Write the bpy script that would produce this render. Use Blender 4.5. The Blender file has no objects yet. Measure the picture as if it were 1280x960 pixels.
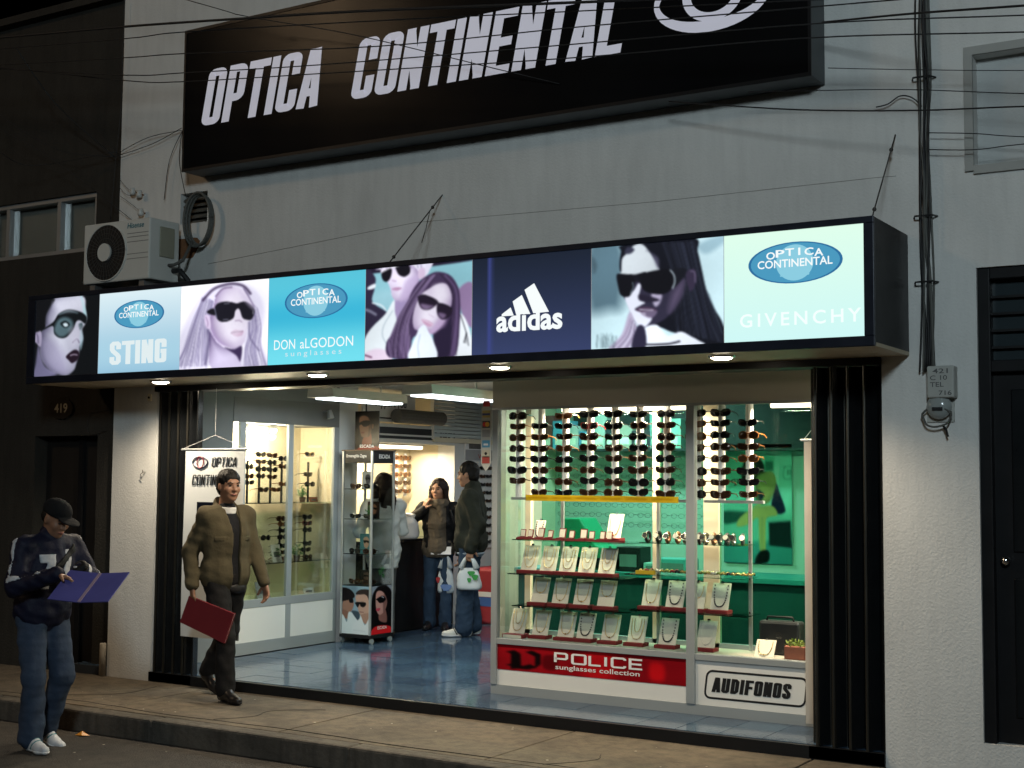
import bpy, bmesh, math, random
import numpy as np
from mathutils import Vector, Matrix
R = math.radians
rng = random.Random(7)
scene = bpy.context.scene
# ---------------------------------------------------------------- camera
CAM = np.array([0.0, -8.27, 1.70]); FOC = 1710.1
CM = np.array([[0.8514281, 0.5244178, 0.0074866], [0.0301698, -0.0632237, 0.9975433], [-0.5236028, 0.8491105, 0.069652]])
cam_d = bpy.data.cameras.new('camera'); cam = bpy.data.objects.new('camera', cam_d); scene.collection.objects.link(cam)
cam_d.sensor_width = 36; cam_d.lens = FOC * 36 / 1280; cam_d.clip_end = 500; cam_d.clip_start = .05
cam.matrix_world = Matrix([[CM[0][i], CM[1][i], -CM[2][i], CAM[i]] for i in range(3)] + [[0, 0, 0, 1]])
scene.camera = cam
# ---------------------------------------------------------------- world, moon-faint sun, exposure
SUN_EL, SUN_AZ = 38, 35
wd = bpy.data.worlds.new('World'); scene.world = wd; wd.use_nodes = True
nt = wd.node_tree; bg = nt.nodes['Background']
sky = nt.nodes.new('ShaderNodeTexSky'); sky.sky_type = 'NISHITA'; sky.sun_disc = False
sky.sun_elevation = R(-6); sky.sun_rotation = R(180 - SUN_AZ)
nt.links.new(sky.outputs[0], bg.inputs[0]); bg.inputs[1].default_value = 0.05
sd = bpy.data.lights.new('moon', 'SUN'); sd.energy = .02; sd.angle = R(.5); sd.color = (1, .95, .88)
so = bpy.data.objects.new('moon', sd); scene.collection.objects.link(so)
so.rotation_euler = (R(90 - SUN_EL), 0, R(-SUN_AZ))
scene.view_settings.view_transform = 'Standard'; scene.view_settings.look = 'None'
scene.view_settings.exposure = 0; scene.view_settings.gamma = 1; scene.view_settings.use_curve_mapping = False
scene.render.engine = 'CYCLES'; scene.cycles.use_denoising = True
scene.cycles.max_bounces = 7; scene.cycles.transparent_max_bounces = 24; scene.cycles.diffuse_bounces = 3
scene.cycles.glossy_bounces = 3; scene.cycles.caustics_reflective = False; scene.cycles.caustics_refractive = False
scene.cycles.sample_clamp_indirect = 4
# ---------------------------------------------------------------- measuring helpers: a photo point at a known real depth -> metres
def ray(u, v): return CM.T @ np.array([(u - 640) / FOC, (480 - v) / FOC, 1])
def _on(u, v, ax, val):
    d = ray(u, v); t = (val - CAM[ax]) / d[ax]; p = CAM + d * t; return Vector((float(p[0]), float(p[1]), float(p[2])))
def py(u, v, y): return _on(u, v, 1, y)
def px(u, v, x): return _on(u, v, 0, x)
def pz(u, v, z): return _on(u, v, 2, z)
# ---------------------------------------------------------------- colour and materials
def lin(c): c /= 255; return c / 12.92 if c <= .04045 else ((c + .055) / 1.055) ** 2.4
def S(r, g, b): return (lin(r), lin(g), lin(b))
MATS = {}
def mat(name, col, rough=.6, metal=0, var=.12, vs=6, bump=0, bs=60, emit=0, spec=.5, coat=0, det=4, scr=0, streak=0):
    """principled material with noise variation in tone, roughness and relief"""
    if name in MATS: return MATS[name]
    m = bpy.data.materials.new(name); m.use_nodes = True; n = m.node_tree; b = n.nodes['Principled BSDF']; L = n.links.new
    b.inputs['Roughness'].default_value = rough; b.inputs['Metallic'].default_value = metal
    b.inputs['Specular IOR Level'].default_value = spec; b.inputs['Coat Weight'].default_value = coat
    tc = n.nodes.new('ShaderNodeTexCoord')
    nz = n.nodes.new('ShaderNodeTexNoise'); nz.inputs['Scale'].default_value = vs; nz.inputs['Detail'].default_value = det
    L(tc.outputs['Object'], nz.inputs['Vector'])
    mx = n.nodes.new('ShaderNodeMix'); mx.data_type = 'RGBA'
    mx.inputs[6].default_value = (*[max(0, min(1, c * (1 - var))) for c in col], 1); mx.inputs[7].default_value = (*[min(1, c * (1 + var)) for c in col], 1)
    L(nz.outputs[0], mx.inputs[0]); out = mx.outputs[2]
    if streak:                                                 # old dirt: broad patches and thin run marks
        for sc_, k_ in (((2.2, 2.2, .35), 5), ((.7, .7, .5), 2.2)):
            mp = n.nodes.new('ShaderNodeMapping'); mp.inputs['Scale'].default_value = sc_; L(tc.outputs['Object'], mp.inputs[0])
            s2 = n.nodes.new('ShaderNodeTexNoise'); s2.inputs['Scale'].default_value = k_; s2.inputs['Detail'].default_value = 7; s2.inputs['Roughness'].default_value = .62; L(mp.outputs[0], s2.inputs['Vector'])
            r2 = n.nodes.new('ShaderNodeMapRange'); r2.inputs[1].default_value = .42; r2.inputs[2].default_value = .72; r2.inputs[3].default_value = 1; r2.inputs[4].default_value = 1 - streak; L(s2.outputs[0], r2.inputs[0])
            m2 = n.nodes.new('ShaderNodeMix'); m2.data_type = 'RGBA'; m2.blend_type = 'MULTIPLY'; m2.inputs[0].default_value = 1; L(out, m2.inputs[6]); L(r2.outputs[0], m2.inputs[7]); out = m2.outputs[2]
    L(out, b.inputs['Base Color'])
    mr = n.nodes.new('ShaderNodeMapRange'); mr.inputs[3].default_value = max(0, rough - .08 - scr); mr.inputs[4].default_value = min(1, rough + .08 + scr)
    L(nz.outputs[0], mr.inputs[0]); L(mr.outputs[0], b.inputs['Roughness'])
    if bump:
        n2 = n.nodes.new('ShaderNodeTexNoise'); n2.inputs['Scale'].default_value = bs; n2.inputs['Detail'].default_value = 3
        L(tc.outputs['Object'], n2.inputs['Vector'])
        bp = n.nodes.new('ShaderNodeBump'); bp.inputs['Strength'].default_value = 1; bp.inputs['Distance'].default_value = bump
        L(n2.outputs[0], bp.inputs['Height']); L(bp.outputs[0], b.inputs['Normal'])
    if emit:
        b.inputs['Emission Color'].default_value = (*col, 1); b.inputs['Emission Strength'].default_value = emit
    MATS[name] = m; return m
def glass(name, tint=(1, 1, 1), ior=1.45, refl=1.0):
    m = bpy.data.materials.new(name); m.use_nodes = True; n = m.node_tree; n.nodes.clear(); L = n.links.new
    o = n.nodes.new('ShaderNodeOutputMaterial'); mx = n.nodes.new('ShaderNodeMixShader'); t = n.nodes.new('ShaderNodeBsdfTransparent')
    g = n.nodes.new('ShaderNodeBsdfGlossy'); f = n.nodes.new('ShaderNodeFresnel'); f.inputs[0].default_value = ior
    ml = n.nodes.new('ShaderNodeMath'); ml.operation = 'MULTIPLY'; ml.inputs[1].default_value = refl
    t.inputs[0].default_value = (*tint, 1); g.inputs['Roughness'].default_value = .01
    L(f.outputs[0], ml.inputs[0]); L(ml.outputs[0], mx.inputs[0]); L(t.outputs[0], mx.inputs[1]); L(g.outputs[0], mx.inputs[2]); L(mx.outputs[0], o.inputs[0])
    MATS[name] = m; return m
def emit(name, col, s):
    m = bpy.data.materials.new(name); m.use_nodes = True; n = m.node_tree; n.nodes.clear()
    o = n.nodes.new('ShaderNodeOutputMaterial'); e = n.nodes.new('ShaderNodeEmission'); e.inputs[0].default_value = (*col, 1); e.inputs[1].default_value = s
    n.links.new(e.outputs[0], o.inputs[0]); MATS[name] = m; return m
def print_mat(name, strength=0, rough=.35):
    """printed sheet: colour from the print attribute; strength > 0 for a backlit film"""
    m = bpy.data.materials.new(name); m.use_nodes = True; n = m.node_tree; b = n.nodes['Principled BSDF']
    a = n.nodes.new('ShaderNodeAttribute'); a.attribute_name = 'print'
    if strength:
        b.inputs['Base Color'].default_value = (.02, .02, .02, 1); n.links.new(a.outputs[0], b.inputs['Emission Color']); b.inputs['Emission Strength'].default_value = strength
    else: n.links.new(a.outputs[0], b.inputs['Base Color'])
    b.inputs['Roughness'].default_value = rough; b.inputs['Specular IOR Level'].default_value = .12; MATS[name] = m; return m
# ---------------------------------------------------------------- objects
COL = scene.collection
def link(name, me, m=None, parent=None, loc=None):
    o = bpy.data.objects.new(name, me); COL.objects.link(o)
    if m is not None and me is not None and not me.materials: me.materials.append(m)
    if parent: o.parent = parent
    if loc is not None: o.location = loc
    return o
def tag(o, label=None, cat=None, group=None, kind=None):
    if label: o['label'] = label
    if cat: o['category'] = cat
    if group: o['group'] = group
    if kind: o['kind'] = kind
    return o
def thing(name, label, cat, loc=(0, 0, 0), rz=0, group=None):
    o = bpy.data.objects.new(name, None); COL.objects.link(o); o.location = loc; o.rotation_euler = (0, 0, rz); o.empty_display_size = .1
    return tag(o, label, cat, group)
def copy_tree(o, parent=None):
    c = o.copy(); COL.objects.link(c); c.parent = parent
    for ch in o.children: copy_tree(ch, c)
    return c
class MB:
    """collects shapes; build() links ONE mesh object"""
    def __init__(s): s.v = []; s.f = []; s.mi = []; s.cur = 0
    def add(s, vs, fs):
        o = len(s.v); s.v += [tuple(v) for v in vs]
        for f in fs: s.f.append([i + o for i in f]); s.mi.append(s.cur)
        return s
    def box(s, a, b, M=None):
        x0, y0, z0 = a; x1, y1, z1 = b
        vs = [Vector(p) for p in ((x0, y0, z0), (x1, y0, z0), (x1, y1, z0), (x0, y1, z0), (x0, y0, z1), (x1, y0, z1), (x1, y1, z1), (x0, y1, z1))]
        if M is not None: vs = [M @ v for v in vs]
        return s.add(vs, [(0, 3, 2, 1), (4, 5, 6, 7), (0, 1, 5, 4), (1, 2, 6, 5), (2, 3, 7, 6), (3, 0, 4, 7)])
    def tube(s, pts, r, n=8, cap=True):
        pts = [Vector(p) for p in pts]; rs = r if isinstance(r, (list, tuple)) else [r] * len(pts); vs = []; up = None
        for i, p in enumerate(pts):
            d = (pts[min(i + 1, len(pts) - 1)] - pts[max(i - 1, 0)]).normalized()
            if up is None: up = d.orthogonal().normalized()
            up = (up - d * up.dot(d)); up = up.normalized() if up.length > 1e-6 else d.orthogonal().normalized()
            w = d.cross(up)
            vs += [p + (up * math.cos(2 * math.pi * k / n) + w * math.sin(2 * math.pi * k / n)) * rs[i] for k in range(n)]
        fs = [(i * n + k, i * n + (k + 1) % n, (i + 1) * n + (k + 1) % n, (i + 1) * n + k) for i in range(len(pts) - 1) for k in range(n)]
        if cap: fs += [tuple(range(n))[::-1], tuple(range((len(pts) - 1) * n, len(pts) * n))]
        return s.add(vs, fs)
    def cyl(s, a, b, r, n=16): return s.tube([a, b], r, n)
    def prism(s, poly, d, M=None):
        """2D polygon (x, z) extruded along +y by d"""
        n = len(poly); vs = [Vector((x, 0, z)) for x, z in poly] + [Vector((x, d, z)) for x, z in poly]
        from mathutils.geometry import tessellate_polygon
        tr = tessellate_polygon([[Vector((x, z, 0)) for x, z in poly]])
        fs = [tuple(t) for t in tr] + [tuple(i + n for i in t)[::-1] for t in tr] + [(i, i + n, (i + 1) % n + n, (i + 1) % n) for i in range(n)]
        if M is not None: vs = [M @ v for v in vs]
        return s.add(vs, fs)
    def ball(s, c, r, n=8, m=6):
        rx, ry, rz = r if isinstance(r, (tuple, list)) else (r, r, r); vs = []
        for i in range(m + 1):
            t = math.pi * i / m
            for k in range(n): a = 2 * math.pi * k / n; vs.append((c[0] + rx * math.sin(t) * math.cos(a), c[1] + ry * math.sin(t) * math.sin(a), c[2] + rz * math.cos(t)))
        return s.add(vs, [(i * n + k, (i + 1) * n + k, (i + 1) * n + (k + 1) % n, i * n + (k + 1) % n) for i in range(m) for k in range(n)])
    def mesh(s, name, smooth=False):
        me = bpy.data.meshes.new(name); me.from_pydata(s.v, [], s.f); 
        if any(s.mi): me.polygons.foreach_set('material_index', s.mi)
        bm = bmesh.new(); bm.from_mesh(me); bmesh.ops.remove_doubles(bm, verts=bm.verts, dist=1e-6) if smooth else None
        bmesh.ops.recalc_face_normals(bm, faces=bm.faces); bm.to_mesh(me); bm.free()
        if smooth: me.polygons.foreach_set('use_smooth', [True] * len(me.polygons))
        me.update(); return me
    def build(s, name, m, parent=None, loc=None, smooth=False, bevel=0):
        me = s.mesh(name, smooth)
        if isinstance(m, (list, tuple)):
            for q in m: me.materials.append(q)
            m = None
        o = link(name, me, m, parent, loc)
        if bevel:
            bv = o.modifiers.new('bevel', 'BEVEL'); bv.width = bevel; bv.segments = 2; bv.limit_method = 'ANGLE'
        return o
def box(name, a, b, m, parent=None, bevel=0): return MB().box([min(p, q) for p, q in zip(a, b)], [max(p, q) for p, q in zip(a, b)]).build(name, m, parent, bevel=bevel)
def tube(name, pts, r, m, parent=None, n=8): return MB().tube(pts, r, n).build(name, m, parent, smooth=True)
def spline(pts, k=6, closed=False):
    P = [np.array(p, float) for p in pts]; n = len(P); out = []
    for i in range(n if closed else n - 1):
        a, b, c, d = (P[(i - 1) % n], P[i], P[(i + 1) % n], P[(i + 2) % n]) if closed else (P[max(i - 1, 0)], P[i], P[i + 1], P[min(i + 2, n - 1)])
        for j in range(k):
            t = j / k; out.append(.5 * (2 * b + (c - a) * t + (2 * a - 5 * b + 4 * c - d) * t * t + (3 * b - a - 3 * c + d) * t ** 3))
    if not closed: out.append(P[-1])
    return out
# ---------------------------------------------------------------- lettering
AX = {'-y': Matrix(((1, 0, 0), (0, 0, 1), (0, 1, 0))), '+x': Matrix(((0, 0, -1), (1, 0, 0), (0, 1, 0)))}   # (u, v, lift) -> metres, for a face that looks that way
AX['-y'] = Matrix(((1, 0, 0), (0, 0, -1), (0, 1, 0))); AX['+x'] = Matrix(((0, 0, 1), (1, 0, 0), (0, 1, 0)))
def place2d(vs, face, org, w=None, h=None, shear=0, lift=.002, bb=None):
    xs = [v[0] for v in vs]; ys = [v[1] for v in vs]; x0, x1, y0, y1 = bb or (min(xs), max(xs), min(ys), max(ys))
    sx = w / (x1 - x0) if w else 1; sy = h / (y1 - y0) if h else sx
    if w is None and h: sx = sy
    o = Vector(org)
    return [o + AX[face] @ Vector(((v[0] - x0) * sx + (v[1] - y0) * sy * shear, (v[1] - y0) * sy, lift + (v[2] if len(v) > 2 else 0))) for v in vs]
def text(name, s, face, org, w, h, m, parent=None, bold=0, shear=0, lift=.002, spacing=1):
    """lettering in the built-in face, fitted to w x h metres, org = its lower left corner"""
    c = bpy.data.curves.new('t', 'FONT'); c.body = s; c.offset = bold; c.space_character = spacing; c.resolution_u = 3
    o = bpy.data.objects.new('t', c); COL.objects.link(o)
    me = o.to_mesh(); vs = [(v.co.x, v.co.y) for v in me.vertices]; fs = [tuple(p.vertices) for p in me.polygons]; o.to_mesh_clear()
    bpy.data.objects.remove(o); bpy.data.curves.remove(c)
    return MB().add(place2d(vs, face, org, w, h, shear, lift), fs).build(name, m, parent)
def strokes(paths, wd):
    """thick poly-line lettering: [(points, closed)] -> verts, faces (each stroke lifted a hair)"""
    vs = []; fs = []
    for q, (pts, closed) in enumerate(paths):
        P = [np.array(p, float) for p in pts]; n = len(P); b = len(vs)
        for i in range(n):
            a = P[i - 1] if (i or closed) else None; c = P[(i + 1) % n] if (i < n - 1 or closed) else None
            d1 = (P[i] - a) / (np.linalg.norm(P[i] - a) + 1e-9) if a is not None else None; d2 = (c - P[i]) / (np.linalg.norm(c - P[i]) + 1e-9) if c is not None else None
            d1 = d2 if d1 is None else d1; d2 = d1 if d2 is None else d2
            n1 = np.array((-d1[1], d1[0])); n2 = np.array((-d2[1], d2[0])); mi = n1 + n2; mi /= np.linalg.norm(mi) + 1e-9
            k = wd / 2 / max(.35, mi @ n1)
            vs += [(*(P[i] + mi * k), q * 4e-4), (*(P[i] - mi * k), q * 4e-4)]
        for i in range(n if closed else n - 1):
            j = (i + 1) % n; fs.append((b + 2 * i, b + 2 * i + 1, b + 2 * j + 1, b + 2 * j))
    return vs, fs
def rrect(x0, y0, x1, y1, r, k=4):
    o = []
    for cx, cy, a in ((x1 - r, y0 + r, -90), (x1 - r, y1 - r, 0), (x0 + r, y1 - r, 90), (x0 + r, y0 + r, 180)):
        o += [(cx + r * math.cos(R(a + 90 * i / k)), cy + r * math.sin(R(a + 90 * i / k))) for i in range(k + 1)]
    return o
def heavy(ch, w=.36, t=.15, r=.12):
    """narrow heavy poster capitals, height 1; returns stroke list and advance"""
    a, b, y0, y1 = t / 2, w - t / 2, t / 2, 1 - t / 2; o = rrect(a, y0, b, y1, r - t / 2 if r > t / 2 else .02)
    right = lambda lo, hi: [p for p in o if not (p[0] > w * .5 and lo < p[1] < hi)]
    arc = lambda pts: (pts, False)
    if ch == 'O' or ch == '0': return [(o, True)], w
    if ch == 'C':
        k = next(i for i, p in enumerate(o) if p[0] > b - 1e-6 and p[1] > .5); q = o[k:] + o[:k]; return [([(b, .62)] + q + [(b, .36)], False)], w
    if ch == 'G':
        k = next(i for i, p in enumerate(o) if p[0] > b - 1e-6 and p[1] > .5); q = o[k:] + o[:k]; return [([(b, .64)] + q + [(b, .48), (w * .5, .48)], False)], w
    if ch == 'P': return [([(a, 0), (a, 1)], False), (rrect(a, .42, b, y1, r * .6), True)], w
    if ch == 'D': return [([(a, y0), (w * .55, y0), (b, y0 + .1), (b, y1 - .1), (w * .55, y1), (a, y1)], True)], w
    if ch == 'T': return [([(w / 2, 0), (w / 2, 1)], False), ([(-.02, y1), (w + .02, y1)], False)], w
    if ch == 'I': return [([(t / 2, 0), (t / 2, 1)], False)], t
    if ch == 'A': return [([(a * .8, 0), (w * .42, 1)], False), ([(w - a * .8, 0), (w * .58, 1)], False), ([(a, .26), (b, .26)], False), ([(w * .32, .93), (w * .68, .93)], False)], w
    if ch == 'N': return [([(a, 0), (a, 1)], False), ([(b, 0), (b, 1)], False), ([(a, 1 - t * .4), (b, t * .4)], False)], w
    if ch == 'E': return [([(a, 0), (a, 1)], False), ([(a, y0), (w, y0)], False), ([(a, y1), (w, y1)], False), ([(a, .5), (w * .92, .5)], False)], w
    if ch == 'F': return [([(a, 0), (a, 1)], False), ([(a, y1), (w, y1)], False), ([(a, .5), (w * .92, .5)], False)], w
    if ch == 'L': return [([(a, 0), (a, 1)], False), ([(a, y0), (w, y0)], False)], w
    if ch == 'U': return [([(a, 1), (a, y0 + .06), (a + .05, y0), (b - .05, y0), (b, y0 + .06), (b, 1)], False)], w
    if ch == 'S': return [([(b, .66), (b, y1 - .06), (b - .05, y1), (a + .05, y1), (a, y1 - .06), (a, .66), (a + .04, .58), (b - .04, .42), (b, .34), (b, y0 + .06), (b - .05, y0), (a + .05, y0), (a, y0 + .06), (a, .34)], False)], w
    return [], w * .7
def heavy_word(s, face, org, w, h, m, parent, shear=0, gap=.05, t=.15, cw=.36, lift=.003, each='letter', sp=.25):
    """a word of separate letter parts fitted to w x h"""
    x = 0; gl = []
    for ch in s:
        if ch == ' ': x += sp; continue
        st, adv = heavy(ch, cw, t); gl.append((x, st)); x += adv + gap
    W = x - gap; sx = w / W; out = []; joined = MB()
    for x0, st in gl:
        vs, fs = strokes(st, t); P = [Vector(org) + AX[face] @ Vector(((v[0] + x0) * sx + v[1] * h * shear, v[1] * h, lift + v[2])) for v in vs]
        if each: MB().add(P, fs).build(each, m, parent)
        else: joined.add(P, fs)
    if not each: return joined.build('lettering', m, parent)
# ---------------------------------------------------------------- flat print: a sheet with a painted colour attribute
def homog(q):
    A = []; B = []
    for (u, v), (x, y) in zip(((0, 0), (1, 0), (1, 1), (0, 1)), q):
        A += [[u, v, 1, 0, 0, 0, -u * x, -v * x], [0, 0, 0, u, v, 1, -u * y, -v * y]]; B += [x, y]
    return np.append(np.linalg.solve(np.array(A, float), np.array(B, float)), 1).reshape(3, 3)
class Print:
    def __init__(s, quad, bg, nx=110, ny=100):
        s.nx, s.ny = nx, ny; u, v = np.meshgrid(np.linspace(0, 1, nx + 1), np.linspace(0, 1, ny + 1)); H = homog(quad)
        p = H @ np.stack([u.ravel(), v.ravel(), np.ones(u.size)]); s.x, s.y = p[0] / p[2], p[1] / p[2]; s.u, s.v = u.ravel(), v.ravel()
        s.c = np.tile(np.array(bg, float), (u.size, 1)); s.scale = abs(quad[1][0] - quad[0][0]) / nx
    def mix(s, a, col): s.c += a[:, None] * (np.array(col, float) - s.c); return s
    def dist(s, P, closed):
        P = np.array(P, float); d = np.full(s.x.size, 1e9); n = len(P)
        for i in range(n if closed else n - 1):
            a, b = P[i], P[(i + 1) % n]; e = b - a; t = np.clip(((s.x - a[0]) * e[0] + (s.y - a[1]) * e[1]) / (e @ e + 1e-9), 0, 1)
            d = np.minimum(d, np.hypot(s.x - a[0] - t * e[0], s.y - a[1] - t * e[1]))
        return d
    def form(s, P, dark, depth=90, al=.55, lx=.6, ly=-.5):
        """round off the last shape: tone deepens towards the edge that is turned from the light of the photo shoot"""
        P = np.array(spline(P, 5, True)); c = P.mean(0); ins = np.zeros(s.x.size, bool); n = len(P)
        for i in range(n):
            a, b = P[i], P[(i + 1) % n]
            if a[1] != b[1]: ins ^= ((a[1] > s.y) != (b[1] > s.y)) & (s.x < (b[0] - a[0]) * (s.y - a[1]) / (b[1] - a[1]) + a[0])
        d = s.dist(P, True); e = np.clip(1 - d / depth, 0, 1) ** 1.5; r = np.ptp(P, axis=0) / 2; k = np.clip(.45 - .55 * ((s.x - c[0]) / r[0] * lx + (s.y - c[1]) / r[1] * ly), 0, 1)
        return s.mix(np.where(ins, al * e * k * 1.6, 0).clip(0, 1), dark)
    def tone(s, k, tint=(.93, .98, 1.06)): l = s.c @ np.array((.3, .59, .11)); s.c += k * (l[:, None] * np.array(tint) - s.c); return s
    def poly(s, P, col, f=6, al=1, sm=True):
        P = np.array(spline(P, 5, True) if sm else P); ins = np.zeros(s.x.size, bool); n = len(P)
        for i in range(n):
            a, b = P[i], P[(i + 1) % n]
            if a[1] == b[1]: continue
            ins ^= ((a[1] > s.y) != (b[1] > s.y)) & (s.x < (b[0] - a[0]) * (s.y - a[1]) / (b[1] - a[1]) + a[0])
        d = s.dist(P, True); d = np.where(ins, d, -d); return s.mix(al * np.clip(.5 + d / max(f, s.scale), 0, 1), col)
    def line(s, P, col, w=6, f=4, al=1):
        d = s.dist(spline(P, 5), False); return s.mix(al * np.clip(.5 + (w / 2 - d) / max(f, s.scale), 0, 1), col)
    def grain(s, amp=.05, seed=1):
        g = np.random.default_rng(seed).normal(0, amp, (s.ny + 1, s.nx + 1)); g = (g + np.roll(g, 1, 1) + np.roll(g, 1, 0)) / 2
        s.c *= 1 + g.ravel()[:, None]; return s
    def build(s, name, m, o, ex, ez, parent=None, d=.004):
        """o = top left corner, ex along the width, ez up the height"""
        o, ex, ez = Vector(o), Vector(ex), Vector(ez); nx, ny = s.nx, s.ny
        if nx > 60:                                            # soften like a photograph, with a slow drift of tone
            c = s.c.reshape(ny + 1, nx + 1, 3)
            for _ in range(1): c = np.pad(c, ((1, 1), (1, 1), (0, 0)), 'edge'); c = (c[1:-1, 1:-1] * 4 + c[:-2, 1:-1] * 2 + c[2:, 1:-1] * 2 + c[1:-1, :-2] * 2 + c[1:-1, 2:] * 2 + c[:-2, :-2] + c[2:, 2:] + c[:-2, 2:] + c[2:, :-2]) / 16
            s.c = c.reshape(-1, 3) * (1 + .07 * np.sin(5 * s.u + 3 * s.v) * np.cos(4 * s.v - 2 * s.u))[:, None]
        vs = [tuple(o + ex * a - ez * b) for a, b in zip(s.u, s.v)]; i = np.arange(ny * nx); r, c = i // nx, i % nx; q = r * (nx + 1) + c
        fs = np.stack([q, q + nx + 1, q + nx + 2, q + 1], 1).tolist(); col = np.clip(s.c, 0, 255) / 255; col = np.where(col <= .04045, col / 12.92, ((col + .055) / 1.055) ** 2.4)
        nrm = ez.cross(ex).normalized() * d; k = len(vs); vs += [tuple(p + nrm) for p in (o, o + ex, o + ex - ez, o - ez)]   # a real sheet with a back
        e = [0, nx, (ny + 1) * (nx + 1) - 1, ny * (nx + 1)]; fs += [[k, k + 1, k + 2, k + 3]] + [[e[j], e[(j + 1) % 4], k + (j + 1) % 4, k + j] for j in range(4)]
        me = bpy.data.meshes.new(name); me.from_pydata(vs, [], fs); at = me.color_attributes.new('print', 'FLOAT_COLOR', 'POINT')
        full = np.ones((len(vs), 4), np.float32); full[:k, :3] = col; full[k:, :3] = .3; at.data.foreach_set('color', full.ravel()); me.update()
        return link(name, me, m, parent)
def lamp(name, kind, loc, energy, col, parent=None, size=.1, spot=None, rot=None, sy=None):
    d = bpy.data.lights.new(name, kind); d.energy = energy; d.color = col
    if kind == 'AREA':
        d.size = size
        if sy: d.shape = 'RECTANGLE'; d.size_y = sy
    else: d.shadow_soft_size = size
    if spot: d.spot_size = R(spot); d.spot_blend = .6
    o = bpy.data.objects.new(name, d); COL.objects.link(o); o.location = loc
    if rot: o.rotation_euler = rot
    if parent: o.parent = parent
    return o
# ================================================================ materials
STUCCO = mat('white_stucco', (.7, .695, .67), .9, var=.1, vs=1.3, bump=.0032, bs=75, det=8, streak=.09)
OLIVE = mat('dark_render', (.027, .024, .019), .9, var=.3, vs=2, bump=.005, bs=50, det=8, streak=.35)
BLACK = mat('black_paint', (.010, .010, .011), .4, var=.3, vs=5, spec=.22)
SHUT = mat('black_gate_enamel', (.008, .009, .010), .22, var=.3, vs=9, bump=.001, bs=12)
ALU = mat('aluminium', (.48, .5, .51), .38, .65, var=.08, vs=3)
ALUP = mat('grey_painted_profile', (.33, .36, .37), .42, .25, var=.06, vs=3)
WHITEP = mat('white_laminate', (.7, .7, .67), .4, var=.04, vs=3)
CREAM = mat('cream_board', (.74, .66, .48), .6, var=.06, vs=2)
CONC = mat('pavement_concrete', (.13, .103, .072), .88, var=.4, vs=5, bump=.005, bs=60, det=10, streak=.5)
KERB = mat('kerb_concrete', (.105, .09, .072), .9, var=.45, vs=5, bump=.010, bs=26, det=10, streak=.5)
ASPH = mat('asphalt', (.055, .046, .037), .8, var=.6, vs=60, bump=.012, bs=110, det=6, streak=.5)
GLASS = glass('clear_glass', (.975, .99, .985), 1.35, .6)
SHELFG = glass('shelf_glass', (.8, .92, .88), 1.5, 1)
GREENG = glass('green_film_glass', (.56, .82, .75), 1.3, .35)
CABLE = mat('black_cable', (.012, .012, .013), .6)
RED = mat('red_velvet', (.2, .012, .016), .75, var=.15, vs=30)
TAN = mat('beige_sheet', (.55, .46, .32), .5, var=.1, vs=2)
DARKBLUE = mat('dark_blue_frame', (.014, .018, .03), .35, .2, var=.3, vs=8)
CHROME = mat('chrome', (.7, .7, .7), .15, 1)
WHITE = mat('white_paint', (.78, .78, .78), .5, var=.04)
GREYW = mat('grey_wall_paint', (.2, .215, .22), .6, var=.08, vs=2)
PRN = print_mat('printed_sheet', 0, .3); FILM = print_mat('backlit_film', 1.08, .25)
LETW = mat('letter_film_white', (.52, .52, .6), .45, var=.04, emit=.5)
LETB = mat('letter_black', (.01, .01, .011), .4)
FZ = .08                                                        # shop floor level
# ================================================================ ground
box('road', (-40, -30, -.6), (40, -1.30, -.15), ASPH)['kind'] = 'structure'
pav = tag(box('pavement', (-40, -1.16, -.6), (40, 0, -.022), CONC), kind='structure')
xs = [-40, -20, -14.2, -11.9, -9.6]; x = -9.6
pat = [-9.6, -7.93, -6.22, -4.57, -2.9, -1.2, .5, 2.2, 3.9, 8, 20, 40]
for a, b in zip([-40, -20, -13, -11.3] + pat[:-1], [-20, -13, -11.3] + pat):
    MB().box((a + .006, -1.148, -.03), (b - .006, -.004, rng.uniform(-.002, .002))).build('slab', CONC, pav, bevel=.006)
CR_ = mat('crack_dark', (.02, .017, .013), .95)
for q in (((-9.3, -1.06), (-8.2, -1.03), (-7.3, -1.08), (-6.2, -1.05), (-5.1, -1.09), (-3.9, -1.06), (-2.5, -1.08)), ((-6.9, -1.05), (-6.75, -.8), (-6.8, -.55), (-6.5, -.3)), ((-4.2, -1.08), (-4.0, -.8), (-4.05, -.62)), ((-8.6, -.9), (-8.3, -.6), (-8.35, -.2))): MB().tube([(a, c + rng.uniform(-.01, .01), .0005) for a, c in spline(q, 5)], .003, 4).build('crack', CR_, pav)
kb = tag(box('kerb', (-40, -1.30, -.6), (40, -1.163, -.05), KERB), kind='structure')
kx = -16.0
while kx < 6:
    n = kx + 1.75; MB().box((kx + .004, -1.306, -.2), (n - .004, -1.156, .002 + rng.uniform(-.003, .003))).build('kerb_stone', KERB, kb, bevel=.018); kx = n
fl = tag(box('shop_floor', (-9.6, .02, -.1), (-2.40, 8.0, FZ - .012), mat('tile_grout', (.03, .04, .055), .8)), kind='structure')
TILES = [mat('blue_tile_%d' % i, c, .10, var=1.3, vs=26, bump=.0009, bs=14, det=8, spec=.6) for i, c in enumerate(((.038, .066, .108), (.046, .08, .125), (.032, .056, .095)))]
tm = []
for t in TILES:
    me = MB().box((-.148, -.148, -.012), (.148, .148, 0)).mesh('tile'); me.materials.append(t); tm.append(me)
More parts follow.
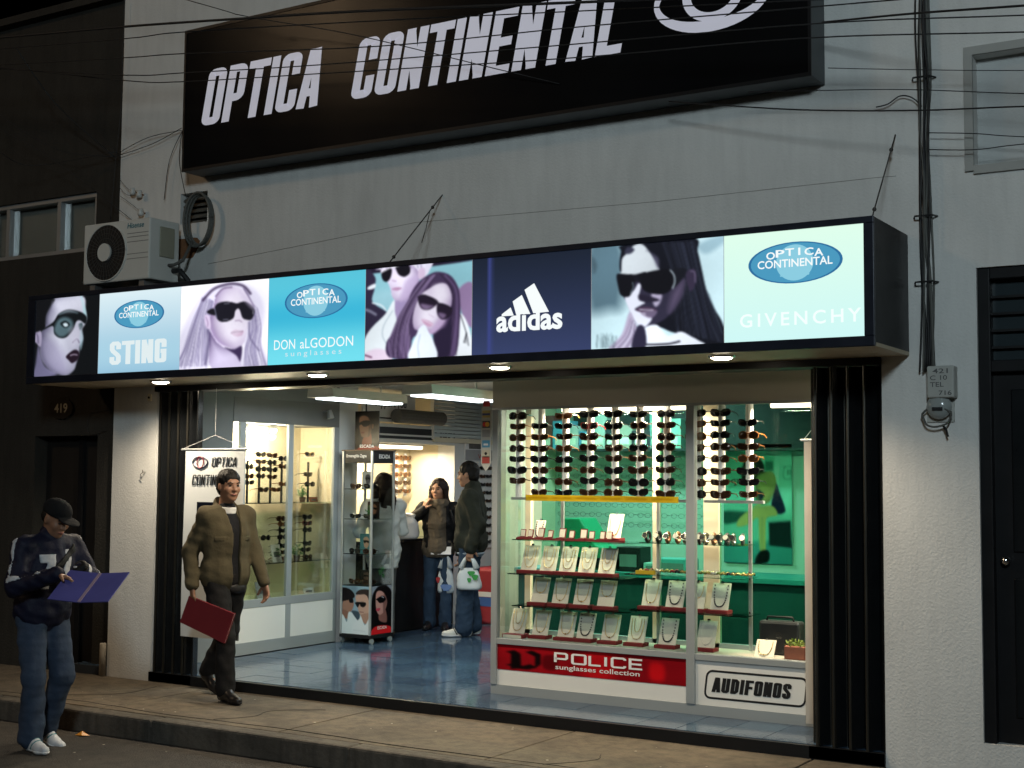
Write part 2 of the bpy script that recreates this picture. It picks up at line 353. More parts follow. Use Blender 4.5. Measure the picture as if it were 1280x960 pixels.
for i in range(24):
    for j in range(18):
        cx, cy = -9.4 + i * .3, .18 + j * .3
        if cx > -5.4 and cy > 1: continue
        if cx < -8.7 and cy > .7: continue
        o = link('tile', tm[rng.choice((0, 0, 1, 1, 2))], None, fl, (cx, cy, FZ + rng.uniform(-.0006, .0006)))
        o.rotation_euler = (rng.uniform(-.005, .005), rng.uniform(-.005, .005), 0)
st = MB().box((-8.63, -.02, 0), (-2.45, .02, FZ - .002)); tag(st.build('threshold_step', mat('dark_steel', (.02, .022, .026), .4, .6)), kind='structure')
# ================================================================ the white building
b = thing('shop_building', 'white stuccoed building with the lit optician shop on its ground floor', 'building', (-5.5, .1, 0))
bi = Matrix.Translation((5.5, -.1, 0))
def wall(name, x0, x1, z0, z1, m=STUCCO, par=None, y0=0, y1=.25):
    o = MB().box((x0, y0, z0), (x1, y1, z1), bi if par is None else None).build(name, m, b if par is None else par); return o
XR, XD = -1.88, -.95
for x0, x1, z0, z1 in ((-9.15, 3, 4.25, 6.8), (-9.15, -8.41, 2.47, 4.25), (-8.41, -8.10, 2.47, 3.83), (-8.41, -8.10, 4.09, 4.25), (-8.10, XR, 2.47, 4.25),
                       (-9.15, -8.63, -.1, 2.47), (-2.45, XR, -.1, 2.47), (XR, XD, 2.97, 3.58), (XD, 3, -.1, 3.58), (.2, 3, 3.58, 4.25), (XR, XD, -.1, .2)): wall('wall', x0, x1, z0, z1)
wall('window_recess', XR, .2, 3.58, 4.25, mat('recess_grey', (.5, .51, .5), .8, bump=.004), y0=.1, y1=.25)
for x0, x1, z0, z1 in ((XR - .05, XR, 3.55, 4.3), (XR, .25, 4.25, 4.3), (XR, .25, 3.53, 3.58)): wall('window_trim', x0, x1, z0, z1, mat('grey_trim', (.36, .36, .34), .8), y0=-.022, y1=.0)
wall('roof', -9.15, 3, 6.803, 7.0, STUCCO, y0=-.1, y1=9)
wall('side_wall', -9.14, -8.96, 2.65, 6.8, STUCCO, y0=.252, y1=9)
# hairline crack and fixing marks
tube('wall_seam', [Vector((5.5, -.1, 0)) + py(u, v, -.001) for u, v in ((260, 330), (520, 278), (820, 252), (1095, 222), (1120, 220))], .0018, mat('crack', (.22, .2, .18), .9), b, 4)
# vent grille
v = thing('vent_grille', 'small dark louvred vent high in the white wall beside the cooling unit', 'vent', (-8.255, .1, 3.83))
box('vent_back', (-.153, .08, .002), (.153, .09, .258), BLACK, v)
for i in range(5): MB().box((-.15, -.05, -.006), (.15, .05, .006), Matrix.Translation((0, -.03, .03 + i * .05)) @ Matrix.Rotation(R(35), 4, 'X')).build('slat', mat('vent_slat', (.12, .115, .1), .7), v)
# right hand door
d = thing('entrance_door', 'black panelled street door with a barred transom to the right of the meter', 'door', ((XR + XD) / 2, .1, .2))
hw = (XD - XR) / 2
for q in ((-hw, -.08, 0, -hw + .07, .06, 2.77), (hw - .07, -.08, 0, hw, .06, 2.77), (-hw + .07, -.08, 2.70, hw - .07, .06, 2.77), (-hw + .07, -.08, 2.15, hw - .07, .06, 2.22)): box('door_frame', q[:3], q[3:], BLACK, d, .006)
box('door_leaf', (-hw + .07, -.02, .002), (hw - .07, .03, 2.15), BLACK, d)
for z0, z1 in ((.15, .95), (1.1, 2.05)): box('door_panel', (-hw + .17, -.035, z0), (hw - .17, -.0195, z1), mat('black_gloss', (.008, .009, .010), .3, spec=.2), d, .012)
box('transom_pane', (-hw + .07, .0, 2.22), (hw - .07, .008, 2.70), mat('dim_pane', (.03, .04, .045), .12), d)
for i in range(4): box('transom_bar', (-hw + .07, -.04, 2.29 + i * .1), (hw - .07, -.028, 2.305 + i * .1), BLACK, d)
MB().ball((-hw + .13, -.055, 1.05), .028, 12, 8).build('knob', CHROME, d, smooth=True)
# ================================================================ the dark neighbour
nb = thing('neighbour_building', 'dark brown rendered house number 419 adjoining the white building', 'building', (-12, .15, 0)); ni = Matrix.Translation((12, -.15, 0))
def nwall(name, x0, x1, z0, z1, m=OLIVE, y0=.05, y1=.3): return MB().box((x0, y0, z0), (x1, y1, z1), ni).build(name, m, nb)
NX = -9.152
for x0, x1, z0, z1 in ((-18, NX, 4.24, 5.93), (-18, -13, 3.71, 4.24), (-9.5, NX, 3.71, 4.24), (-18, NX, 2.06, 3.71), (-18, -10.22, -.1, 2.06), (-9.40, NX, -.1, 2.06), (-10.22, -9.40, -.1, .05)): nwall('wall', x0, x1, z0, z1)
nwall('door_leaf', -10.22, -9.40, .05, 2.06, mat('brown_black_door', (.014, .012, .011), .5), .19, .24); nwall('door_jamb', -9.75, -9.70, .05, 2.06, BLACK, .15, .19)
nwall('roof', -18, NX, 5.932, 6.0, OLIVE, -.05, 9)
w = nwall('window', -13, -9.5, 3.71, 4.24, mat('curtain_grey', (.42, .41, .37), .8, var=.2, vs=3), .19, .22)
for x0 in (-13, -12.35, -11.7, -11.05, -10.755, -10.05, -9.55): MB().box((x0, .08, 3.75), (x0 + .045, .17, 4.20), ni).build('window_frame', ALU, w)
for z0 in (3.712, 4.20): MB().box((-13, .075, z0), (-9.502, .175, z0 + .038), ni).build('window_frame', ALU, w)
MB().box((-12.95, .13, 3.75), (-9.55, .136, 4.2), ni).build('pane', GLASS, w)
nm = thing('house_number_plate', 'oval plate with the number 419 above the dark doorway', 'sign', (-9.86, .05, 2.22))
MB().add([(-.13 + .26 * 0 + .13 + .15 * math.cos(2 * math.pi * k / 20), -.004 if s_ else -.02, .085 + .095 * math.sin(2 * math.pi * k / 20)) for s_ in (0, 1) for k in range(20)], [tuple(range(20)), tuple(range(20, 40))[::-1]] + [(k, (k + 1) % 20, 20 + (k + 1) % 20, 20 + k) for k in range(20)]).build('plate', mat('enamel_dark', (.022, .018, .014), .4), nm)
text('number', '419', '-y', (-.085, -.022, .045), .17, .085, mat('number_cream', (.5, .46, .36), .5), nm, bold=.02)
pp = MB().tube([(-9.17, -.03, 0), (-9.17, -.03, .27), (-9.17, -.03, .28)], [.028, .028, .024], 10).build('pipe_stub', mat('dirty_pvc', (.4, .36, .3), .6, var=.3, vs=20), smooth=True); tag(pp, 'short upright beige pipe stub at the foot of the white pillar', 'pipe')
# ================================================================ gates (folded)
def gate(label, x0, x1):
    g = thing('folding_gate', label, 'gate', ((x0 + x1) / 2, .05, FZ), group='black folded gates either side of the shopfront'); n = 9; w = (x1 - x0) / n; m_ = (x0 + x1) / 2
    for i in range(n):
        a = Matrix.Translation((x0 + w * (i + .5) - m_, 0, 0)) @ Matrix.Rotation(R((62 if i % 2 else -62) + rng.uniform(-7, 7)), 4, 'Z')
        MB().box((-w * .95, -.006, .0), (w * .95, .006, 2.335), a).build('leaf', SHUT, g)
        MB().cyl((x0 + w * i - m_, (-1) ** i * .05 - .01, .0), (x0 + w * i - m_, (-1) ** i * .05 - .01, 2.335), .010, 8).build('hinge_rod', mat('worn_rod', (.05, .047, .04), .35, .8), g)
    box('guide_rail', (x0 - m_, -.07, -.075), (x1 - m_, .07, -.001), mat('dark_steel', (0, 0, 0)), g)
gate('black folded concertina gate against the pillar behind the hanging banner', -8.63, -8.15); gate('black folded concertina gate between the jewellery showcase and the meter wall', -2.92, -2.452)
hd = box('gate_housing', (-8.63, -.03, 2.418), (-2.45, .2, 2.462), BLACK); tag(hd, 'long black gate housing spanning the shop opening below the light box', 'housing')
# ================================================================ light box
LX0, LX1, LZ0, LZ1, LY = -9.42, -2.28, 2.467, 3.2, -.70
lb = thing('light_box', 'long backlit advertising box with eight panels above the shopfront', 'light box', (-5.85, -.35, LZ0)); Lo = Vector((5.85, .35, -LZ0))
def lbox(name, a, c, m, par=lb, bevel=0): return box(name, Vector(a) + Lo, Vector(c) + Lo, m, par, bevel)
lbox('underside', (LX0, LY + .02, LZ0 - .002), (LX1, -.002, LZ0 + .02), TAN); lbox('top', (LX0, LY + .02, LZ1 - .02), (LX1, -.002, LZ1), BLACK)
for x0 in (LX0, LX1 - .02): lbox('end_cheek', (x0, LY + .02, LZ0 + .02), (x0 + .02, -.002, LZ1 - .02), BLACK)
lbox('backing', (LX0 + .02, LY + .06, LZ0 + .02), (LX1 - .02, LY + .07, LZ1 - .02), WHITE)
for z0, z1 in ((LZ0 - .003, 2.522), (3.163, LZ1 + .002)): lbox('frame_bar', (LX0 - .004, LY - .012, z0), (LX1 + .004, LY + .02, z1), DARKBLUE, bevel=.004)
for x0, x1 in ((LX0 - .004, -9.335), (-2.335, LX1 + .004)): lbox('frame_bar', (x0, LY - .012, 2.522), (x1, LY + .02, 3.163), DARKBLUE, bevel=.004)
PX = [-9.335, -8.573, -7.67, -6.776, -5.88, -4.985, -4.084, -3.185, -2.335]; PZ0, PZ1 = 2.522, 3.163
# -- the eight prints
# 1: face in a dark band of eyewear
p1 = Print([(150, 175), (635, 140), (625, 772), (160, 800)], (9, 14, 20))
p1.poly([(180, 560), (205, 640), (240, 720), (330, 780), (160, 805), (165, 700)], (112, 98, 155), 20)
p1.poly([(290, 165), (505, 150), (528, 260), (540, 340), (528, 385), (505, 430), (515, 500), (492, 560), (488, 620), (470, 690), (452, 745), (400, 785), (330, 770), (250, 715), (208, 640), (198, 560), (200, 450), (230, 400), (225, 330), (260, 230)], (212, 204, 220), 14); p1.form([(290, 165), (505, 150), (528, 260), (540, 340), (528, 385), (505, 430), (515, 500), (492, 560), (488, 620), (470, 690), (452, 745), (400, 785), (330, 770), (250, 715), (208, 640), (198, 560), (200, 450), (230, 400), (225, 330), (260, 230)], (96, 84, 130), 150, .8, .8, -.3)
p1.poly([(205, 520), (300, 520), (380, 640), (400, 760), (300, 750), (215, 650)], (158, 138, 190), 70, .7)
p1.poly([(500, 150), (530, 250), (541, 340), (518, 345), (508, 250), (490, 160)], (160, 225, 225), 12); p1.poly([(500, 420), (518, 500), (500, 590), (490, 500)], (150, 205, 215), 14, .7)
p1.poly([(150, 420), (182, 415), (203, 470), (198, 560), (165, 535), (130, 490), (125, 440)], (172, 145, 190), 8); p1.line([(150, 450), (170, 470), (178, 530)], (110, 85, 140), 10, 12)
p1.poly([(120, 165), (288, 165), (262, 230), (232, 300), (226, 380), (205, 425), (120, 425)], (12, 14, 20), 12); p1.line([(275, 200), (240, 300), (232, 370)], (60, 60, 80), 14, 20, .6)
p1.poly([(200, 425), (285, 362), (328, 292), (400, 258), (490, 280), (538, 322), (530, 378), (492, 352), (462, 362), (442, 425), (392, 486), (340, 492), (298, 458), (284, 395), (210, 428)], (12, 20, 26), 6)
p1.poly([(298, 410), (325, 345), (375, 322), (425, 345), (438, 395), (390, 470), (340, 482), (305, 450)], (66, 112, 120), 26); p1.poly([(340, 375), (380, 352), (415, 385), (380, 412)], (20, 38, 44), 10); p1.poly([(362, 380), (385, 370), (402, 390), (380, 402)], (205, 230, 228), 6)
p1.poly([(480, 385), (505, 372), (512, 400), (492, 432)], (60, 96, 100), 10); p1.line([(330, 300), (400, 275), (470, 290)], (70, 110, 118), 10, 14)
p1.line([(440, 528), (470, 502), (488, 530)], (120, 88, 135), 9, 8); p1.poly([(392, 640), (430, 600), (462, 586), (488, 606), (482, 660), (440, 692), (412, 668)], (42, 14, 38), 8); p1.line([(425, 632), (450, 624), (475, 628)], (190, 150, 180), 8, 6); p1.poly([(300, 180), (480, 170), (500, 250), (330, 270)], (226, 214, 228), 60, .6); p1.poly([(420, 430), (490, 400), (490, 500), (440, 560)], (222, 206, 226), 50, .6); p1.grain(.008, 1)
# 3: fair haired woman in a shield lens
p3 = Print([(15, 85), (890, 10), (870, 915), (5, 955)], (252, 250, 254), 120, 96)
p3.poly([(-20, 700), (60, 480), (130, 300), (250, 130), (420, 60), (560, 48), (700, 88), (800, 190), (842, 330), (835, 480), (800, 640), (880, 930), (600, 930), (640, 700), (300, 720), (260, 945), (-20, 970)], (232, 226, 247), 40)
g_ = random.Random(3)
for i in range(46):
    t = i / 45; a = (250 + 90 * t, 190 + 60 * t); e = (-10 + 300 * t, 900 + g_.uniform(-60, 60)); c = ((170 - 40 * g_.random()) + 130 * t, 480 + 60 * t)
    p3.line([a, c, ((c[0] + e[0]) / 2 - 10 + 20 * g_.random(), 720), e], g_.choice([(176, 164, 210), (250, 248, 255), (140, 130, 182), (236, 230, 250), (110, 98, 150)]), g_.uniform(4, 13), 9, .6)
for i in range(26):
    t = i / 25; p3.line([(690 + 90 * t, 300 + 40 * t), (700 + 110 * t, 520), (660 + 150 * t, 720), (640 + 230 * t, 925)], g_.choice([(160, 148, 196), (246, 243, 253), (118, 106, 156)]), g_.uniform(4, 13), 9, .65)
for i in range(110):
    x_ = g_.uniform(-10, 330); p3.line([(235 + .25 * x_ + g_.uniform(-15, 15), 200 + .2 * x_), (130 + .45 * x_, 480 + g_.uniform(-40, 40)), (x_ * .9 + g_.uniform(-20, 20), 920)], g_.choice([(126, 114, 166), (252, 250, 255), (164, 152, 200), (96, 84, 136)]), g_.uniform(2, 5), 5, .5)
for i in range(60):
    x_ = g_.uniform(0, 1); p3.line([(680 + 100 * x_, 230 + 90 * x_), (710 + 110 * x_, 520), (640 + 170 * x_ + g_.uniform(-20, 20), 740), (640 + 240 * x_, 930)], g_.choice([(120, 108, 160), (252, 250, 255), (150, 138, 188)]), g_.uniform(2, 5), 5, .5)
p3.poly([(300, 560), (380, 680), (480, 740), (610, 742), (612, 900), (630, 930), (330, 945), (300, 700)], (216, 202, 236), 14); p3.form([(300, 560), (380, 680), (480, 740), (610, 742), (612, 900), (630, 930), (330, 945), (300, 700)], (120, 96, 150), 110, .7, .3, .9)
p3.poly([(340, 300), (360, 200), (430, 112), (530, 92), (640, 132), (720, 260), (742, 340), (690, 450), (668, 600), (625, 705), (565, 742), (480, 722), (382, 660), (322, 560), (300, 450)], (246, 236, 250), 14); p3.form([(340, 300), (360, 200), (430, 112), (530, 92), (640, 132), (720, 260), (742, 340), (690, 450), (668, 600), (625, 705), (565, 742), (480, 722), (382, 660), (322, 560), (300, 450)], (150, 120, 176), 170, .7, .9, -.2)
p3.poly([(455, 728), (540, 748), (622, 718), (606, 870), (565, 810)], (62, 42, 92), 18); p3.poly([(300, 460), (370, 620), (470, 715), (400, 690), (320, 580)], (190, 160, 215), 30, .8)
p3.line([(235, 230), (330, 122), (430, 76), (540, 60), (640, 88), (705, 165)], (66, 46, 88), 26, 22, .9); p3.line([(360, 190), (430, 112), (520, 96)], (110, 80, 130), 12, 16); p3.line([(640, 110), (690, 200), (740, 300)], (120, 100, 150), 14, 14)
p3.poly([(250, 400), (300, 395), (312, 530), (268, 515)], (226, 202, 236), 10); p3.line([(265, 410), (285, 470), (280, 510)], (170, 135, 185), 9, 8)
p3.line([(290, 550), (300, 650), (262, 900)], (92, 80, 130), 22, 24, .8); p3.line([(690, 470), (700, 620), (760, 720), (790, 760)], (100, 88, 140), 16, 16, .7)
p3.poly([(278, 345), (340, 318), (358, 390), (288, 372)], (26, 24, 34), 6)
p3.poly([(350, 312), (380, 266), (450, 248), (520, 254), (572, 266), (650, 248), (722, 290), (748, 350), (722, 432), (672, 442), (628, 420), (602, 342), (582, 324), (556, 350), (540, 420), (480, 456), (410, 458), (370, 420), (356, 370)], (26, 24, 38), 5)
p3.line([(352, 318), (362, 372), (374, 420)], (120, 125, 150), 8, 5); p3.line([(445, 268), (495, 264)], (200, 205, 220), 6, 4); p3.line([(435, 438), (485, 436)], (150, 150, 170), 5, 4); p3.line([(735, 345), (732, 380)], (220, 220, 230), 5, 4)
p3.line([(556, 452), (590, 446), (622, 462)], (140, 102, 150), 9, 8); p3.poly([(512, 580), (552, 544), (600, 550), (638, 556), (622, 602), (566, 614)], (206, 150, 188), 8); p3.line([(515, 578), (570, 566), (632, 562)], (90, 50, 90), 8, 6); p3.poly([(520, 470), (640, 470), (640, 560), (560, 640), (480, 600)], (250, 240, 252), 90, .6); p3.poly([(600, 130), (720, 260), (735, 330), (650, 240)], (214, 196, 232), 50, .7); p3.grain(.006, 2)
# 5: couple
p5 = Print([(20, 75), (980, 35), (970, 890), (8, 930)], (122, 192, 203), 120, 96)
p5.poly([(20, 300), (980, 250), (980, 420), (20, 460)], (150, 205, 216), 80, .6); p5.poly([(0, 30), (1000, 0), (1000, 38), (600, 78), (130, 112), (0, 115)], (34, 24, 50), 10)
p5.poly([(10, 110), (105, 150), (100, 260), (80, 380), (200, 470), (215, 500), (100, 600), (0, 745)], (46, 36, 66), 12); p5.poly([(40, 240), (105, 212), (102, 252), (40, 265)], (225, 232, 235), 8); p5.line([(80, 392), (160, 415), (205, 462)], (225, 235, 238), 12, 8); p5.line([(22, 455), (60, 470), (110, 500)], (150, 150, 175), 26, 14, .7)
p5.poly([(860, 300), (985, 250), (985, 620), (930, 600), (880, 480)], (150, 116, 165), 16); p5.poly([(840, 640), (880, 515), (950, 640), (985, 900), (825, 900)], (236, 242, 242), 12)
p5.poly([(290, 375), (440, 320), (400, 500), (310, 620), (286, 480)], (163, 138, 190), 14); p5.poly([(282, 372), (200, 500), (60, 640), (0, 760), (0, 945), (260, 935), (305, 600), (290, 480)], (228, 238, 238), 10)
p5.line([(270, 470), (190, 600), (175, 700), (215, 780)], (165, 185, 195), 8, 10); p5.poly([(0, 870), (120, 820), (250, 860), (240, 940), (0, 945)], (232, 205, 225), 20); p5.line([(10, 880), (70, 900)], (110, 50, 90), 14, 10)
p5.poly([(140, 72), (600, 18), (606, 110), (560, 172), (500, 182), (470, 100), (430, 58), (180, 82)], (226, 218, 236), 10); p5.poly([(165, 80), (430, 52), (505, 130), (510, 205), (460, 295), (400, 372), (305, 382), (262, 332), (250, 270), (222, 200)], (236, 222, 240), 10); p5.form([(165, 80), (430, 52), (505, 130), (510, 205), (460, 295), (400, 372), (305, 382), (262, 332), (250, 270), (222, 200)], (140, 108, 164), 110, .7, -.7, -.3)
p5.poly([(390, 200), (500, 150), (505, 215), (440, 330), (340, 380)], (196, 168, 214), 40, .8); p5.poly([(505, 100), (560, 90), (560, 170), (510, 185)], (215, 185, 215), 10)
for i in range(14): p5.line([(140 + 32 * i, 60 - 2 * i), (160 + 31 * i, 82)], g_.choice([(190, 180, 210), (245, 240, 250), (120, 105, 150)]), 7, 6, .8)
for q in ([(165, 115), (205, 88), (252, 74), (262, 110), (245, 172), (210, 200), (175, 175)], [(298, 62), (350, 44), (405, 42), (430, 80), (425, 130), (380, 160), (330, 142), (305, 100)]): p5.poly(q, (18, 14, 26), 5)
p5.line([(165, 112), (250, 72), (300, 62), (420, 44), (490, 70)], (225, 225, 215), 6, 4); p5.line([(268, 190), (300, 198)], (165, 120, 165), 7, 8); p5.poly([(258, 270), (300, 254), (355, 262), (312, 286)], (190, 134, 176), 6)
p5.poly([(500, 220), (600, 150), (680, 128), (780, 160), (842, 240), (872, 350), (872, 600), (830, 890), (660, 912), (640, 700), (460, 720), (420, 908), (230, 895), (213, 760), (300, 650), (380, 480), (430, 330)], (70, 48, 90), 10)
for i in range(40):
    t = i / 39; p5.line([(640 - 80 * t, 160 + 40 * t), (520 - 110 * t, 330 + 60 * t), (420 - 110 * t, 560), (410 - 170 * t, 760), (420 - 180 * t, 900)], g_.choice([(50, 32, 68), (108, 80, 130), (140, 112, 162), (36, 22, 50)]), g_.uniform(4, 10), 7, .6)
for i in range(22):
    t = i / 21; p5.line([(700 + 60 * t, 150 + 20 * t), (800 + 50 * t, 300), (790 + 70 * t, 560), (690 + 150 * t, 890)], g_.choice([(46, 28, 62), (104, 78, 128), (32, 20, 46)]), g_.uniform(5, 12), 8, .6)
for i in range(110):
    t = g_.random(); p5.line([(660 - 110 * t + g_.uniform(-15, 15), 150 + 50 * t), (530 - 120 * t, 330 + 60 * t + g_.uniform(-20, 20)), (430 - 120 * t, 560), (430 - 200 * t + g_.uniform(-25, 25), 760), (440 - 200 * t, 905)], g_.choice([(30, 18, 42), (130, 100, 154), (92, 64, 114), (166, 138, 184)]), g_.uniform(2, 5), 4, .5)
p5.poly([(640, 680), (740, 640), (790, 560), (800, 700), (770, 900), (665, 900)], (40, 28, 60), 18)
p5.poly([(600, 280), (690, 236), (760, 250), (802, 350), (792, 450), (742, 560), (682, 650), (622, 690), (540, 664), (468, 640), (455, 540), (480, 430), (530, 330)], (242, 228, 244), 10); p5.form([(600, 280), (690, 236), (760, 250), (802, 350), (792, 450), (742, 560), (682, 650), (622, 690), (540, 664), (468, 640), (455, 540), (480, 430), (530, 330)], (130, 96, 150), 120, .7, -.3, -.6); p5.poly([(690, 560), (760, 480), (740, 600), (640, 690), (600, 680)], (200, 165, 210), 30, .8)
for q in ([(505, 350), (560, 334), (650, 370), (682, 406), (640, 452), (582, 476), (530, 456), (505, 400)], [(680, 416), (740, 424), (802, 470), (782, 540), (722, 566), (680, 530), (668, 470)]): p5.poly(q, (36, 22, 46), 5)
p5.poly([(530, 415), (610, 430), (640, 440), (582, 468), (535, 450)], (150, 118, 165), 22, .8); p5.poly([(690, 500), (750, 520), (725, 556), (688, 530)], (140, 108, 155), 20, .8); p5.line([(500, 352), (560, 336), (680, 412), (760, 440), (802, 470)], (24, 18, 32), 9, 4)
p5.poly([(532, 555), (590, 568), (638, 606), (602, 626), (560, 602)], (214, 152, 188), 7); p5.line([(540, 562), (590, 585), (632, 610)], (245, 235, 245), 5, 5); p5.line([(600, 515), (640, 540)], (180, 135, 180), 8, 8)
p5.poly([(510, 640), (560, 608), (600, 680), (640, 760), (664, 915), (420, 918), (450, 780), (490, 690)], (231, 241, 246), 10); p5.line([(520, 700), (500, 800), (510, 900)], (185, 200, 218), 10, 14)
for q in ([(880, 530), (930, 700), (945, 800)], [(930, 690), (905, 775)], [(925, 700), (920, 780)]): p5.line(q, (30, 30, 40), 6, 4)
p5.poly([(560, 480), (640, 500), (640, 560), (560, 550)], (248, 236, 248), 50, .6); p5.poly([(640, 260), (740, 260), (770, 360), (680, 380)], (248, 238, 248), 60, .6); p5.grain(.006, 3)
# 7: dark haired woman
p7 = Print([(25, 122), (1025, 30), (1027, 893), (18, 942)], (196, 240, 240), 130, 100)
p7.poly([(-10, 100), (260, 80), (260, 560), (150, 625), (-10, 600)], (74, 124, 144), 120); p7.poly([(830, 100), (1000, 20), (1050, 60), (900, 170)], (120, 180, 200), 40, .7); p7.poly([(30, 200), (60, 260), (40, 320)], (40, 60, 70), 40, .6)
p7.poly([(238, 300), (248, 150), (280, 92), (790, 40), (830, 150), (862, 300), (900, 480), (960, 620), (1020, 740), (1050, 920), (860, 912), (760, 830), (640, 806), (560, 770), (420, 700), (300, 400)], (16, 17, 36), 8)
for i in range(26):
    t = i / 25; p7.line([(560 + 250 * t, 80), (640 + 220 * t, 350), (660 + 290 * t, 640), (650 + 370 * t, 800 + 80 * t)], g_.choice([(14, 14, 32), (30, 32, 60), (44, 48, 80), (10, 10, 22)]), g_.uniform(6, 14), 10, .6)
for i in range(16): a = (900 + 7 * i, 470 + 22 * i); p7.line([a, (a[0] + 24, a[1] + 40)], (70, 90, 110), 4, 5, .7)
for i in range(90):
    t = g_.random(); p7.line([(540 + 270 * t, 70 + g_.uniform(-10, 20)), (620 + 245 * t, 350), (640 + 300 * t + g_.uniform(-20, 20), 640), (640 + 390 * t, 800 + 95 * t)], g_.choice([(8, 8, 20), (38, 42, 70), (22, 24, 46), (66, 74, 106)]), g_.uniform(2, 5), 4, .5)
p7.poly([(250, 305), (256, 210), (290, 165), (345, 100), (410, 90), (470, 160), (520, 250), (530, 312), (380, 332), (250, 332)], (208, 210, 208), 10); p7.poly([(275, 160), (300, 110), (350, 130), (320, 165)], (50, 48, 80), 14); p7.poly([(440, 140), (480, 170), (528, 290), (530, 200)], (90, 80, 120), 24, .8)
p7.poly([(270, 500), (350, 400), (400, 400), (560, 480), (722, 368), (726, 450), (690, 560), (600, 680), (500, 742), (420, 766), (370, 740), (330, 680), (290, 560)], (50, 40, 76), 10); p7.poly([(640, 480), (722, 380), (715, 480), (660, 590), (610, 640)], (112, 80, 130), 60, .8)
p7.poly([(278, 510), (340, 470), (378, 408), (398, 430), (382, 530), (430, 562), (400, 582), (350, 620), (428, 642), (438, 672), (482, 690), (440, 752), (390, 762), (340, 692), (300, 600)], (237, 228, 242), 8)
p7.poly([(478, 494), (556, 496), (540, 570), (502, 592)], (196, 166, 208), 18); p7.poly([(380, 500), (420, 500), (540, 540), (470, 560), (390, 545)], (40, 28, 60), 14)
p7.poly([(358, 622), (400, 598), (470, 602), (522, 626), (440, 640), (396, 640)], (88, 44, 88), 7); p7.poly([(400, 640), (520, 630), (480, 690), (420, 672)], (150, 110, 160), 10, .7); p7.line([(385, 618), (420, 622), (490, 622)], (235, 225, 240), 7, 6)
p7.poly([(425, 770), (520, 745), (600, 832), (700, 800), (780, 840), (832, 870), (865, 915), (460, 930), (430, 860)], (246, 242, 249), 8); p7.poly([(310, 640), (350, 720), (362, 770), (310, 935), (150, 940), (250, 820)], (196, 166, 204), 14)
for i in range(12): p7.line([(320 + 4 * i, 690 + 6 * i), (270 + 9 * i, 830), (170 + 15 * i, 935)], g_.choice([(150, 110, 160), (225, 205, 230), (110, 80, 130)]), 6, 6, .7)
p7.poly([(370, 758), (425, 770), (432, 925), (326, 930)], (44, 34, 74), 10); p7.line([(440, 905), (600, 900), (690, 880)], (30, 26, 46), 14, 8)
for i in range(24): a = g_.uniform(40, 220); p7.line([(a, 930), (a + g_.uniform(-20, 25), 850 - g_.uniform(0, 40))], (60, 90, 100), 3, 4, .6)
p7.poly([(215, 335), (270, 330), (330, 342), (352, 400), (336, 470), (302, 516), (246, 502), (225, 430)], (14, 12, 26), 5); p7.poly([(384, 346), (440, 318), (520, 300), (622, 294), (658, 350), (650, 420), (600, 482), (520, 496), (430, 470), (396, 410)], (14, 12, 26), 5)
p7.line([(318, 340), (352, 346), (395, 332), (430, 322)], (16, 14, 28), 18, 5); p7.line([(344, 350), (372, 388), (392, 380)], (20, 16, 34), 9, 5); p7.poly([(620, 300), (722, 284), (742, 330), (650, 445), (662, 370)], (22, 22, 38), 6); p7.line([(622, 300), (650, 342), (655, 400), (638, 448)], (205, 228, 228), 9, 5); p7.line([(335, 400), (340, 440), (318, 490)], (120, 150, 160), 6, 5)
p7.poly([(740, 330), (800, 290), (822, 340), (812, 420), (770, 472)], (62, 42, 84), 10); p7.line([(775, 310), (806, 320), (812, 400)], (130, 100, 150), 8, 8); p7.grain(.006, 4)
def flat(c0, c1, seed, mid=None):
    p = Print([(0, 0), (100, 0), (100, 100), (0, 100)], c0, 40, 40); p.mix(p.v, c1)
    if mid: p.mix(np.exp(-((p.v - mid[1]) / .22) ** 2) * .8, mid[0])
    return p
p1.tone(.55); p3.tone(.3, (.97, .97, 1.07)); p5.tone(.28, (.94, .98, 1.08)); p7.tone(.5, (.92, 1.0, 1.08))
pn = [p1, flat((214, 232, 238), (140, 184, 210), 1, ((164, 204, 222), .75)), p3, flat((84, 190, 212), (112, 218, 234), 2, ((48, 172, 208), .45)), p5, flat((24, 32, 48), (52, 62, 100), 3), p7, flat((216, 246, 228), (200, 240, 238), 4)]
pn[5].poly([(14, -5), (17, -5), (17, 105), (14, 105)], (58, 68, 132), 2, sm=False)
panels = []
for i, p in enumerate(pn):
    o_ = Vector((PX[i] + .002, LY - .001, PZ1)) + Lo; panels.append(p.build('advert_panel', FILM, o_, (PX[i + 1] - PX[i] - .004, 0, 0), (0, 0, PZ1 - PZ0), lb))
for i, l in enumerate(['black and white print of a face in a dark mask-like lens', 'pale blue print with oval emblem and STING', 'print of a blonde woman in large dark glasses', 'turquoise print with oval emblem and DON ALGODON', 'print of a couple in sunglasses', 'navy print with three-stripe mark', 'print of a dark haired woman in sunglasses', 'mint green print with oval emblem']): panels[i]['label'] = l
EW = emit('film_white', (.92, .97, .97), 1.02); EWS = emit('film_soft_white', S(214, 232, 238), 1.0); EWF = emit('film_faint', S(240, 255, 250), 1.05); EB = emit('film_blue', S(78, 158, 196), .95); EBL = emit('film_blue_light', S(140, 205, 225), 1); EBD = emit('film_blue_dark', S(48, 112, 160), 1)
def fpt(pi, u, v): return Vector((PX[pi] + u * (PX[pi + 1] - PX[pi]), LY - .001, PZ1 - v * (PZ1 - PZ0))) + Lo
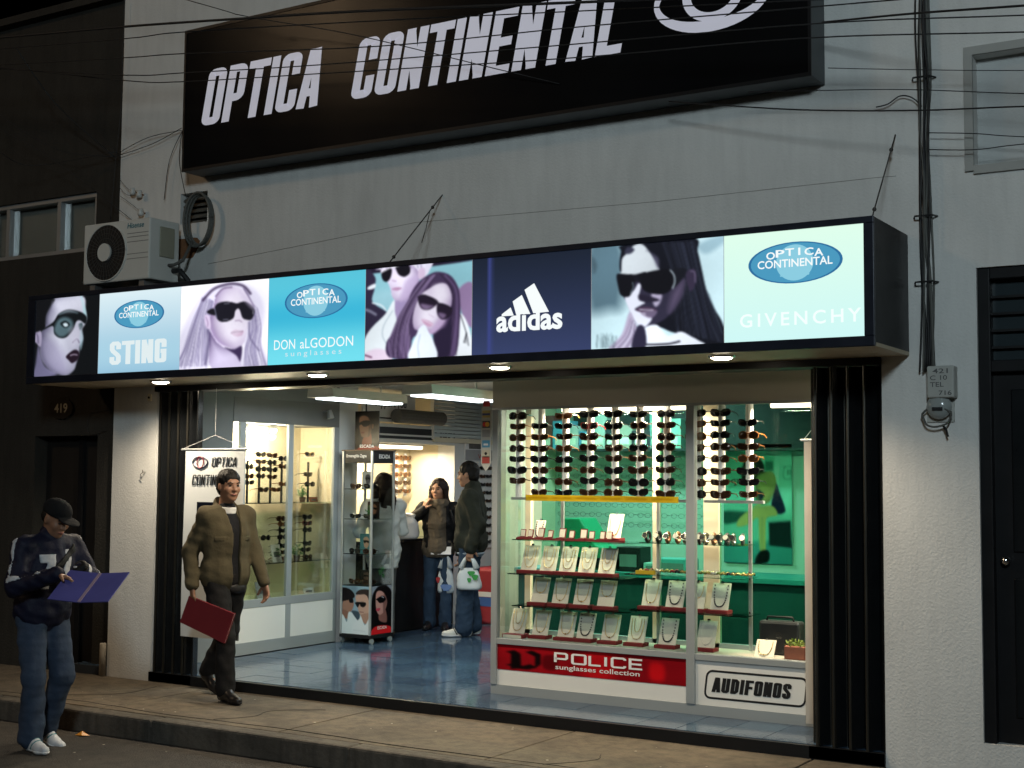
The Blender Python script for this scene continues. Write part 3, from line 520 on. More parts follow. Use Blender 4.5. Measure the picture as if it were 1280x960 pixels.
def emblem(pi, cu, cv, rw, rh):
    c = fpt(pi, cu, cv); par = panels[pi]
    for k, m_, l in ((1.06, EBD, .0012), (1.0, EB, .002), (.5, EBL, .0028)):
        sx = k if k > .6 else .42; sz = k if k > .6 else .92
        MB().add([c + Vector((rw * sx * math.cos(a), -l, rh * sz * math.sin(a))) for a in np.linspace(0, 2 * math.pi, 40)[:-1]], [tuple(range(39))]).build('emblem_disc', m_, par)
    for i, ch in enumerate('OPTICA'):
        t = (i - 2.5) / 2.5; text('lettering', ch, '-y', c + Vector((t * rw * .54 - rw * (.025 if ch == 'I' else .1), 0, rh * (.36 - .12 * t * t))), rw * (.05 if ch == 'I' else .2), rh * .38, EW, par, .02, lift=.004)
    text('lettering', 'CONTINENTAL', '-y', c + Vector((-rw * .84, 0, -rh * .22)), rw * 1.68, rh * .42, EW, par, .015, lift=.004); text('lettering', '50 Años', '-y', c + Vector((-rw * .33, 0, -rh * .68)), rw * .66, rh * .32, EBL, par, .01, lift=.004)
emblem(1, .5, .29, .262, .105); emblem(3, .5, .3, .275, .118); emblem(7, .52, .3, .27, .115)
heavy_word('STING', '-y', fpt(1, .15, .9), .63, .185, emit('sting_white', S(226, 238, 240), 1), panels[1], t=.17, cw=.4)
text('lettering', 'DON', '-y', fpt(3, .07, .83), .20, .072, EW, panels[3], .0); text('lettering', 'aLGODON', '-y', fpt(3, .345, .83), .485, .072, EW, panels[3], .0); text('lettering', 'sunglasses', '-y', fpt(3, .19, .93), .52, .05, EWS, panels[3], .0, spacing=1.5)
text('lettering', 'GIVENCHY', '-y', fpt(7, .12, .87), .73, .08, EWF, panels[7], .012, spacing=1.35)
text('lettering', 'adidas', '-y', fpt(5, .215, .78), .50, .15, EW, panels[5], .03)
for (x0, z0), (x1, z1), (tx, tz), (ux, uz) in (((.27, .60), (.42, .60), (.36, .53), (.30, .585)),): pass
for q in ([(.262, .615), (.365, .615), (.338, .53), (.262, .595)], [(.385, .605), (.505, .61), (.432, .41), (.355, .47)], [(.53, .605), (.66, .6), (.535, .30), (.455, .36)]): MB().add([fpt(5, *k) + Vector((0, -.003, 0)) for k in q], [(0, 1, 2, 3)]).build('stripe', EW, panels[5])
text('registered_mark', '®', '-y', fpt(5, .72, .65), .022, .022, EW, panels[5], 0)['kind'] = 'stuff'
# downlights under the box
DL = emit('downlight_glow', (1, .86, .66), 40)
dl0 = None
for i, (x_, y_) in enumerate(((-8.118, -.456), (-6.49, -.475), (-4.919, -.455), (-3.296, -.475))):
    t = thing('downlight', 'round lit downlight under the light box, %s' % ['by the white pillar', 'above the walking man in the brown jacket', 'before the doorway corner of the jewellery showcase', 'over the lettered red and white showcase base'][i], 'downlight', (x_, y_, LZ0 - .002), group='downlights under the light box')
    MB().tube([(0, 0, .0), (0, 0, -.012)], [.085, .078], 20).build('ring', CHROME, t, smooth=False); MB().tube([(0, 0, -.0125), (0, 0, -.020)], [.066, .05], 18).build('lens', DL, t)
    lamp('downlight_beam', 'SPOT', (0, 0, -.03), 120, (1, .84, .62), t, .05, 150)
# stay wires
def stay(label, a, c, tail=None):
    o = MB().tube([a, c], .0045, 6); o.ball(tuple(Vector(a) * .8 + Vector(c) * .2), .013); o.ball(tuple(Vector(a) * .1 + Vector(c) * .9), .013)
    if tail: o.tube([Vector(a) * .75 + Vector(c) * .25, Vector(a) * .62 + Vector(c) * .38 + Vector((.03, 0, -.06)), Vector(a) * .52 + Vector(c) * .48 + Vector((.04, 0, -.12))], .003, 5)
    tag(o.build('stay_wire', mat('rusty_wire', (.05, .045, .04), .7)), label, 'wire', 'stay wires holding the light box')
stay('thin stay wire with a loose tail above the couple print', (-5.72, .01, 3.815), (-5.726, -.65, 3.195), True); stay('thin stay wire at the mint green end of the light box', (-2.349, .01, 3.837), (-2.30, -.66, 3.195))
# ================================================================ big roof sign
SY = -.25
sg = thing('shop_sign', 'large black box sign lettered OPTICA CONTINENTAL in white on the upper wall', 'sign', (-5.47, SY / 2, 4.2)); so_ = Vector((5.47, -SY / 2, -4.2))
SFACE = mat('sign_face', (.006, .006, .0065), .2, var=.3, vs=1.2, spec=.05)
box('case', Vector((-8.15, SY + .006, 4.205)) + so_, Vector((-2.79, -.002, 5.38)) + so_, mat('sign_case', (.055, .065, .07), .5), sg)
box('face', Vector((-8.13, SY, 4.225)) + so_, Vector((-2.81, SY + .006, 5.36)) + so_, SFACE, sg)
for a, c in (((-8.15, SY - .006, 4.2), (-2.79, SY + .006, 4.225)), ((-8.15, SY - .006, 5.36), (-2.79, SY + .006, 5.385)), ((-8.15, SY - .006, 4.225), (-8.13, SY + .006, 5.36)), ((-2.81, SY - .006, 4.225), (-2.79, SY + .006, 5.36))): box('trim', Vector(a) + so_, Vector(c) + so_, BLACK, sg)
def wz(u, v): return py(u, v, SY)
o1, e1, t1 = wz(251, 158), wz(402, 130), wz(405, 57); hgt = t1.z - e1.z; sh = .2
heavy_word('OPTICA', '-y', Vector((o1.x, SY, o1.z)) + so_, t1.x - o1.x - sh * hgt * .7, hgt, LETW, sg, sh, t=.135, cw=.33, gap=.045)
o2, e2 = wz(438, 122), wz(781, 60)
heavy_word('CONTINENTAL', '-y', Vector((o2.x, SY, o1.z)) + so_, e2.x - o2.x - sh * hgt * .35, hgt, LETW, sg, sh, t=.135, cw=.33, gap=.045)
ec = wz(889, -4); ew = wz(964, -4).x - ec.x; eh = ec.z - wz(885, 40).z
def ring(cx, cz, rx, rz, w_, name, m_, par, y_, thin=1.0, n=48, pw=1.0):
    vs = []
    for k in range(n):
        a = 2 * math.pi * k / n; c_, s_ = math.cos(a), math.sin(a); q = w_ * (thin + (1 - thin) * abs(s_))
        vs += [(cx + rx * c_, y_, cz + rz * s_), (cx + (rx - q) * c_, y_, cz + (rz - q) * s_)]
    return MB().add(vs, [(2 * k, 2 * k + 1, 2 * ((k + 1) % n) + 1, 2 * ((k + 1) % n)) for k in range(n)]).build(name, m_, par)
cc = ec + so_; ring(cc.x, cc.z, ew, eh, .075, 'eye_outline', LETW, sg, SY - so_.y * 0 - .003 - (-5.47 * 0) + so_.y, .5); ring(cc.x + .01, cc.z + .02, ew * .52, eh * .8, .06, 'iris_ring', LETW, sg, SY - .0045 + so_.y)
# ================================================================ outdoor cooling unit
ac = thing('air_conditioner', 'white outdoor cooling unit with round dark fan standing on the light box end', 'air conditioner', (-8.68, -.285, 3.2)); ACW = mat('ac_shell', (.62, .62, .58), .45, var=.08, vs=4)
box('shell', (-.39, -.165, .105), (.39, .165, .61), ACW, ac, .012)
for x_ in (-.33, .25): box('foot', (x_, -.14, 0), (x_ + .06, .14, .104), mat('galvanised', (.25, .25, .25), .5, .7), ac)
def disc(name, c, r, m_, par, n=36, d=.004): return MB().tube([(c[0], c[1], c[2]), (c[0], c[1] - d, c[2])], r, n).build(name, m_, par)
fc = (-.115, -.1655, .355); disc('fan_well', fc, .232, mat('fan_dark', (.008, .008, .008), .7), ac); disc('hub', (fc[0], fc[1] - .012, fc[2]), .075, ACW, ac, d=.015)
g = MB()
for k in range(36): a = k * math.pi / 18; g.tube([(fc[0] + .07 * math.cos(a), fc[1] - .01, fc[2] + .07 * math.sin(a)), (fc[0] + .228 * math.cos(a + .12), fc[1] - .008, fc[2] + .228 * math.sin(a + .12))], .0022, 4)
for r_ in (.12, .16, .2): g.tube([(fc[0] + r_ * math.cos(a), fc[1] - .009, fc[2] + r_ * math.sin(a)) for a in np.linspace(0, 2 * math.pi, 33)], .0018, 4)
g.build('fan_guard', mat('guard_grey', (.06, .06, .058), .5), ac); MB().tube([(fc[0] + .236 * math.cos(a), fc[1] - .003, fc[2] + .236 * math.sin(a)) for a in np.linspace(0, 2 * math.pi, 41)], .007, 6).build('fan_rim', ACW, ac, smooth=True)
text('lettering', 'Hisense', '-y', (.13, -.166, .535), .19, .045, mat('teal_ink', (.0, .14, .18), .4), ac, .01, shear=.15)
for z_ in (.49, .46, .42, .32, .28): box('groove', (.13, -.167, z_), (.375, -.1645, z_ + .005), mat('groove_grey', (.2, .2, .19), .7), ac)
box('service_cover', (.39, -.06, .30), (.402, .1, .55), mat('cover_beige', (.3, .29, .22), .6), ac, .006); MB().tube([(.39, .1, .2), (.47, .1, .2), (.52, .14, .12), (.52, .2, .0)], .022, 10).build('hose', CABLE, ac, smooth=True); MB().tube([(.39, .05, .24), (.45, .05, .24), (.5, .1, .28), (.5, .2, .45)], .014, 8).build('copper_pipe', mat('lagging', (.1, .095, .085), .8), ac, smooth=True)
cl = MB()
for k in range(3): cl.tube([(-8.11 - .005 * k + (.17 + .008 * k) * math.cos(a) * .8, -.06 - .02 * k, 3.83 + (.21 + .008 * k) * math.sin(a)) for a in np.linspace(0, 2 * math.pi, 33)], .011, 6)
tag(cl.build('cable_coil', mat('grey_sheath', (.1, .1, .09), .7), smooth=True), 'coiled grey cable hanging in front of the vent grille', 'cable')
rs = MB().add([(-8.35 + .16 * math.cos(a) * (1 + .2 * math.sin(3 * a)), -.0015, 3.62 + .12 * math.sin(a) * (1 + .3 * math.cos(2 * a))) for a in np.linspace(0, 2 * math.pi, 19)[:-1]], [tuple(range(18))]).build('rust_patch', mat('rust', (.2, .09, .04), .9, var=.4, vs=14)); rs.parent = b; rs.location = (5.5, -.1, 0)
# ================================================================ shop interior shell
ORD = ['first', 'second', 'third', 'fourth', 'fifth', 'sixth', 'seventh', 'eighth', 'ninth', 'tenth', 'eleventh', 'twelfth']
CEILM = mat('ceiling_white', (.55, .55, .53), .8, var=.05)
XL = -8.72
tag(box('ceiling', (-9.6, .2, 2.64), (-2.40, 8, 2.74), CEILM), kind='structure')
tag(box('ceiling_edge', (-8.63, .2, 2.466), (-2.45, .24, 2.639), CEILM), kind='structure')
tag(box('interior_wall_left', (-8.9, .252, FZ - .02), (XL, 1.028, 2.639), GREYW), kind='structure')
tag(box('interior_wall_left_pillar', (-8.95, 2.56, FZ - .02), (XL, 2.86, 2.639), mat('white_wall_paint', (.6, .62, .62), .6, var=.05, vs=2)), kind='structure')
tag(box('interior_wall_left_rear', (-8.95, 4.64, FZ - .02), (XL, 8, 2.639), WHITEP), kind='structure')
tag(box('interior_wall_niche', (-9.45, 2.86, FZ - .02), (-9.35, 4.64, 2.639), CREAM), kind='structure')
tag(box('interior_wall_niche_side', (-9.35, 2.5605, FZ - .02), (-8.951, 2.859, 2.639), CREAM), kind='structure'); tag(box('interior_wall_niche_rear', (-9.35, 4.641, FZ - .02), (-8.951, 4.9, 2.639), CREAM), kind='structure')
tag(box('interior_wall_back', (-8.72, 7.6, FZ - .02), (-5.3, 7.7, 2.639), WHITEP), kind='structure')
TEAL = mat('green_wall_paint', (.5, .58, .5), .5, var=.1, vs=1.5)
tag(box('workshop_wall_back', (-6.4, 2.9, FZ - .02), (-2.40, 3.0, 2.639), TEAL), kind='structure')
tag(box('workshop_wall_side', (-6.5, 2.02, FZ - .02), (-6.4, 3.0, 2.639), CREAM), kind='structure')
tag(box('workshop_wall_right', (-2.45, .252, FZ - .02), (-2.40, 2.899, 2.639), TEAL), kind='structure')
# ================================================================ eyewear prototypes
def sun_mesh(style):
    """a pair of sunglasses 0.14 m wide; lenses look towards -y, temples run back along +y"""
    W = .066; H = (.046, .040, .050)[style]; fr = MB(); ln = MB()
    def outline(s, k=1.0, dy=0):
        P = []
        for i in range(14):
            a = 2 * math.pi * i / 14; c_, s_ = math.cos(a), math.sin(a); ex = (.75, .6, .9)[style]
            x = s * (.036 + .031 * k * math.copysign(abs(c_) ** ex, c_)); z = H / 2 * k * math.copysign(abs(s_) ** ex, s_) + (.006 * c_ if style != 2 else -.004 * abs(c_))
            P.append((x, dy + .35 * x * x * 4, z))
        return P
    for s in (-1, 1):
        o, q, bk = outline(s, 1.06), outline(s, .86), outline(s, 1.06, .006); n = 14
        fr.add(o + q, [(i, (i + 1) % n, n + (i + 1) % n, n + i) for i in range(n)]); fr.add(o + bk, [(i, n + i, n + (i + 1) % n, (i + 1) % n) for i in range(n)])
        ce = (s * .036, -.006 + .35 * .036 * .036 * 4, 0); q2 = outline(s, .88, .0015)
        ln.add(q2 + [ce], [(i, (i + 1) % n, n) for i in range(n)])
        fr.tube([(s * .066, .006, .008), (s * .071, .02, .008), (s * .070, .09, .004), (s * .066, .125, -.012)], [.0045, .0042, .003, .003], 5)
    fr.tube([(-.010, -.001, .006), (0, -.003, .009), (.010, -.001, .006)], .0035, 6)
    return fr.mesh('frame'), ln.mesh('lens', True)
FRM = {'black': mat('frame_black', (.012, .011, .011), .2, var=.2), 'brown': mat('frame_tortoise', (.07, .028, .01), .2, var=.7, vs=70), 'amber': mat('frame_amber', (.2, .075, .018), .2, var=.5, vs=60), 'gold': mat('frame_gold', (.5, .36, .16), .25, .9), 'red': mat('frame_red', (.22, .02, .02), .25)}
LNS = {'black': mat('lens_black', (.008, .008, .009), .08, var=.1, spec=.6), 'brown': mat('lens_brown', (.028, .013, .007), .08, var=.1, spec=.6), 'amber': mat('lens_amber', (.06, .025, .01), .08, spec=.6), 'gold': mat('lens_grey', (.03, .03, .03), .08), 'red': mat('lens_dark', (.015, .01, .01), .08)}
PROTO = {}
for st_ in range(3):
    for c_ in FRM:
        f_, l_ = sun_mesh(st_); f_.materials.append(FRM[c_]); l_.materials.append(LNS[c_]); PROTO[st_, c_] = (f_, l_)
def sunglasses(label, group, loc, rz=0, col='black', style=0, sc=1, parts=True, tilt=0):
    t = thing('sunglasses', label, 'sunglasses', loc, rz, group); t.scale = (sc,) * 3; t.rotation_euler = (tilt, 0, rz)
    link('frame', PROTO[style, col][0], None, t); link('lenses', PROTO[style, col][1], None, t); return t
CNAME = {'black': 'black', 'brown': 'dark brown', 'amber': 'amber brown', 'gold': 'thin gold rimmed', 'red': 'dark red'}
# ================================================================ street-side showcase with jewellery
CY = .62; X0, X1 = -5.65, -2.56
sc = thing('jewellery_showcase', 'wide glazed street-side showcase of sunglasses and jewellery on a lettered white base', 'showcase', (-4.1, CY, FZ)); co = Vector((4.1, -CY, -FZ))
def cb(name, a, c, m, par=sc, bevel=0): return box(name, Vector(a) + co, Vector(c) + co, m, par, bevel)
GREYF = mat('satin_fascia', (.62, .58, .5), .45, 0, var=.05, vs=2)
cb('base_panel', (X0 + .05, CY + .012, .15), (-4.03, CY + .03, .455), WHITEP); cb('base_panel', (-3.965, CY + .012, .15), (X1, CY + .03, .455), WHITEP)
cb('plinth', (X0, CY - .004, FZ), (X1, CY + .05, .15), ALUP); cb('ledge_rail', (X0, CY - .006, .455), (X1, CY + .06, .50), ALUP, bevel=.004)
cb('fascia', (X0, CY - .008, 2.24), (X1, CY + .05, 2.52), GREYF); cb('fascia_lip', (X0, CY - .016, 2.232), (X1, CY + .03, 2.25), ALU)
for a_, c_ in ((X0, X0 + .05), (-4.03, -3.965)): cb('post', (a_, CY - .012, .15 if a_ < -5 else .15), (c_, CY + .045, 2.232), ALUP, bevel=.004)
cb('display_floor', (X0 + .05, CY + .06, .47), (X1, 1.04, .497), mat('display_cloth', (.4, .37, .32), .8)); cb('case_ceiling', (X0, CY + .05, 2.30), (X1, 1.04, 2.32), WHITE)
cb('side_panel', (X0, CY + .06, .15), (X0 + .02, 1.04, 2.30), glass('side_glass', (.93, .95, .94), 1.3, .4)); 
for a_, c_ in ((X0 + .05, -4.03), (-3.965, X1)): cb('front_pane', (a_, CY + .012, .50), (c_, CY + .018, 2.24), GLASS)
cb('rear_pane', (-5.46, 1.046, .5), (X1, 1.052, 2.30), GREENG)
for u_ in (662, 821): x_ = py(u_, 560, 1.05).x; cb('rear_post', (x_ - .025, 1.03, .497), (x_ + .025, 1.075, 2.30), CREAM)
x_ = py(890, 560, 1.05).x; cb('rear_post', (x_ - .06, 1.03, .497), (x_ + .06, 1.08, 2.30), CREAM); cb('rear_rail', (X0 + .02, 1.03, .47), (X1, 1.09, .53), ALUP)
# lettered panels on the base
pp_ = Print([(45, 62), (1220, 155), (1220, 337), (45, 232)], (130, 12, 22), 150, 30)
pp_.poly([(45, 60), (400, 90), (400, 260), (45, 232)], (150, 14, 24), 100, .7); pp_.poly([(600, 100), (760, 115), (760, 300), (600, 290)], (186, 18, 26), 80, .8); pp_.poly([(1000, 190), (1080, 200), (1080, 300), (1000, 290)], (205, 18, 26), 30, .9); pp_.poly([(345, 145), (425, 150), (420, 235), (345, 225)], (84, 6, 14), 14, .9)
for q in ([(140, 120), (200, 135), (205, 230), (140, 232)], [(110, 118), (160, 108), (200, 130), (150, 135)], [(110, 205), (150, 195), (150, 215)], [(230, 120), (270, 110), (325, 135), (325, 200), (290, 228), (290, 150)], [(200, 215), (260, 200), (300, 222), (250, 236), (205, 232)]): pp_.poly(q, (14, 6, 8), 6, sm=False)
rp = pp_.build('red_sign_panel', PRN, Vector((-5.615, CY + .009, .458)) + co, (1.58, 0, 0), (0, 0, .193), sc)
POLW = mat('police_white', (.75, .75, .75), .5)
def mono(ch):
    a = {'P': [([(0, 0), (0, 1), (.75, 1), (.85, .9), (.85, .5), (.75, .4), (0, .4)], False)], 'O': [(rrect(0, 0, .95, 1, .12), True)], 'L': [([(0, 1), (0, 0), (.8, 0)], False)], 'I': [([(0, 0), (0, 1)], False)], 'C': [([(.9, .8), (.9, .9), (.8, 1), (.1, 1), (0, .9), (0, .1), (.1, 0), (.8, 0), (.9, .1), (.9, .2)], False)], 'E': [([(.85, 1), (0, 1), (0, 0), (.85, 0)], False), ([(0, .5), (.8, .5)], False)]}
    return a[ch], {'I': .12, 'L': .8}.get(ch, .92)
x_ = 0; wl = MB(); ox = -5.615 + 1.58 * (435 - 45) / 1175; ww = 1.58 * 515 / 1175; hh = .082
for ch in 'POLICE':
    st_, ad = mono(ch); vs, fs = strokes(st_, .2); wl = MB().add([Vector((ox + (v_[0] + x_) * ww / 6.1, CY + .009 - .003 - v_[2], .355 + v_[1] * hh * .8)) + co for v_ in vs], fs); wl.build('letter', POLW, rp); x_ += ad + .35
text('lettering', 'sunglasses collection', '-y', Vector((ox, CY + .009, .293)) + co, ww, .045, POLW, rp, .01)
aud = MB(); vs, fs = strokes([(rrect(0, 0, .72, .185, .04), True)], .014); aud.add([Vector((-3.9 + v_[0] + v_[1] * .12, CY + .010, .203 + v_[1])) + co for v_ in vs], fs).build('outline_frame', LETB, sc)
heavy_word('AUDIFONOS', '-y', Vector((-3.845, CY + .012, .245)) + co, .565, .10, LETB, sc, .16, t=.17, cw=.36, gap=.05)
# price rail and display columns with sunglasses
cb('column_rail', (X0 + .08, .765, 1.545), (-4.06, .80, 1.565), ALU); cb('column_rail', (-3.96, .765, 1.545), (py(955, 628, .78).x, .80, 1.565), ALU)
yl = Print([(0, 0), (600, 0), (600, 30), (0, 30)], (226, 184, 40), 120, 8)
for i in range(6): yl.line([(15 + i * 98, 15), (45 + i * 98, 14), (85 + i * 98, 15)], (186, 128, 10), 9, 6, .7)
a_, c_ = py(657, 620, .745), py(848, 631, .745); ys = yl.build('price_strip', PRN, Vector((a_.x, .745, 1.585)) + co, (c_.x - a_.x, 0, 0), (0, 0, .045), sc)
COLS = [(649, 0, 7), (677, 1, 8), (707, 0, 8), (738, 0, 8), (769, 0, 8), (800, 0, 8), (834, 0, 8), (872, 0, 8), (902, 0, 8), (937, 1, 8)]
g_ = random.Random(11)
for ci, (u_, skip, n_) in enumerate(COLS):
    X_ = py(u_, 560, .80).x; MB().cyl(Vector((X_, .80, 1.565)) + co, Vector((X_, .80, 2.30)) + co, .027, 14).build('display_column', WHITE, sc, smooth=False)
    for r_ in range(n_):
        if r_ < skip: continue
        z_ = 2.19 - r_ * (.083 if n_ == 8 else .083); cl_ = g_.choices(['black', 'brown', 'amber', 'gold'], [5, 4, 1.8 if r_ < 3 else .6, .5])[0]; stl = g_.randrange(3)
        if (ci, r_) == (3, 1): cl_ = 'red'
        sunglasses('%s sunglasses, %s down on the %s white column from the doorway' % (CNAME[cl_], ORD[r_], ORD[ci]), 'sunglasses on white columns in the street-side showcase', (X_ + g_.uniform(-.004, .004), .762, z_ + g_.uniform(-.006, .006)), R(g_.uniform(-7, 7)), cl_, stl, 1.10 + g_.uniform(-.08, .10), tilt=R(g_.uniform(-6, 6)))
        box('peg', Vector((X_ - .008, .765, z_ - .004)) + co, Vector((X_ + .008, .775, z_ + .004)) + co, WHITE, sc)
# strip lamps in the top of the case
TUBE = emit('warm_tube_glow', (1, .84, .58), 7)
for a_, c_ in ((-5.25, -4.12), (-3.55, -2.68)):
    t = thing('strip_lamp', 'glowing warm strip lamp inside the top of the showcase %s' % ('behind the seven columns' if a_ < -5 else 'beside the folded black gate'), 'lamp', ((a_ + c_) / 2, .95, 2.30), group='strip lamps in the showcase'); h_ = (c_ - a_) / 2
    box('housing', (-h_, -.035, -.03), (h_, .035, .0), WHITE, t); MB().cyl((-h_ + .03, 0, -.055), (h_ - .03, 0, -.055), .024, 12).build('tube', TUBE, t)
    lamp('strip_light', 'AREA', (0, -.06, -.09), 85, (1, .83, .58), t, h_ * 1.8, sy=.06)
for x_ in (-5.02, -4.28, -3.35): 
    t = thing('halogen_spot', 'tiny bright halogen spot hidden at the top of the showcase, %s' % {-5.02: 'by the third column', -4.28: 'by the sixth column', -3.35: 'right of the last column'}[x_], 'lamp', (x_, .72, 2.298)); MB().tube([(0, 0, 0), (0, 0, -.03)], [.022, .03], 12).build('cup', CHROME, t); MB().ball((0, 0, -.035), .022, 10, 8).build('bulb', emit('halogen_glow', (1, .88, .66), 30) if 'halogen_glow' not in MATS else MATS['halogen_glow'], t)
# shelves
SH = {'ring': (-5.52, -4.50, 1.245), 'upper': (-5.56, -4.58, .985), 'lower': (-5.52, -4.53, .745), 'watch': (-4.44, -3.66, 1.255), 'bracelet': (-4.56, -3.64, 1.025), 'side': (-4.52, -3.62, .768)}
for k_, (a_, c_, z_) in SH.items(): cb('shelf', (a_, .70, z_ - .008), (c_, .98, z_), SHELFG)
for u_ in (703, 823, 938):
    x_ = py(u_, 690, .99).x; cb('shelf_standard', (x_ - .012, .982, .497), (x_ + .012, 1.0, 1.545), ALU)
    for z_ in (.74, .98, 1.02, 1.24): cb('bracket_pin', (x_ - .006, .972, z_ + .02), (x_ + .006, .981, z_ + .035), CHROME)
# jewellery stands
BOARD = mat('cream_leatherette', (.82, .77, .65), .55, var=.05, vs=20); GOLD = mat('gold', (.75, .52, .2), .28, 1, var=.1); DBEAD = mat('dark_beads', (.03, .025, .03), .2); PEARL = mat('pearl', (.75, .7, .62), .25)
def stand(label, nlabel, u_, v_, z_, w_=.138, h_=.198, kind='chain', base=True, ry=0, y_=.80, tilt=20):
    X_ = py(u_, v_, y_).x; t = thing('necklace_stand', label, 'jewellery stand', (X_, y_, z_), ry, 'cream necklace stands in the street-side showcase'); M_ = Matrix.Translation((0, -.01, .024 if base else 0)) @ Matrix.Rotation(R(-tilt), 4, 'X')
    if base: box('base', (-w_ / 2 - .012, -.055, 0), (w_ / 2 + .012, .05, .026), RED, t, .004)
    MB().box((-w_ / 2, 0, 0), (w_ / 2, .008, h_), M_).build('board', BOARD, t, bevel=.002); MB().box((-.02, .008, .04), (.02, .012, h_ * .8), M_ @ Matrix.Rotation(R(-0), 4, 'X')).build('back_strut', RED, t)
    MB().box((-.008, -.004, h_), (.008, .01, h_ + .012), M_).build('hook', CHROME, t)
    n = MB(); a = w_ * .36; top = h_ * .9; low = h_ * (.12 if kind != 'short' else .38)
    P = [M_ @ Vector((a * math.copysign(abs(math.sin(q)) ** .8, math.sin(q)) * (1 if q > -9 else 1), -.004, top - (top - low) * (math.cos(q / 2 * 1.0) if False else (1 - (abs(q) / (math.pi / 2)) ** 2.2)))) for q in np.linspace(-math.pi / 2, math.pi / 2, 25)]
    if kind == 'beads':
        for q in P: n.ball(q, .0058, 6, 4)
    elif kind == 'double':
        n.tube(P, .0026, 5); n.tube([M_ @ (M_.inverted() @ q + Vector((0, -.002, 0)) - Vector(((M_.inverted() @ q).x * .45, 0, -(top - (M_.inverted() @ q).z) * .35))) for q in P], .0024, 5)
    else:
        n.tube(P, .0026, 5); n.ball(P[12], .007, 6, 4)
    mm = {'beads': DBEAD, 'pearl': PEARL}.get(kind, GOLD)
    o = n.build('necklace', mm, smooth=True); o.location = t.location; o.rotation_euler = t.rotation_euler; tag(o, nlabel, 'necklace', 'necklaces on stands in the street-side showcase')
def crow(us, vs_, zk, where, kinds, **kw):
    for i, u_ in enumerate(us):
        stand('cream necklace board, %s from the doorway on %s' % (ORD[i], where), '%s necklace on the %s board from the doorway, %s' % ({'chain': 'fine gold', 'double': 'double gold', 'beads': 'dark beaded', 'short': 'short gold'}[kinds[i]], ORD[i], where), u_, vs_[i] if isinstance(vs_, list) else vs_, zk, kind=kinds[i], **kw)
crow([661, 685, 709, 733, 758], 708, SH['upper'][2], 'the shelf under the rings', ['double', 'double', 'double', 'double', 'double'])
crow([674, 700, 727, 757], 748, SH['lower'][2], 'the lower doorway shelf', ['short', 'chain', 'chain', 'short'])
crow([646, 675, 707, 731, 762, 795, 834], 795, .497, 'the showcase floor', ['double', 'chain', 'chain', 'beads', 'chain', 'double', 'beads'])
crow([813, 843, 869, 899], 752, SH['side'][2], 'the shelf under the bracelets', ['chain', 'beads', 'short', 'beads'])
stand('cream necklace board standing on the showcase floor right of the broad mullion', 'looped pearl necklace on the board right of the broad mullion', 882, 800, .497, kind='pearl')
stand('cream necklace board lying back beside the flower trough', 'fine gold necklace on the board beside the flower trough', 955, 812, .497, .14, .13, base=False, tilt=30, y_=.74)
stand('tall cream necklace board among the ring boxes', 'fine gold necklace on the tall board among the ring boxes', 767, 668, SH['ring'][2], .12, .19, y_=.88); stand('small cream board with strung dark beads behind the ring boxes', 'strung dark beads on the small board behind the ring boxes', 673, 664, SH['ring'][2], .085, .15, kind='beads', base=False, y_=.9)
for i, u_ in enumerate([652, 661, 674, 686, 701, 713, 728, 738, 751, 760]):
    s_ = (1, 1, 1.25, .95, 1.25, 1, 1.25, 1, 1, 1)[i]; t = thing('ring_box', 'open red ring box with white lining, %s from the doorway on its shelf' % ORD[i], 'ring box', (py(u_, 668, .76).x, .76, SH['ring'][2]), R(g_.uniform(-8, 8)), 'open ring boxes on a glass shelf'); w_ = .022 * s_
    box('tray', (-w_, -.03, 0), (w_, .02, .02), RED, t, .003); MB().box((-w_, -.004, 0), (w_, .006, .058 * s_), Matrix.Translation((0, .02, .018)) @ Matrix.Rotation(R(-14), 4, 'X')).build('lid', RED, t); MB().box((-w_ * .82, -.0065, .004), (w_ * .82, -.0042, .052 * s_), Matrix.Translation((0, .02, .018)) @ Matrix.Rotation(R(-14), 4, 'X')).build('lining', BOARD, t)
rb = box('red_riser', (py(650, 668, .78).x, .72, SH['ring'][2] + 0), (py(785, 668, .78).x, .735, SH['ring'][2] + .014), RED); tag(rb, 'long red velvet edge strip in front of the ring boxes', 'display riser')
tr = thing('jewellery_tray', 'shallow red tray lined in cream lying at the doorway corner of the showcase floor', 'tray', (py(642, 800, .70).x, .71, .497)); box('body', (-.09, -.035, 0), (.09, .035, .03), RED, tr, .003); box('lining', (-.08, -.037, .004), (.08, -.0352, .026), BOARD, tr)
# watches, bracelets
WB = [mat('watch_black', (.02, .02, .02), .3), mat('watch_rose', (.45, .22, .12), .3, .7), mat('watch_steel', (.6, .58, .52), .25, 1)]
for i, u_ in enumerate([810, 822, 835, 846, 857, 873, 882, 891, 900, 908, 917, 927]):
    m_ = WB[(0, 0, 1, 1, 2, 0, 2, 1, 2, 0, 2, 0)[i]]; t = thing('watch', '%s wristwatch on its cuff, %s from the doorway in the watch row' % (('black', 'black', 'rose gold', 'rose gold', 'steel', 'black', 'steel', 'rose gold', 'steel', 'black', 'steel', 'black')[i], ORD[i]), 'watch', (py(u_, 668, .80).x, .80 + .02 * (i % 2), SH['watch'][2]), R(g_.uniform(-15, 15)), 'watches in a row in the street-side showcase')
    MB().tube([(0, .03 * math.cos(a), .036 + .034 * math.sin(a)) for a in np.linspace(-math.pi * .95, math.pi * .95, 15)], .012, 6).build('strap', m_, t, smooth=True); MB().tube([(0, -.034, .045), (0, -.046, .049)], .022, 14).build('case', WB[2], t); MB().tube([(0, -.0462, .049), (0, -.0475, .0495)], .018, 14).build('dial', (LETB, BOARD)[i % 2], t)
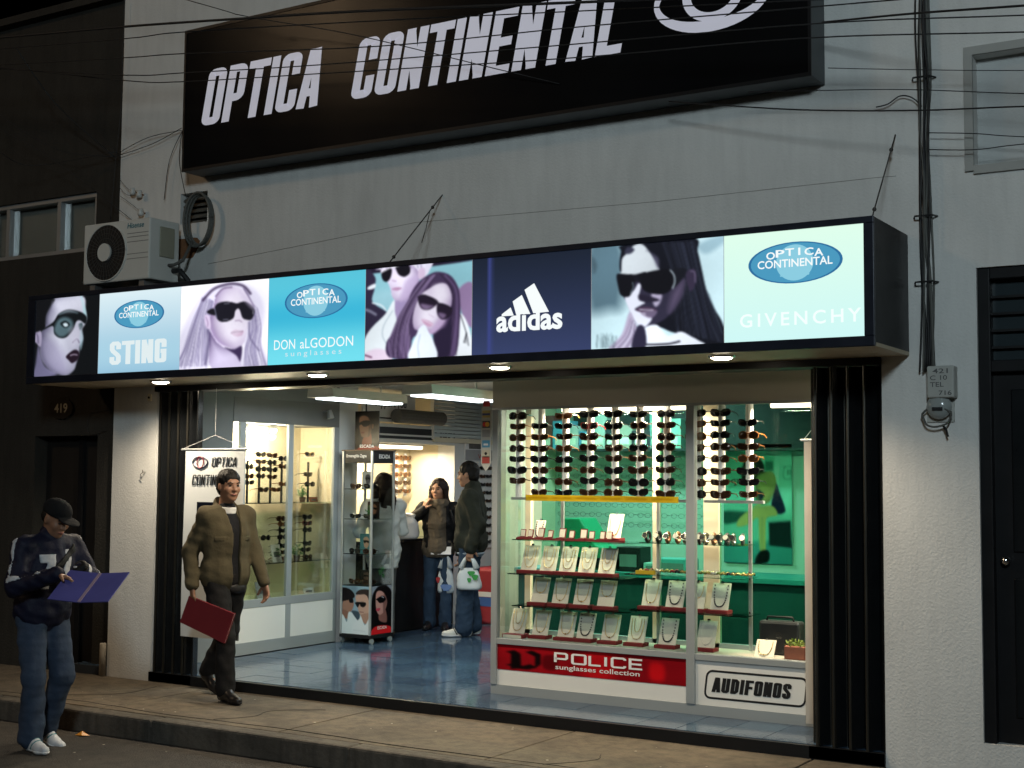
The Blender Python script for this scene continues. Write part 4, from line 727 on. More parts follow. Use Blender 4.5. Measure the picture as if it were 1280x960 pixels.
for i in range(22):
    u_ = 805 + i * 6.4; m_ = (GOLD, RED, PEARL, mat('jade', (.25, .3, .08), .3), DBEAD)[(0, 1, 0, 2, 0, 3, 1, 4, 0, 3, 2, 0, 3, 0, 2, 3, 0, 4, 0, 3, 0, 0)[i]]
    o = MB().tube([(.018 * math.cos(a), .05 * math.sin(a), .018 + .012 * abs(math.cos(a * 2))) for a in np.linspace(0, 2 * math.pi, 19)], .007, 5).build('bracelet', m_, smooth=True); o.location = (py(u_, 713, .80).x, .79 + g_.uniform(-.01, .01), SH['bracelet'][2]); tag(o, 'small bead bracelet, %s from the doorway in the long bracelet row' % (ORD[i] if i < 12 else ['thirteenth', 'fourteenth', 'fifteenth', 'sixteenth', 'seventeenth', 'eighteenth', 'nineteenth', 'twentieth', 'twenty-first', 'twenty-second'][i - 12]), 'bracelet', 'bracelets in a row on a shelf')
o = MB().box((-.075, -.012, 0), (.075, .012, .026)).build('price_card', mat('yellow_card', (.75, .5, .03), .6)); o.location = (py(806, 713, .70).x, .712, SH['bracelet'][2]); tag(o, 'yellow price card lying at the end of the bracelet row', 'card')
# odds and ends inside the right end
cs = thing('black_case', 'black carrying case with handle standing at the gate end of the showcase floor', 'case', (py(978, 790, .94).x, .93, .497)); box('body', (-.15, -.06, 0), (.15, .06, .235), mat('case_vinyl', (.02, .022, .024), .4, bump=.001), cs, .02); MB().tube([(-.1, -.03, .23), (-.09, -.03, .262), (.09, -.03, .262), (.1, -.03, .23)], .008, 6).build('handle', BLACK, cs, smooth=True); box('latch', (-.02, -.064, .12), (.02, -.0605, .16), CHROME, cs)
pt = thing('flower_trough', 'terracotta trough of yellow-green foliage beside the black case', 'planter', (py(994, 812, .74).x, .74, .497)); box('trough', (-.065, -.04, 0), (.085, .04, .09), mat('terracotta', (.3, .1, .06), .8, var=.2, vs=20), pt, .006)
def foliage(par, c, r, n, m_, s=.014, seed=1):
    h = random.Random(seed); q = MB()
    for i in range(n):
        d = Vector((h.gauss(0, 1), h.gauss(0, 1), abs(h.gauss(0, 1)))).normalized() * h.uniform(.3, 1); p = Vector(c) + Vector((d.x * r[0], d.y * r[1], d.z * r[2])); a = Vector((h.uniform(-1, 1), h.uniform(-1, 1), h.uniform(-.3, 1))).normalized(); w_ = a.orthogonal().normalized(); q.add([p, p + a * s + w_ * s * .4, p + a * s * 2, p + a * s - w_ * s * .4], [(0, 1, 2, 3)]); q.tube([c, p], .0009, 3)
    return q.build('foliage', m_, par)
LEAFY = mat('leaf_yellow_green', (.16, .22, .03), .5, var=.4, vs=40); LEAF = mat('leaf_green', (.04, .16, .03), .5, var=.4, vs=40)
foliage(pt, (.01, 0, .08), (.08, .045, .06), 90, LEAFY, .015)
# second banner hanging edge-on near the gate
bn = thing('edge_banner', 'white hanging banner turned edge-on between the showcase and the folded black gate', 'banner', (-3.12, .49, .12)); MB().add([(0 + dx, dy, z_) for z_, sx in ((0, .75), (.4, 1), (1.2, .85), (1.85, 1)) for dx, dy in ((0, 0), (.3 * sx, .06))] , [(2 * i, 2 * i + 1, 2 * i + 3, 2 * i + 2) for i in range(3)]).build('sheet', mat('banner_cream', (.55, .48, .4), .6, var=.3, vs=3), bn); MB().cyl((-.02, -.004, 1.855), (.33, .064, 1.855), .008).build('rod', ALU, bn); MB().tube([(0, 0, 1.86), (.15, .03, 2.05), (.15, .03, 2.10), (.3, .06, 1.86)], .002, 4).build('cord', WHITE, bn); MB().cyl((.15, .03, 2.1), (.15, .03, 2.50), .002, 4).build('cord', WHITE, bn)
# card acceptance strip
cd = thing('payment_sticker_strip', 'narrow vertical strip of payment card stickers on the doorway post of the showcase', 'sign', (-5.70, CY - .02, 1.76)); MB().prism([(-.045, .06), (0, 0), (.045, .06), (.045, .50), (-.045, .50)], .006).build('board', mat('strip_grey', (.5, .5, .46), .5), cd); box('red_tab', (-.03, -.001, .50), (.03, .005, .545), mat('tab_red', (.5, .02, .02), .5), cd)
def stick(z_, c1, fg=None): 
    o = box('sticker', (-.034, -.003, z_), (.034, -.0005, z_ + .055), mat('st' + str(z_), c1, .4), cd)
    return o
stick(.415, (.5, .36, .1)); mcs = stick(.335, (.05, .05, .06)); stick(.265, (.3, .3, .3)); stick(.185, (.1, .32, .5)); stick(.11, (.55, .5, .38)); stick(.062, (.4, .06, .05))
for x_, c_ in ((-.012, (.55, .03, .02)), (.012, (.75, .4, .03))): MB().tube([(x_, -.0032 - (x_ > 0) * .0006, .3625), (x_, -.0045 - (x_ > 0) * .0006, .3625)], .019, 16).build('sticker_disc', mat('mc%s' % x_, c_, .4), mcs)
box('sticker_bar', (-.02, -.005, .20), (.02, -.0031, .215), WHITE, cd); box('sticker_bar', (-.034, -.005, .432), (.034, -.0031, .448), mat('ink_blue', (.03, .05, .2), .4), cd); MB().tube([(0, -.0032, .138), (0, -.0045, .138)], .012, 12).build('sticker_disc', LETB, cd)
# ================================================================ workshop behind the showcase
wk = thing('workbench', 'long teal workbench seen through the green glass behind the showcase', 'table', (-4.5, 2.0, FZ)); TL = mat('teal_laminate', (.05, .28, .27), .4, var=.15, vs=3)
box('top', (-1.6, -.32, .84), (2.0, .35, .88), TL, wk, .004); box('front', (-1.58, -.28, .0), (1.98, -.26, .839), mat('teal_dark', (.012, .07, .065), .5), wk)
mc = thing('lens_edger', 'green wedge-shaped machine on the workbench', 'machine', (py(748, 690, 1.95).x, 1.95, .96)); GM = mat('machine_green', (.03, .30, .16), .35, var=.1, vs=4); MB().prism([(-.32, 0), (.34, 0), (.34, .13), (.05, .2), (-.1, .42), (-.26, .42), (-.32, .2)], .3, Matrix.Translation((0, -.15, 0))).build('housing', GM, mc, bevel=.012); box('tray', (-.1, -.2, .02), (.3, -.152, .1), BLACK, mc)
for i, (u_, w_, h_, c_, n_) in enumerate(((792, .22, .2, (.015, .015, .017), 'black'), (700, .12, .1, (.3, .3, .22), 'buff'), (846, .3, .12, (.12, .4, .42), 'turquoise'), (822, .16, .08, (.4, .55, .55), 'pale'))):
    t = thing('equipment_box', '%s equipment box on the workbench behind green glass' % n_, 'box', (py(u_, 700, 1.85).x, 1.85, .96)); box('body', (-w_ / 2, -.1, 0), (w_ / 2, .1, h_), mat('eq%d' % i, c_, .4), t, .008); box('front_plate', (-w_ * .35, -.104, h_ * .2), (w_ * .35, -.1005, h_ * .7), mat('plate_grey', (.2, .22, .22), .4), t)
us_ = thing('wall_shelf', 'dark wall shelf above the workbench', 'shelf', (-4.9, 2.75, 1.98)); box('plank', (-1.3, -.16, -.02), (1.5, .148, 0), mat('shelf_dark', (.02, .03, .03), .5), us_); box('back', (-1.3, .13, .0), (1.5, .148, .45), mat('shelf_dark', (0, 0, 0)), us_)
for i, u_ in enumerate([672, 688, 706, 721, 738, 752, 768, 786, 806, 824, 846]):
    w_ = .055 + .02 * (i % 3); c_ = [(.1, .35, .5), (.2, .05, .05), (.12, .4, .6), (.5, .52, .5), (.1, .3, .5), (.45, .48, .46), (.02, .03, .04), (.4, .35, .3), (.03, .03, .04), (.15, .3, .3), (.3, .5, .45)][i]
    t = thing('carton', '%s carton, %s from the doorway on the dark wall shelf' % (['blue', 'dark red', 'bright blue', 'grey', 'blue', 'pale grey', 'black', 'buff', 'black', 'teal', 'mint'][i], ORD[i]), 'carton', (py(u_, 545, 2.7).x, 2.7, 1.98), 0, 'cartons on the workshop shelf'); box('body', (-w_, -.08, 0), (w_, .08, .16 + .05 * (i * 7 % 4)), mat('carton%d' % i, c_, .5), t, .003); box('label', (-w_ * .6, -.0825, .04), (w_ * .6, -.0805, .1), BOARD, t)
spec = MB()
for s_ in (-1, 1): spec.tube([(s_ * .036 + .028 * math.cos(a), 0, .02 * math.sin(a)) for a in np.linspace(0, 2 * math.pi, 15)], .0018, 4)
spec.tube([(-.01, 0, .006), (0, -.003, .009), (.01, 0, .006)], .0018, 4)
for s_ in (-1, 1): spec.tube([(s_ * .064, 0, .004), (s_ * .068, .05, .004)], .002, 4)
spm = spec.mesh('spectacles'); spm.materials.append(mat('spectacle_wire', (.12, .12, .11), .3, .8))
for r_ in range(7):
    for c_ in range(9):
        if c_ == 4 and False: continue
        o = link('spectacles', spm, None, None, (-6.28 + c_ * .165 + (0 if c_ < 5 else .0), 2.85, 1.30 + r_ * .088)); tag(o, 'thin wire spectacles, %s row up and %s across on the green workshop wall' % (ORD[r_], ORD[c_]), 'spectacles', 'spectacles pegged on the green workshop wall')
ps = Print([(245, 75), (690, 72), (705, 880), (240, 870)], (110, 176, 152), 80, 110)
ps.poly([(420, 60), (700, 60), (700, 480), (560, 480), (420, 300)], (160, 220, 198), 90); ps.poly([(230, 740), (720, 740), (720, 900), (230, 900)], (60, 132, 124), 30); ps.poly([(545, 592), (690, 578), (702, 765), (548, 750)], (20, 34, 34), 8, sm=False); ps.line([(545, 590), (690, 577)], (84, 130, 118), 12, 5); ps.poly([(240, 520), (440, 530), (400, 570), (300, 600), (240, 600)], (30, 70, 60), 20)
ps.poly([(362, 262), (392, 160), (450, 140), (498, 185), (525, 260), (500, 300), (470, 300), (385, 325)], (26, 24, 18), 10); ps.poly([(392, 212), (440, 192), (462, 260), (420, 302), (395, 270)], (186, 160, 92), 8)
ps.poly([(480, 270), (560, 250), (592, 312), (572, 400), (540, 460), (470, 450), (452, 320)], (186, 160, 92), 8); ps.poly([(586, 316), (618, 400), (648, 480), (652, 520), (606, 534), (562, 482), (574, 400)], (26, 28, 52), 7); ps.poly([(456, 370), (510, 400), (490, 450), (456, 430)], (20, 26, 48), 8)
ps.poly([(560, 258), (592, 322), (562, 420), (482, 482), (436, 492), (520, 430), (545, 340)], (186, 160, 92), 8); ps.poly([(330, 622), (352, 560), (440, 500), (560, 478), (602, 540), (532, 562), (524, 640), (522, 795), (488, 795), (478, 640), (470, 560), (400, 610)], (186, 160, 92), 8); ps.poly([(452, 872), (488, 790), (546, 790), (540, 865)], (12, 16, 16), 6)
ps.form([(480, 270), (560, 250), (592, 312), (572, 400), (540, 460), (470, 450), (452, 320)], (110, 110, 70), 40, .8); ps.line([(500, 560), (500, 780)], (150, 140, 92), 14, 12, .7); ps.line([(470, 490), (560, 500)], (160, 150, 100), 10, 12, .6); ps.poly([(512, 150), (580, 150), (580, 250), (512, 250)], (110, 190, 160), 4, sm=False); ps.poly([(520, 185), (570, 185), (570, 245), (520, 245)], (60, 120, 100), 4, sm=False); ps.line([(642, 222), (690, 222), (690, 295), (642, 295), (642, 222)], (70, 130, 110), 4, 3); ps.line([(668, 240), (668, 272)], (40, 70, 60), 5, 3); ps.line([(685, 240), (685, 270)], (40, 70, 60), 5, 3)
po = thing('wall_poster', 'large poster of a seated woman in a dark dress on the green workshop wall', 'poster', (-4.39, 2.88, 1.0)); ps.build('sheet', PRN, (-.31, 0, 1.02), (.62, 0, 0), (0, 0, 1.02), po); text('lettering', 'que', '-y', (-.24, 0, .66), .14, .06, mat('ink_green', (.03, .09, .07), .5), po, .01)
wl_ = thing('workshop_tube', 'bright cold tube lamp under the workshop ceiling', 'lamp', (-5.3, 2.1, 2.62)); box('housing', (-.62, -.05, -.05), (.62, .05, .019), WHITE, wl_); MB().cyl((-.6, 0, -.075), (.6, 0, -.075), .02, 10).build('tube', emit('cold_tube_glow', (.75, 1, .92), 10), wl_); lamp('workshop_light', 'AREA', (0, 0, -.11), 40, (.82, 1, .93), wl_, 1.2, sy=.1)
# ================================================================ left wall showcase
LS = thing('wall_showcase', 'tall grey framed glass wall showcase of sunglasses inside the doorway', 'showcase', (XL, 1.8, FZ)); lo = Vector((-XL, -1.8, -FZ))
def cl_(name, a, c, m, par=LS, bevel=0): return box(name, Vector(a) + lo, Vector(c) + lo, m, par, bevel)
Y0, Y1 = 1.03, 2.555
cl_('plinth', (XL - .5, Y0, FZ), (XL + .004, Y1, .15), ALUP); cl_('fascia', (XL - .5, Y0, 2.21), (XL + .004, Y1, 2.44), mat('fascia_grey', (.17, .18, .18), .5, .2)); cl_('top_board', (XL - .5, Y0, 2.441), (XL + .0, Y1, 2.638), GREYW); cl_('back', (XL - .5, Y0, .15), (XL - .48, Y1, 2.21), CREAM); cl_('side', (XL - .479, Y1 - .02, .15), (XL, Y1, 2.209), CREAM); cl_('near_side', (XL - .479, Y0 + .0, .15), (XL - .05, Y0 + .006, 2.209), glass('side_pane', (.9, .95, .94), 1.3, .5))
cl_('rail', (XL - .02, Y0, .50), (XL + .006, Y1, .575), ALUP, bevel=.003); cl_('rail', (XL - .02, Y0, .15), (XL + .006, Y1, .19), ALUP)
for a_, c_ in ((1.115, 1.195), (1.79, 1.86), (2.475, 2.555)): cl_('post', (XL - .02, a_, .575), (XL + .008, c_, 2.21), ALUP, bevel=.003)
for a_, c_ in ((1.04, 1.79), (1.86, 2.50)): cl_('base_door', (XL - .015, a_, .19), (XL + .001, c_, .50), WHITEP); 
for a_ in (1.79, 2.50): cl_('stile', (XL - .015, a_, .19), (XL + .006, a_ + (.07 if a_ < 2 else .055), .50), ALUP)
for a_, c_ in ((1.195, 1.79), (1.86, 2.475)): cl_('pane', (XL - .012, a_, .575), (XL - .007, c_, 2.21), GLASS)
cl_('deck', (XL - .479, Y0 + .007, .53), (XL - .021, Y1 - .021, .56), CREAM)
for z_ in (1.455, .885): cl_('shelf', (XL - .44, Y0 + .02, z_), (XL - .05, Y1 - .04, z_ + .008), SHELFG)
for q in ((1.40, 2.15), (1.80, 2.15)):
    t = thing('case_spotlight', 'bright warm spotlight under the top of the wall showcase, %s' % ('nearer the street' if q[0] < 1.5 else 'beside the middle post'), 'lamp', (XL - .2, q[0], 2.209)); MB().tube([(0, 0, 0), (0, 0, -.04)], [.03, .04], 14).build('cup', CHROME, t); MB().ball((0, 0, -.05), .034, 10, 8).build('bulb', MATS['halogen_glow'], t); lamp('spot_glow', 'POINT', (0, 0, -.11), 60, (1, .84, .56), t, .04)
XS = XL - .20
LSG = [(388, 568, 'gold', 'upper'), (386, 593, 'black', 'upper'), (388, 605, 'black', 'upper'), (385, 646, 'black', 'middle'), (385, 654, 'red', 'middle'), (385, 662, 'black', 'middle'), (385, 679, 'black', 'middle'), (383, 687, 'black', 'middle'), (386, 696, 'brown', 'middle')]
LSG2 = [(327, 568), (327, 577), (327, 586), (327, 595), (341, 569), (341, 578), (341, 587), (341, 596), (312, 583), (312, 595), (312, 603), (355, 573), (355, 583), (355, 605), (352, 648), (354, 655), (354, 663), (354, 671), (354, 682), (354, 690), (354, 698), (330, 612), (346, 612), (333, 672)]
def rackpost(p, z0, z1): 
    o = MB().cyl((p.x - .03, p.y, z0), (p.x - .03, p.y, z1), .012, 8).build('rack_post', BLACK); o.parent = LS; o.location = lo
for u_, a_, c_ in ((327, 1.463, 1.86), (341, 1.463, 1.86), (355, 1.463, 1.86), (312, 1.463, 1.86), (388, 1.463, 1.86), (385, .893, 1.33), (354, .893, 1.33)): rackpost(px(u_, 600, XS), a_, c_)
for i, q in enumerate(LSG): p = px(q[0], q[1], XS); sunglasses('%s sunglasses, %s down on the rack nearest the white pillar' % (CNAME[q[2]], ORD[i]), 'sunglasses in the wall showcase', p, R(90 + g_.uniform(-8, 8)), q[2], i % 3)
for i, q in enumerate(LSG2):
    p = px(q[0], q[1], XS); c_ = g_.choice(['black', 'black', 'brown', 'brown', 'amber']); k_ = ('rack nearest the lamp', i) if i < 4 else ('middle rack', i - 4) if i < 8 else ('rack nearest the street', i - 8) if i < 11 else ('slim upper rack by the middle post', i - 11) if i < 14 else ('lower rack by the middle post', i - 14) if i < 21 else ('glass shelf', i - 21)
    sunglasses('%s sunglasses, %s on the %s of the wall showcase' % (CNAME[c_], ORD[k_[1]] + (' down' if 'rack' in k_[0] else ''), k_[0].replace('slim upper rack by the middle post', 'slim upper rack').replace('lower rack by the middle post', 'lower rack')), 'sunglasses in the wall showcase', (p.x, p.y, max(p.z, 1.485) if k_[0] == 'glass shelf' and i < 23 else p.z), R(90 + g_.uniform(-8, 8)), c_, i % 3)
for i, (u_, z_, w_) in enumerate(((378, 1.463, 'by the white-pillar pane on the upper shelf'), (346, .893, 'on the lower shelf beside the rack'), (372, .893, 'on the lower shelf near the middle post'))):
    p = px(u_, 640, XL - .16); t = thing('potted_plant', 'small green plant in a pot %s' % w_, 'plant', (p.x, p.y, z_)); MB().tube([(0, 0, 0), (0, 0, .05)], [.025, .035], 10).build('pot', mat('pot_dark', (.08, .05, .03), .7), t); foliage(t, (0, 0, .05), (.06, .06, .13), 60, LEAF, .016, i)
for i, (u_, z_, w_, h_, c_, l) in enumerate(((348, 1.0, .13, .17, (.6, .58, .52), 'white display card leaning on the lower shelf of the wall showcase'), (320, 1.1, .07, .2, (.05, .01, .02), 'dark upright display card with red edge in the wall showcase'), (332, .56, .18, .16, (.35, .37, .38), 'open grey brochure standing on the deck of the wall showcase'), (388, .56, .15, .06, (.7, .7, .68), 'small white name card on the deck of the wall showcase'), (392, 1.47, .12, .05, (.25, .08, .03), 'brown spectacle case on the upper shelf of the wall showcase'))):
    p = px(u_, 650, XL - .12); t = thing('display_card' if i != 4 else 'spectacle_case', l, 'card' if i != 4 else 'case', (p.x, p.y, z_ if z_ in (.56,) else (.893 if z_ < 1.4 else 1.463))); MB().box((-.004, -w_ / 2, 0), (.004, w_ / 2, h_), Matrix.Rotation(R(-14), 4, 'Y')).build('panel', mat('card%d' % i, c_, .5), t); MB().box((-.006, -w_ * .3, h_ * .3), (-.004, w_ * .3, h_ * .6), Matrix.Translation((.0105, 0, 0)) @ Matrix.Rotation(R(-14), 4, 'Y')).build('print', mat('card_ink', (.1, .1, .1), .5), t)
cp = px(328, 698, XS)
# ================================================================ niche with counter
ct = thing('service_counter', 'black service counter in front of the lit niche', 'counter', (XL - .15, 3.75, FZ)); box('front', (-.15, -.88, 0), (.15, .88, .94), BLACK, ct); box('top', (-.17, -.885, .94), (.17, .885, .975), mat('counter_top', (.02, .02, .022), .15), ct, .004)
bd = thing('fascia_band', 'white sign band with black stripes and small emblems over the lit niche', 'sign', (XL, 3.75, 2.08)); box('board', (-.1, -.885, 0), (.02, .885, .20), WHITEP, bd); box('stripe', (.0202, -.6, .045), (.022, .5, .075), LETB, bd); box('stripe', (.0202, -.6, .095), (.022, .5, .165), LETB, bd)
for a_ in (.56, .72): box('emblem_tile', (.0202, a_, .04), (.022, a_ + .14, .17), LETB, bd)
for k_ in range(3): MB().add([(.0225, .75 + .03 * k_, .07), (.0225, .775 + .03 * k_, .07), (.0225, .785 + .018 * k_, .095 + .02 * k_), (.0225, .77 + .018 * k_, .10 + .02 * k_)], [(0, 1, 2, 3)]).build('stripe_mark', WHITE, bd)
MB().tube([(.0225, .63 + .03 * math.cos(a), .105 + .035 * math.sin(a)) for a in np.linspace(.5, 5.5, 12)], .004, 4).build('swirl_mark', WHITE, bd)
su = thing('slogan_board', 'white framed board reading support you above the striped band', 'sign', (XL, 3.35, 2.30)); box('board', (-.02, -.42, 0), (.012, .5, .30), WHITE, su); box('frame', (.0122, -.38, .03), (.015, .5, .045), LETB, su); box('frame', (.0122, -.38, .045), (.015, -.36, .30), LETB, su); text('lettering', 'support you', '+x', (.012, -.22, .13), .55, .10, LETB, su, .01)
rbn = thing('rolled_blind', 'dark grey rolled blind hanging beside the slogan board', 'blind', (XL + .14, 3.75, 2.28)); MB().tube([(0, -.42, .08), (0, .42, .08)], .075, 14).build('roll', mat('blind_grey', (.12, .115, .105), .8, var=.3, vs=30), rbn); box('bracket', (-.13, -.30, .075), (-.02, -.28, .09), BLACK, rbn); box('bracket', (-.13, .28, .075), (-.02, .30, .09), BLACK, rbn)
ro = thing('roller_shutter', 'pale slatted roller shutter high on the left interior wall', 'shutter', (XL, 4.85, 2.16)); 
for i in range(11): MB().box((-.012, -.68, -.017), (.012, .75, .017), Matrix.Translation((.03, 0, .03 + i * .043)) @ Matrix.Rotation(R(12), 4, 'Y')).build('slat', mat('shutter_pale', (.6, .66, .64), .5, 0), ro)
box('side_guide', (.0, -.70, -.02), (.05, -.681, .47), WHITEP, ro); box('bottom_bar', (.005, -.68, -.05), (.05, .75, .0), CREAM, ro)
nl = thing('niche_lamp', 'warm tube lamp hidden under the striped band in the niche', 'lamp', (-9.05, 3.75, 2.07)); MB().cyl((0, -.7, -.02), (0, .7, -.02), .018, 10).build('tube', MATS['warm_tube_glow'], nl); box('housing', (-.03, -.72, -.003), (.03, .72, .03), WHITE, nl); lamp('niche_light', 'AREA', (.02, 0, -.06), 42, (1, .84, .58), nl, .08, sy=1.4)
XN = -9.30
for i, u_ in enumerate((497, 508, 523, 538)):
    p0 = px(u_, 600, XN); o = MB().cyl((XN - .02, p0.y, 1.5), (XN - .02, p0.y, 1.99), .02, 8).build('niche_column', WHITE); tag(o, 'white display column, %s from the white pillar in the lit niche' % ORD[i], 'display column', 'white columns in the niche')
    for r_ in range(5): c_ = g_.choice(['amber', 'gold', 'brown']); sunglasses('%s sunglasses, %s down on the %s niche column from the white pillar' % (CNAME[c_], ORD[r_], ORD[i]), 'sunglasses on the niche columns', (XN + .02, p0.y, 1.94 - r_ * .095), R(90), c_, r_ % 3, 1.05)
ns = thing('niche_shelf', 'glass shelf on the cream back of the niche', 'shelf', (XN, 3.75, 1.22)); box('plank', (-.05, -.86, 0), (.18, .86, .008), SHELFG, ns); box('bracket', (-.05, -.8, -.03), (.1, -.78, -.0005), CHROME, ns); box('bracket', (-.05, .78, -.03), (.1, .8, -.0005), CHROME, ns)
for i, (u_, c_) in enumerate(((504, 'gold'), (521, 'red'), (553, 'brown'))): p0 = px(u_, 600, XN + .08); sunglasses('%s sunglasses lying on the glass niche shelf' % CNAME[c_], 'sunglasses on the niche shelf', (XN + .06, p0.y, 1.253), R(90), c_, i, 1.1)
# rear rack and notice
rk = thing('sunglasses_rack', 'white wall rack packed with rows of dark sunglasses beside the roller shutter', 'rack', (XL, 5.33, .9)); box('board', (.0, -.24, 0), (.03, .30, 1.0), WHITEP, rk)
for c_ in range(4):
    for r_ in range(10): sunglasses('small dark sunglasses, %s row down and %s across on the white wall rack' % (ORD[r_], ORD[c_]), 'sunglasses on the white wall rack', (XL + .055, 5.16 + c_ * .13, 1.83 - r_ * .095), R(90), ('black', 'brown')[(c_ + r_) % 2], (c_ * r_) % 3, .85)
vt = thing('notice_panel', 'white wall notice with a picture and the letters VERTI above the rack', 'notice', (XL, 5.06, 1.92)); box('panel', (.0, -.22, 0), (.015, .40, .25), WHITE, vt); box('grey_band', (.0152, -.22, 0), (.017, .40, .12), mat('band_grey', (.35, .35, .35), .5), vt); box('picture', (.0152, -.15, .13), (.018, .1, .245), mat('photo_dark', (.12, .11, .1), .4, var=.9, vs=20), vt); text('lettering', 'VERTI', '+x', (.017, .04, .02), .26, .05, mat('ink_red', (.35, .03, .03), .5), vt, .01)
# ceiling luminaires
LUM = emit('fluorescent_glow', (.86, .96, 1), 5)
for i, (xr, w_, y0_, y1_) in enumerate(((-7.70, .30, 1.2, 2.32), (-6.63, .32, 1.2, 2.35), (-6.75, .32, 4.1, 5.2))):
    t = thing('ceiling_luminaire', 'box-shaped fluorescent ceiling lamp %s' % ['in front of the wall showcase', 'beside the jewellery showcase', 'deep in the shop opposite the roller shutter'][i], 'ceiling lamp', (xr - w_ / 2, (y0_ + y1_) / 2, 2.40), group='box-shaped fluorescent ceiling lamps'); l_ = (y1_ - y0_) / 2
    MB().prism([(-w_ / 2, .02), (w_ / 2, .02), (w_ / 2 - .01, .10), (-w_ / 2 + .01, .10)], 2 * l_, Matrix.Translation((0, -l_, 0))).build('housing', mat('luminaire_grey', (.62, .6, .52), .5), t)
    box('diffuser', (-w_ / 2 + .06, -l_ + .05, .004), (w_ / 2 - .03, l_ - .04, .019), LUM, t)
    for y_ in (-l_ * .6, l_ * .6): MB().cyl((0, y_, .10), (0, y_, .2395), .008, 6).build('stem', ALU, t)
    lamp('luminaire_light', 'AREA', (0, 0, -.02), 15, (.88, .97, 1), t, w_, sy=l_ * 1.8)
cs_ = thing('ceiling_spotlight', 'small grey unlit spotlight on the fascia of the wall showcase', 'lamp', (XL + .05, 2.3, 2.36)); MB().cyl((-.047, 0, 0), (.03, 0, 0), .008, 6).build('arm', ALU, cs_); MB().tube([(.03, 0, .01), (.05, 0, -.07)], [.022, .035], 10).build('head', ALU, cs_)
# ================================================================ display tower
TX0, TX1, TY0, TY1 = -8.63, -8.25, 2.5, 2.88; zt = py(463, 562, 2.5).z; zp = py(463, 733, 2.5).z; zb = .165
tw = thing('display_tower', 'tall glass display tower on castors with dark posters round its foot', 'display tower', ((TX0 + TX1) / 2, (TY0 + TY1) / 2, FZ)); to = Vector((-(TX0 + TX1) / 2, -(TY0 + TY1) / 2, -FZ))
def tb(name, a, c, m, par=tw, bevel=0): return box(name, Vector(a) + to, Vector(c) + to, m, par, bevel)
tb('foot', (TX0, TY0, zb - .03), (TX1, TY1, zb), BLACK); tb('cabinet', (TX0 + .012, TY0 + .012, zb), (TX1 - .012, TY1 - .012, zp), BLACK); tb('header', (TX0 + .01, TY0 + .01, zt - .13), (TX1 - .01, TY1 - .01, zt - .012), BLACK); tb('cap', (TX0 - .005, TY0 - .005, zt - .012), (TX1 + .005, TY1 + .005, zt), mat('cap_brown', (.08, .05, .03), .5), bevel=.003)
for x_ in (TX0, TX1 - .022):
    for y_ in (TY0, TY1 - .022): tb('corner_post', (x_, y_, zb), (x_ + .022, y_ + .022, zt - .012), ALU, bevel=.004)
    for y_ in (TY0 + .03, TY1 - .05): MB().tube([Vector((x_ - .0, y_ + .01, FZ + .027)) + to, Vector((x_ + .02, y_ + .01, FZ + .027)) + to], .027, 12).build('castor', ALUP, tw); tb('castor_fork', (x_ + .004, y_ + .002, FZ + .03), (x_ + .016, y_ + .018, zb - .03), ALU)
tb('pane', (TX0 + .024, TY0 + .006, zp), (TX1 - .024, TY0 + .010, zt - .13), GLASS); tb('pane', (TX1 - .010, TY0 + .024, zp), (TX1 - .006, TY1 - .024, zt - .13), GLASS)
zs = [py(463, v_, 2.5).z for v_ in (694, 650, 612)] 
for z_ in zs: tb('shelf', (TX0 + .01, TY0 + .012, z_), (TX1 - .012, TY1 - .01, z_ + .007), SHELFG)
pa = Print([(115, 98), (470, 100), (475, 800), (90, 785)], (132, 160, 176), 50, 60); pa.poly([(115, 95), (300, 95), (280, 300), (240, 460), (340, 460), (340, 580), (90, 600)], (96, 120, 134), 40, .7)
pa.poly([(120, 300), (160, 280), (250, 280), (264, 360), (235, 440), (190, 475), (110, 430)], (150, 112, 96), 8); pa.poly([(100, 140), (200, 138), (268, 200), (266, 260), (150, 305), (100, 300)], (22, 18, 20), 8); pa.poly([(200, 292), (250, 270), (256, 325), (214, 332)], (10, 10, 12), 5); pa.poly([(110, 430), (190, 470), (180, 565), (110, 525)], (132, 96, 82), 8); pa.poly([(80, 520), (120, 515), (165, 610), (200, 460), (320, 570), (300, 810), (80, 800)], (206, 216, 220), 8); pa.poly([(235, 450), (335, 460), (340, 560), (318, 582)], (58, 74, 86), 12)
pa.poly([(300, 220), (430, 205), (468, 300), (480, 480), (400, 522), (350, 490), (300, 330)], (182, 148, 132), 8); pa.poly([(298, 215), (320, 160), (400, 134), (490, 160), (490, 330), (430, 212)], (48, 40, 38), 8); pa.poly([(288, 320), (412, 312), (432, 350), (400, 386), (360, 376), (345, 345), (322, 392), (295, 360)], (10, 10, 12), 5); pa.line([(345, 458), (400, 455)], (120, 80, 75), 8, 6); pa.poly([(360, 505), (480, 470), (480, 570), (420, 630)], (160, 126, 110), 8); pa.poly([(250, 650), (340, 560), (362, 512), (420, 650), (480, 555), (490, 815), (250, 815)], (210, 218, 222), 8)
pa.line([(255, 735), (425, 742)], (120, 128, 135), 7, 4, .7)
pa.build('poster', PRN, Vector((TX0 + .024, TY0 + .008, zp - .006)) + to, (TX1 - TX0 - .048, 0, 0), (0, 0, zp - zb - .012), tw)
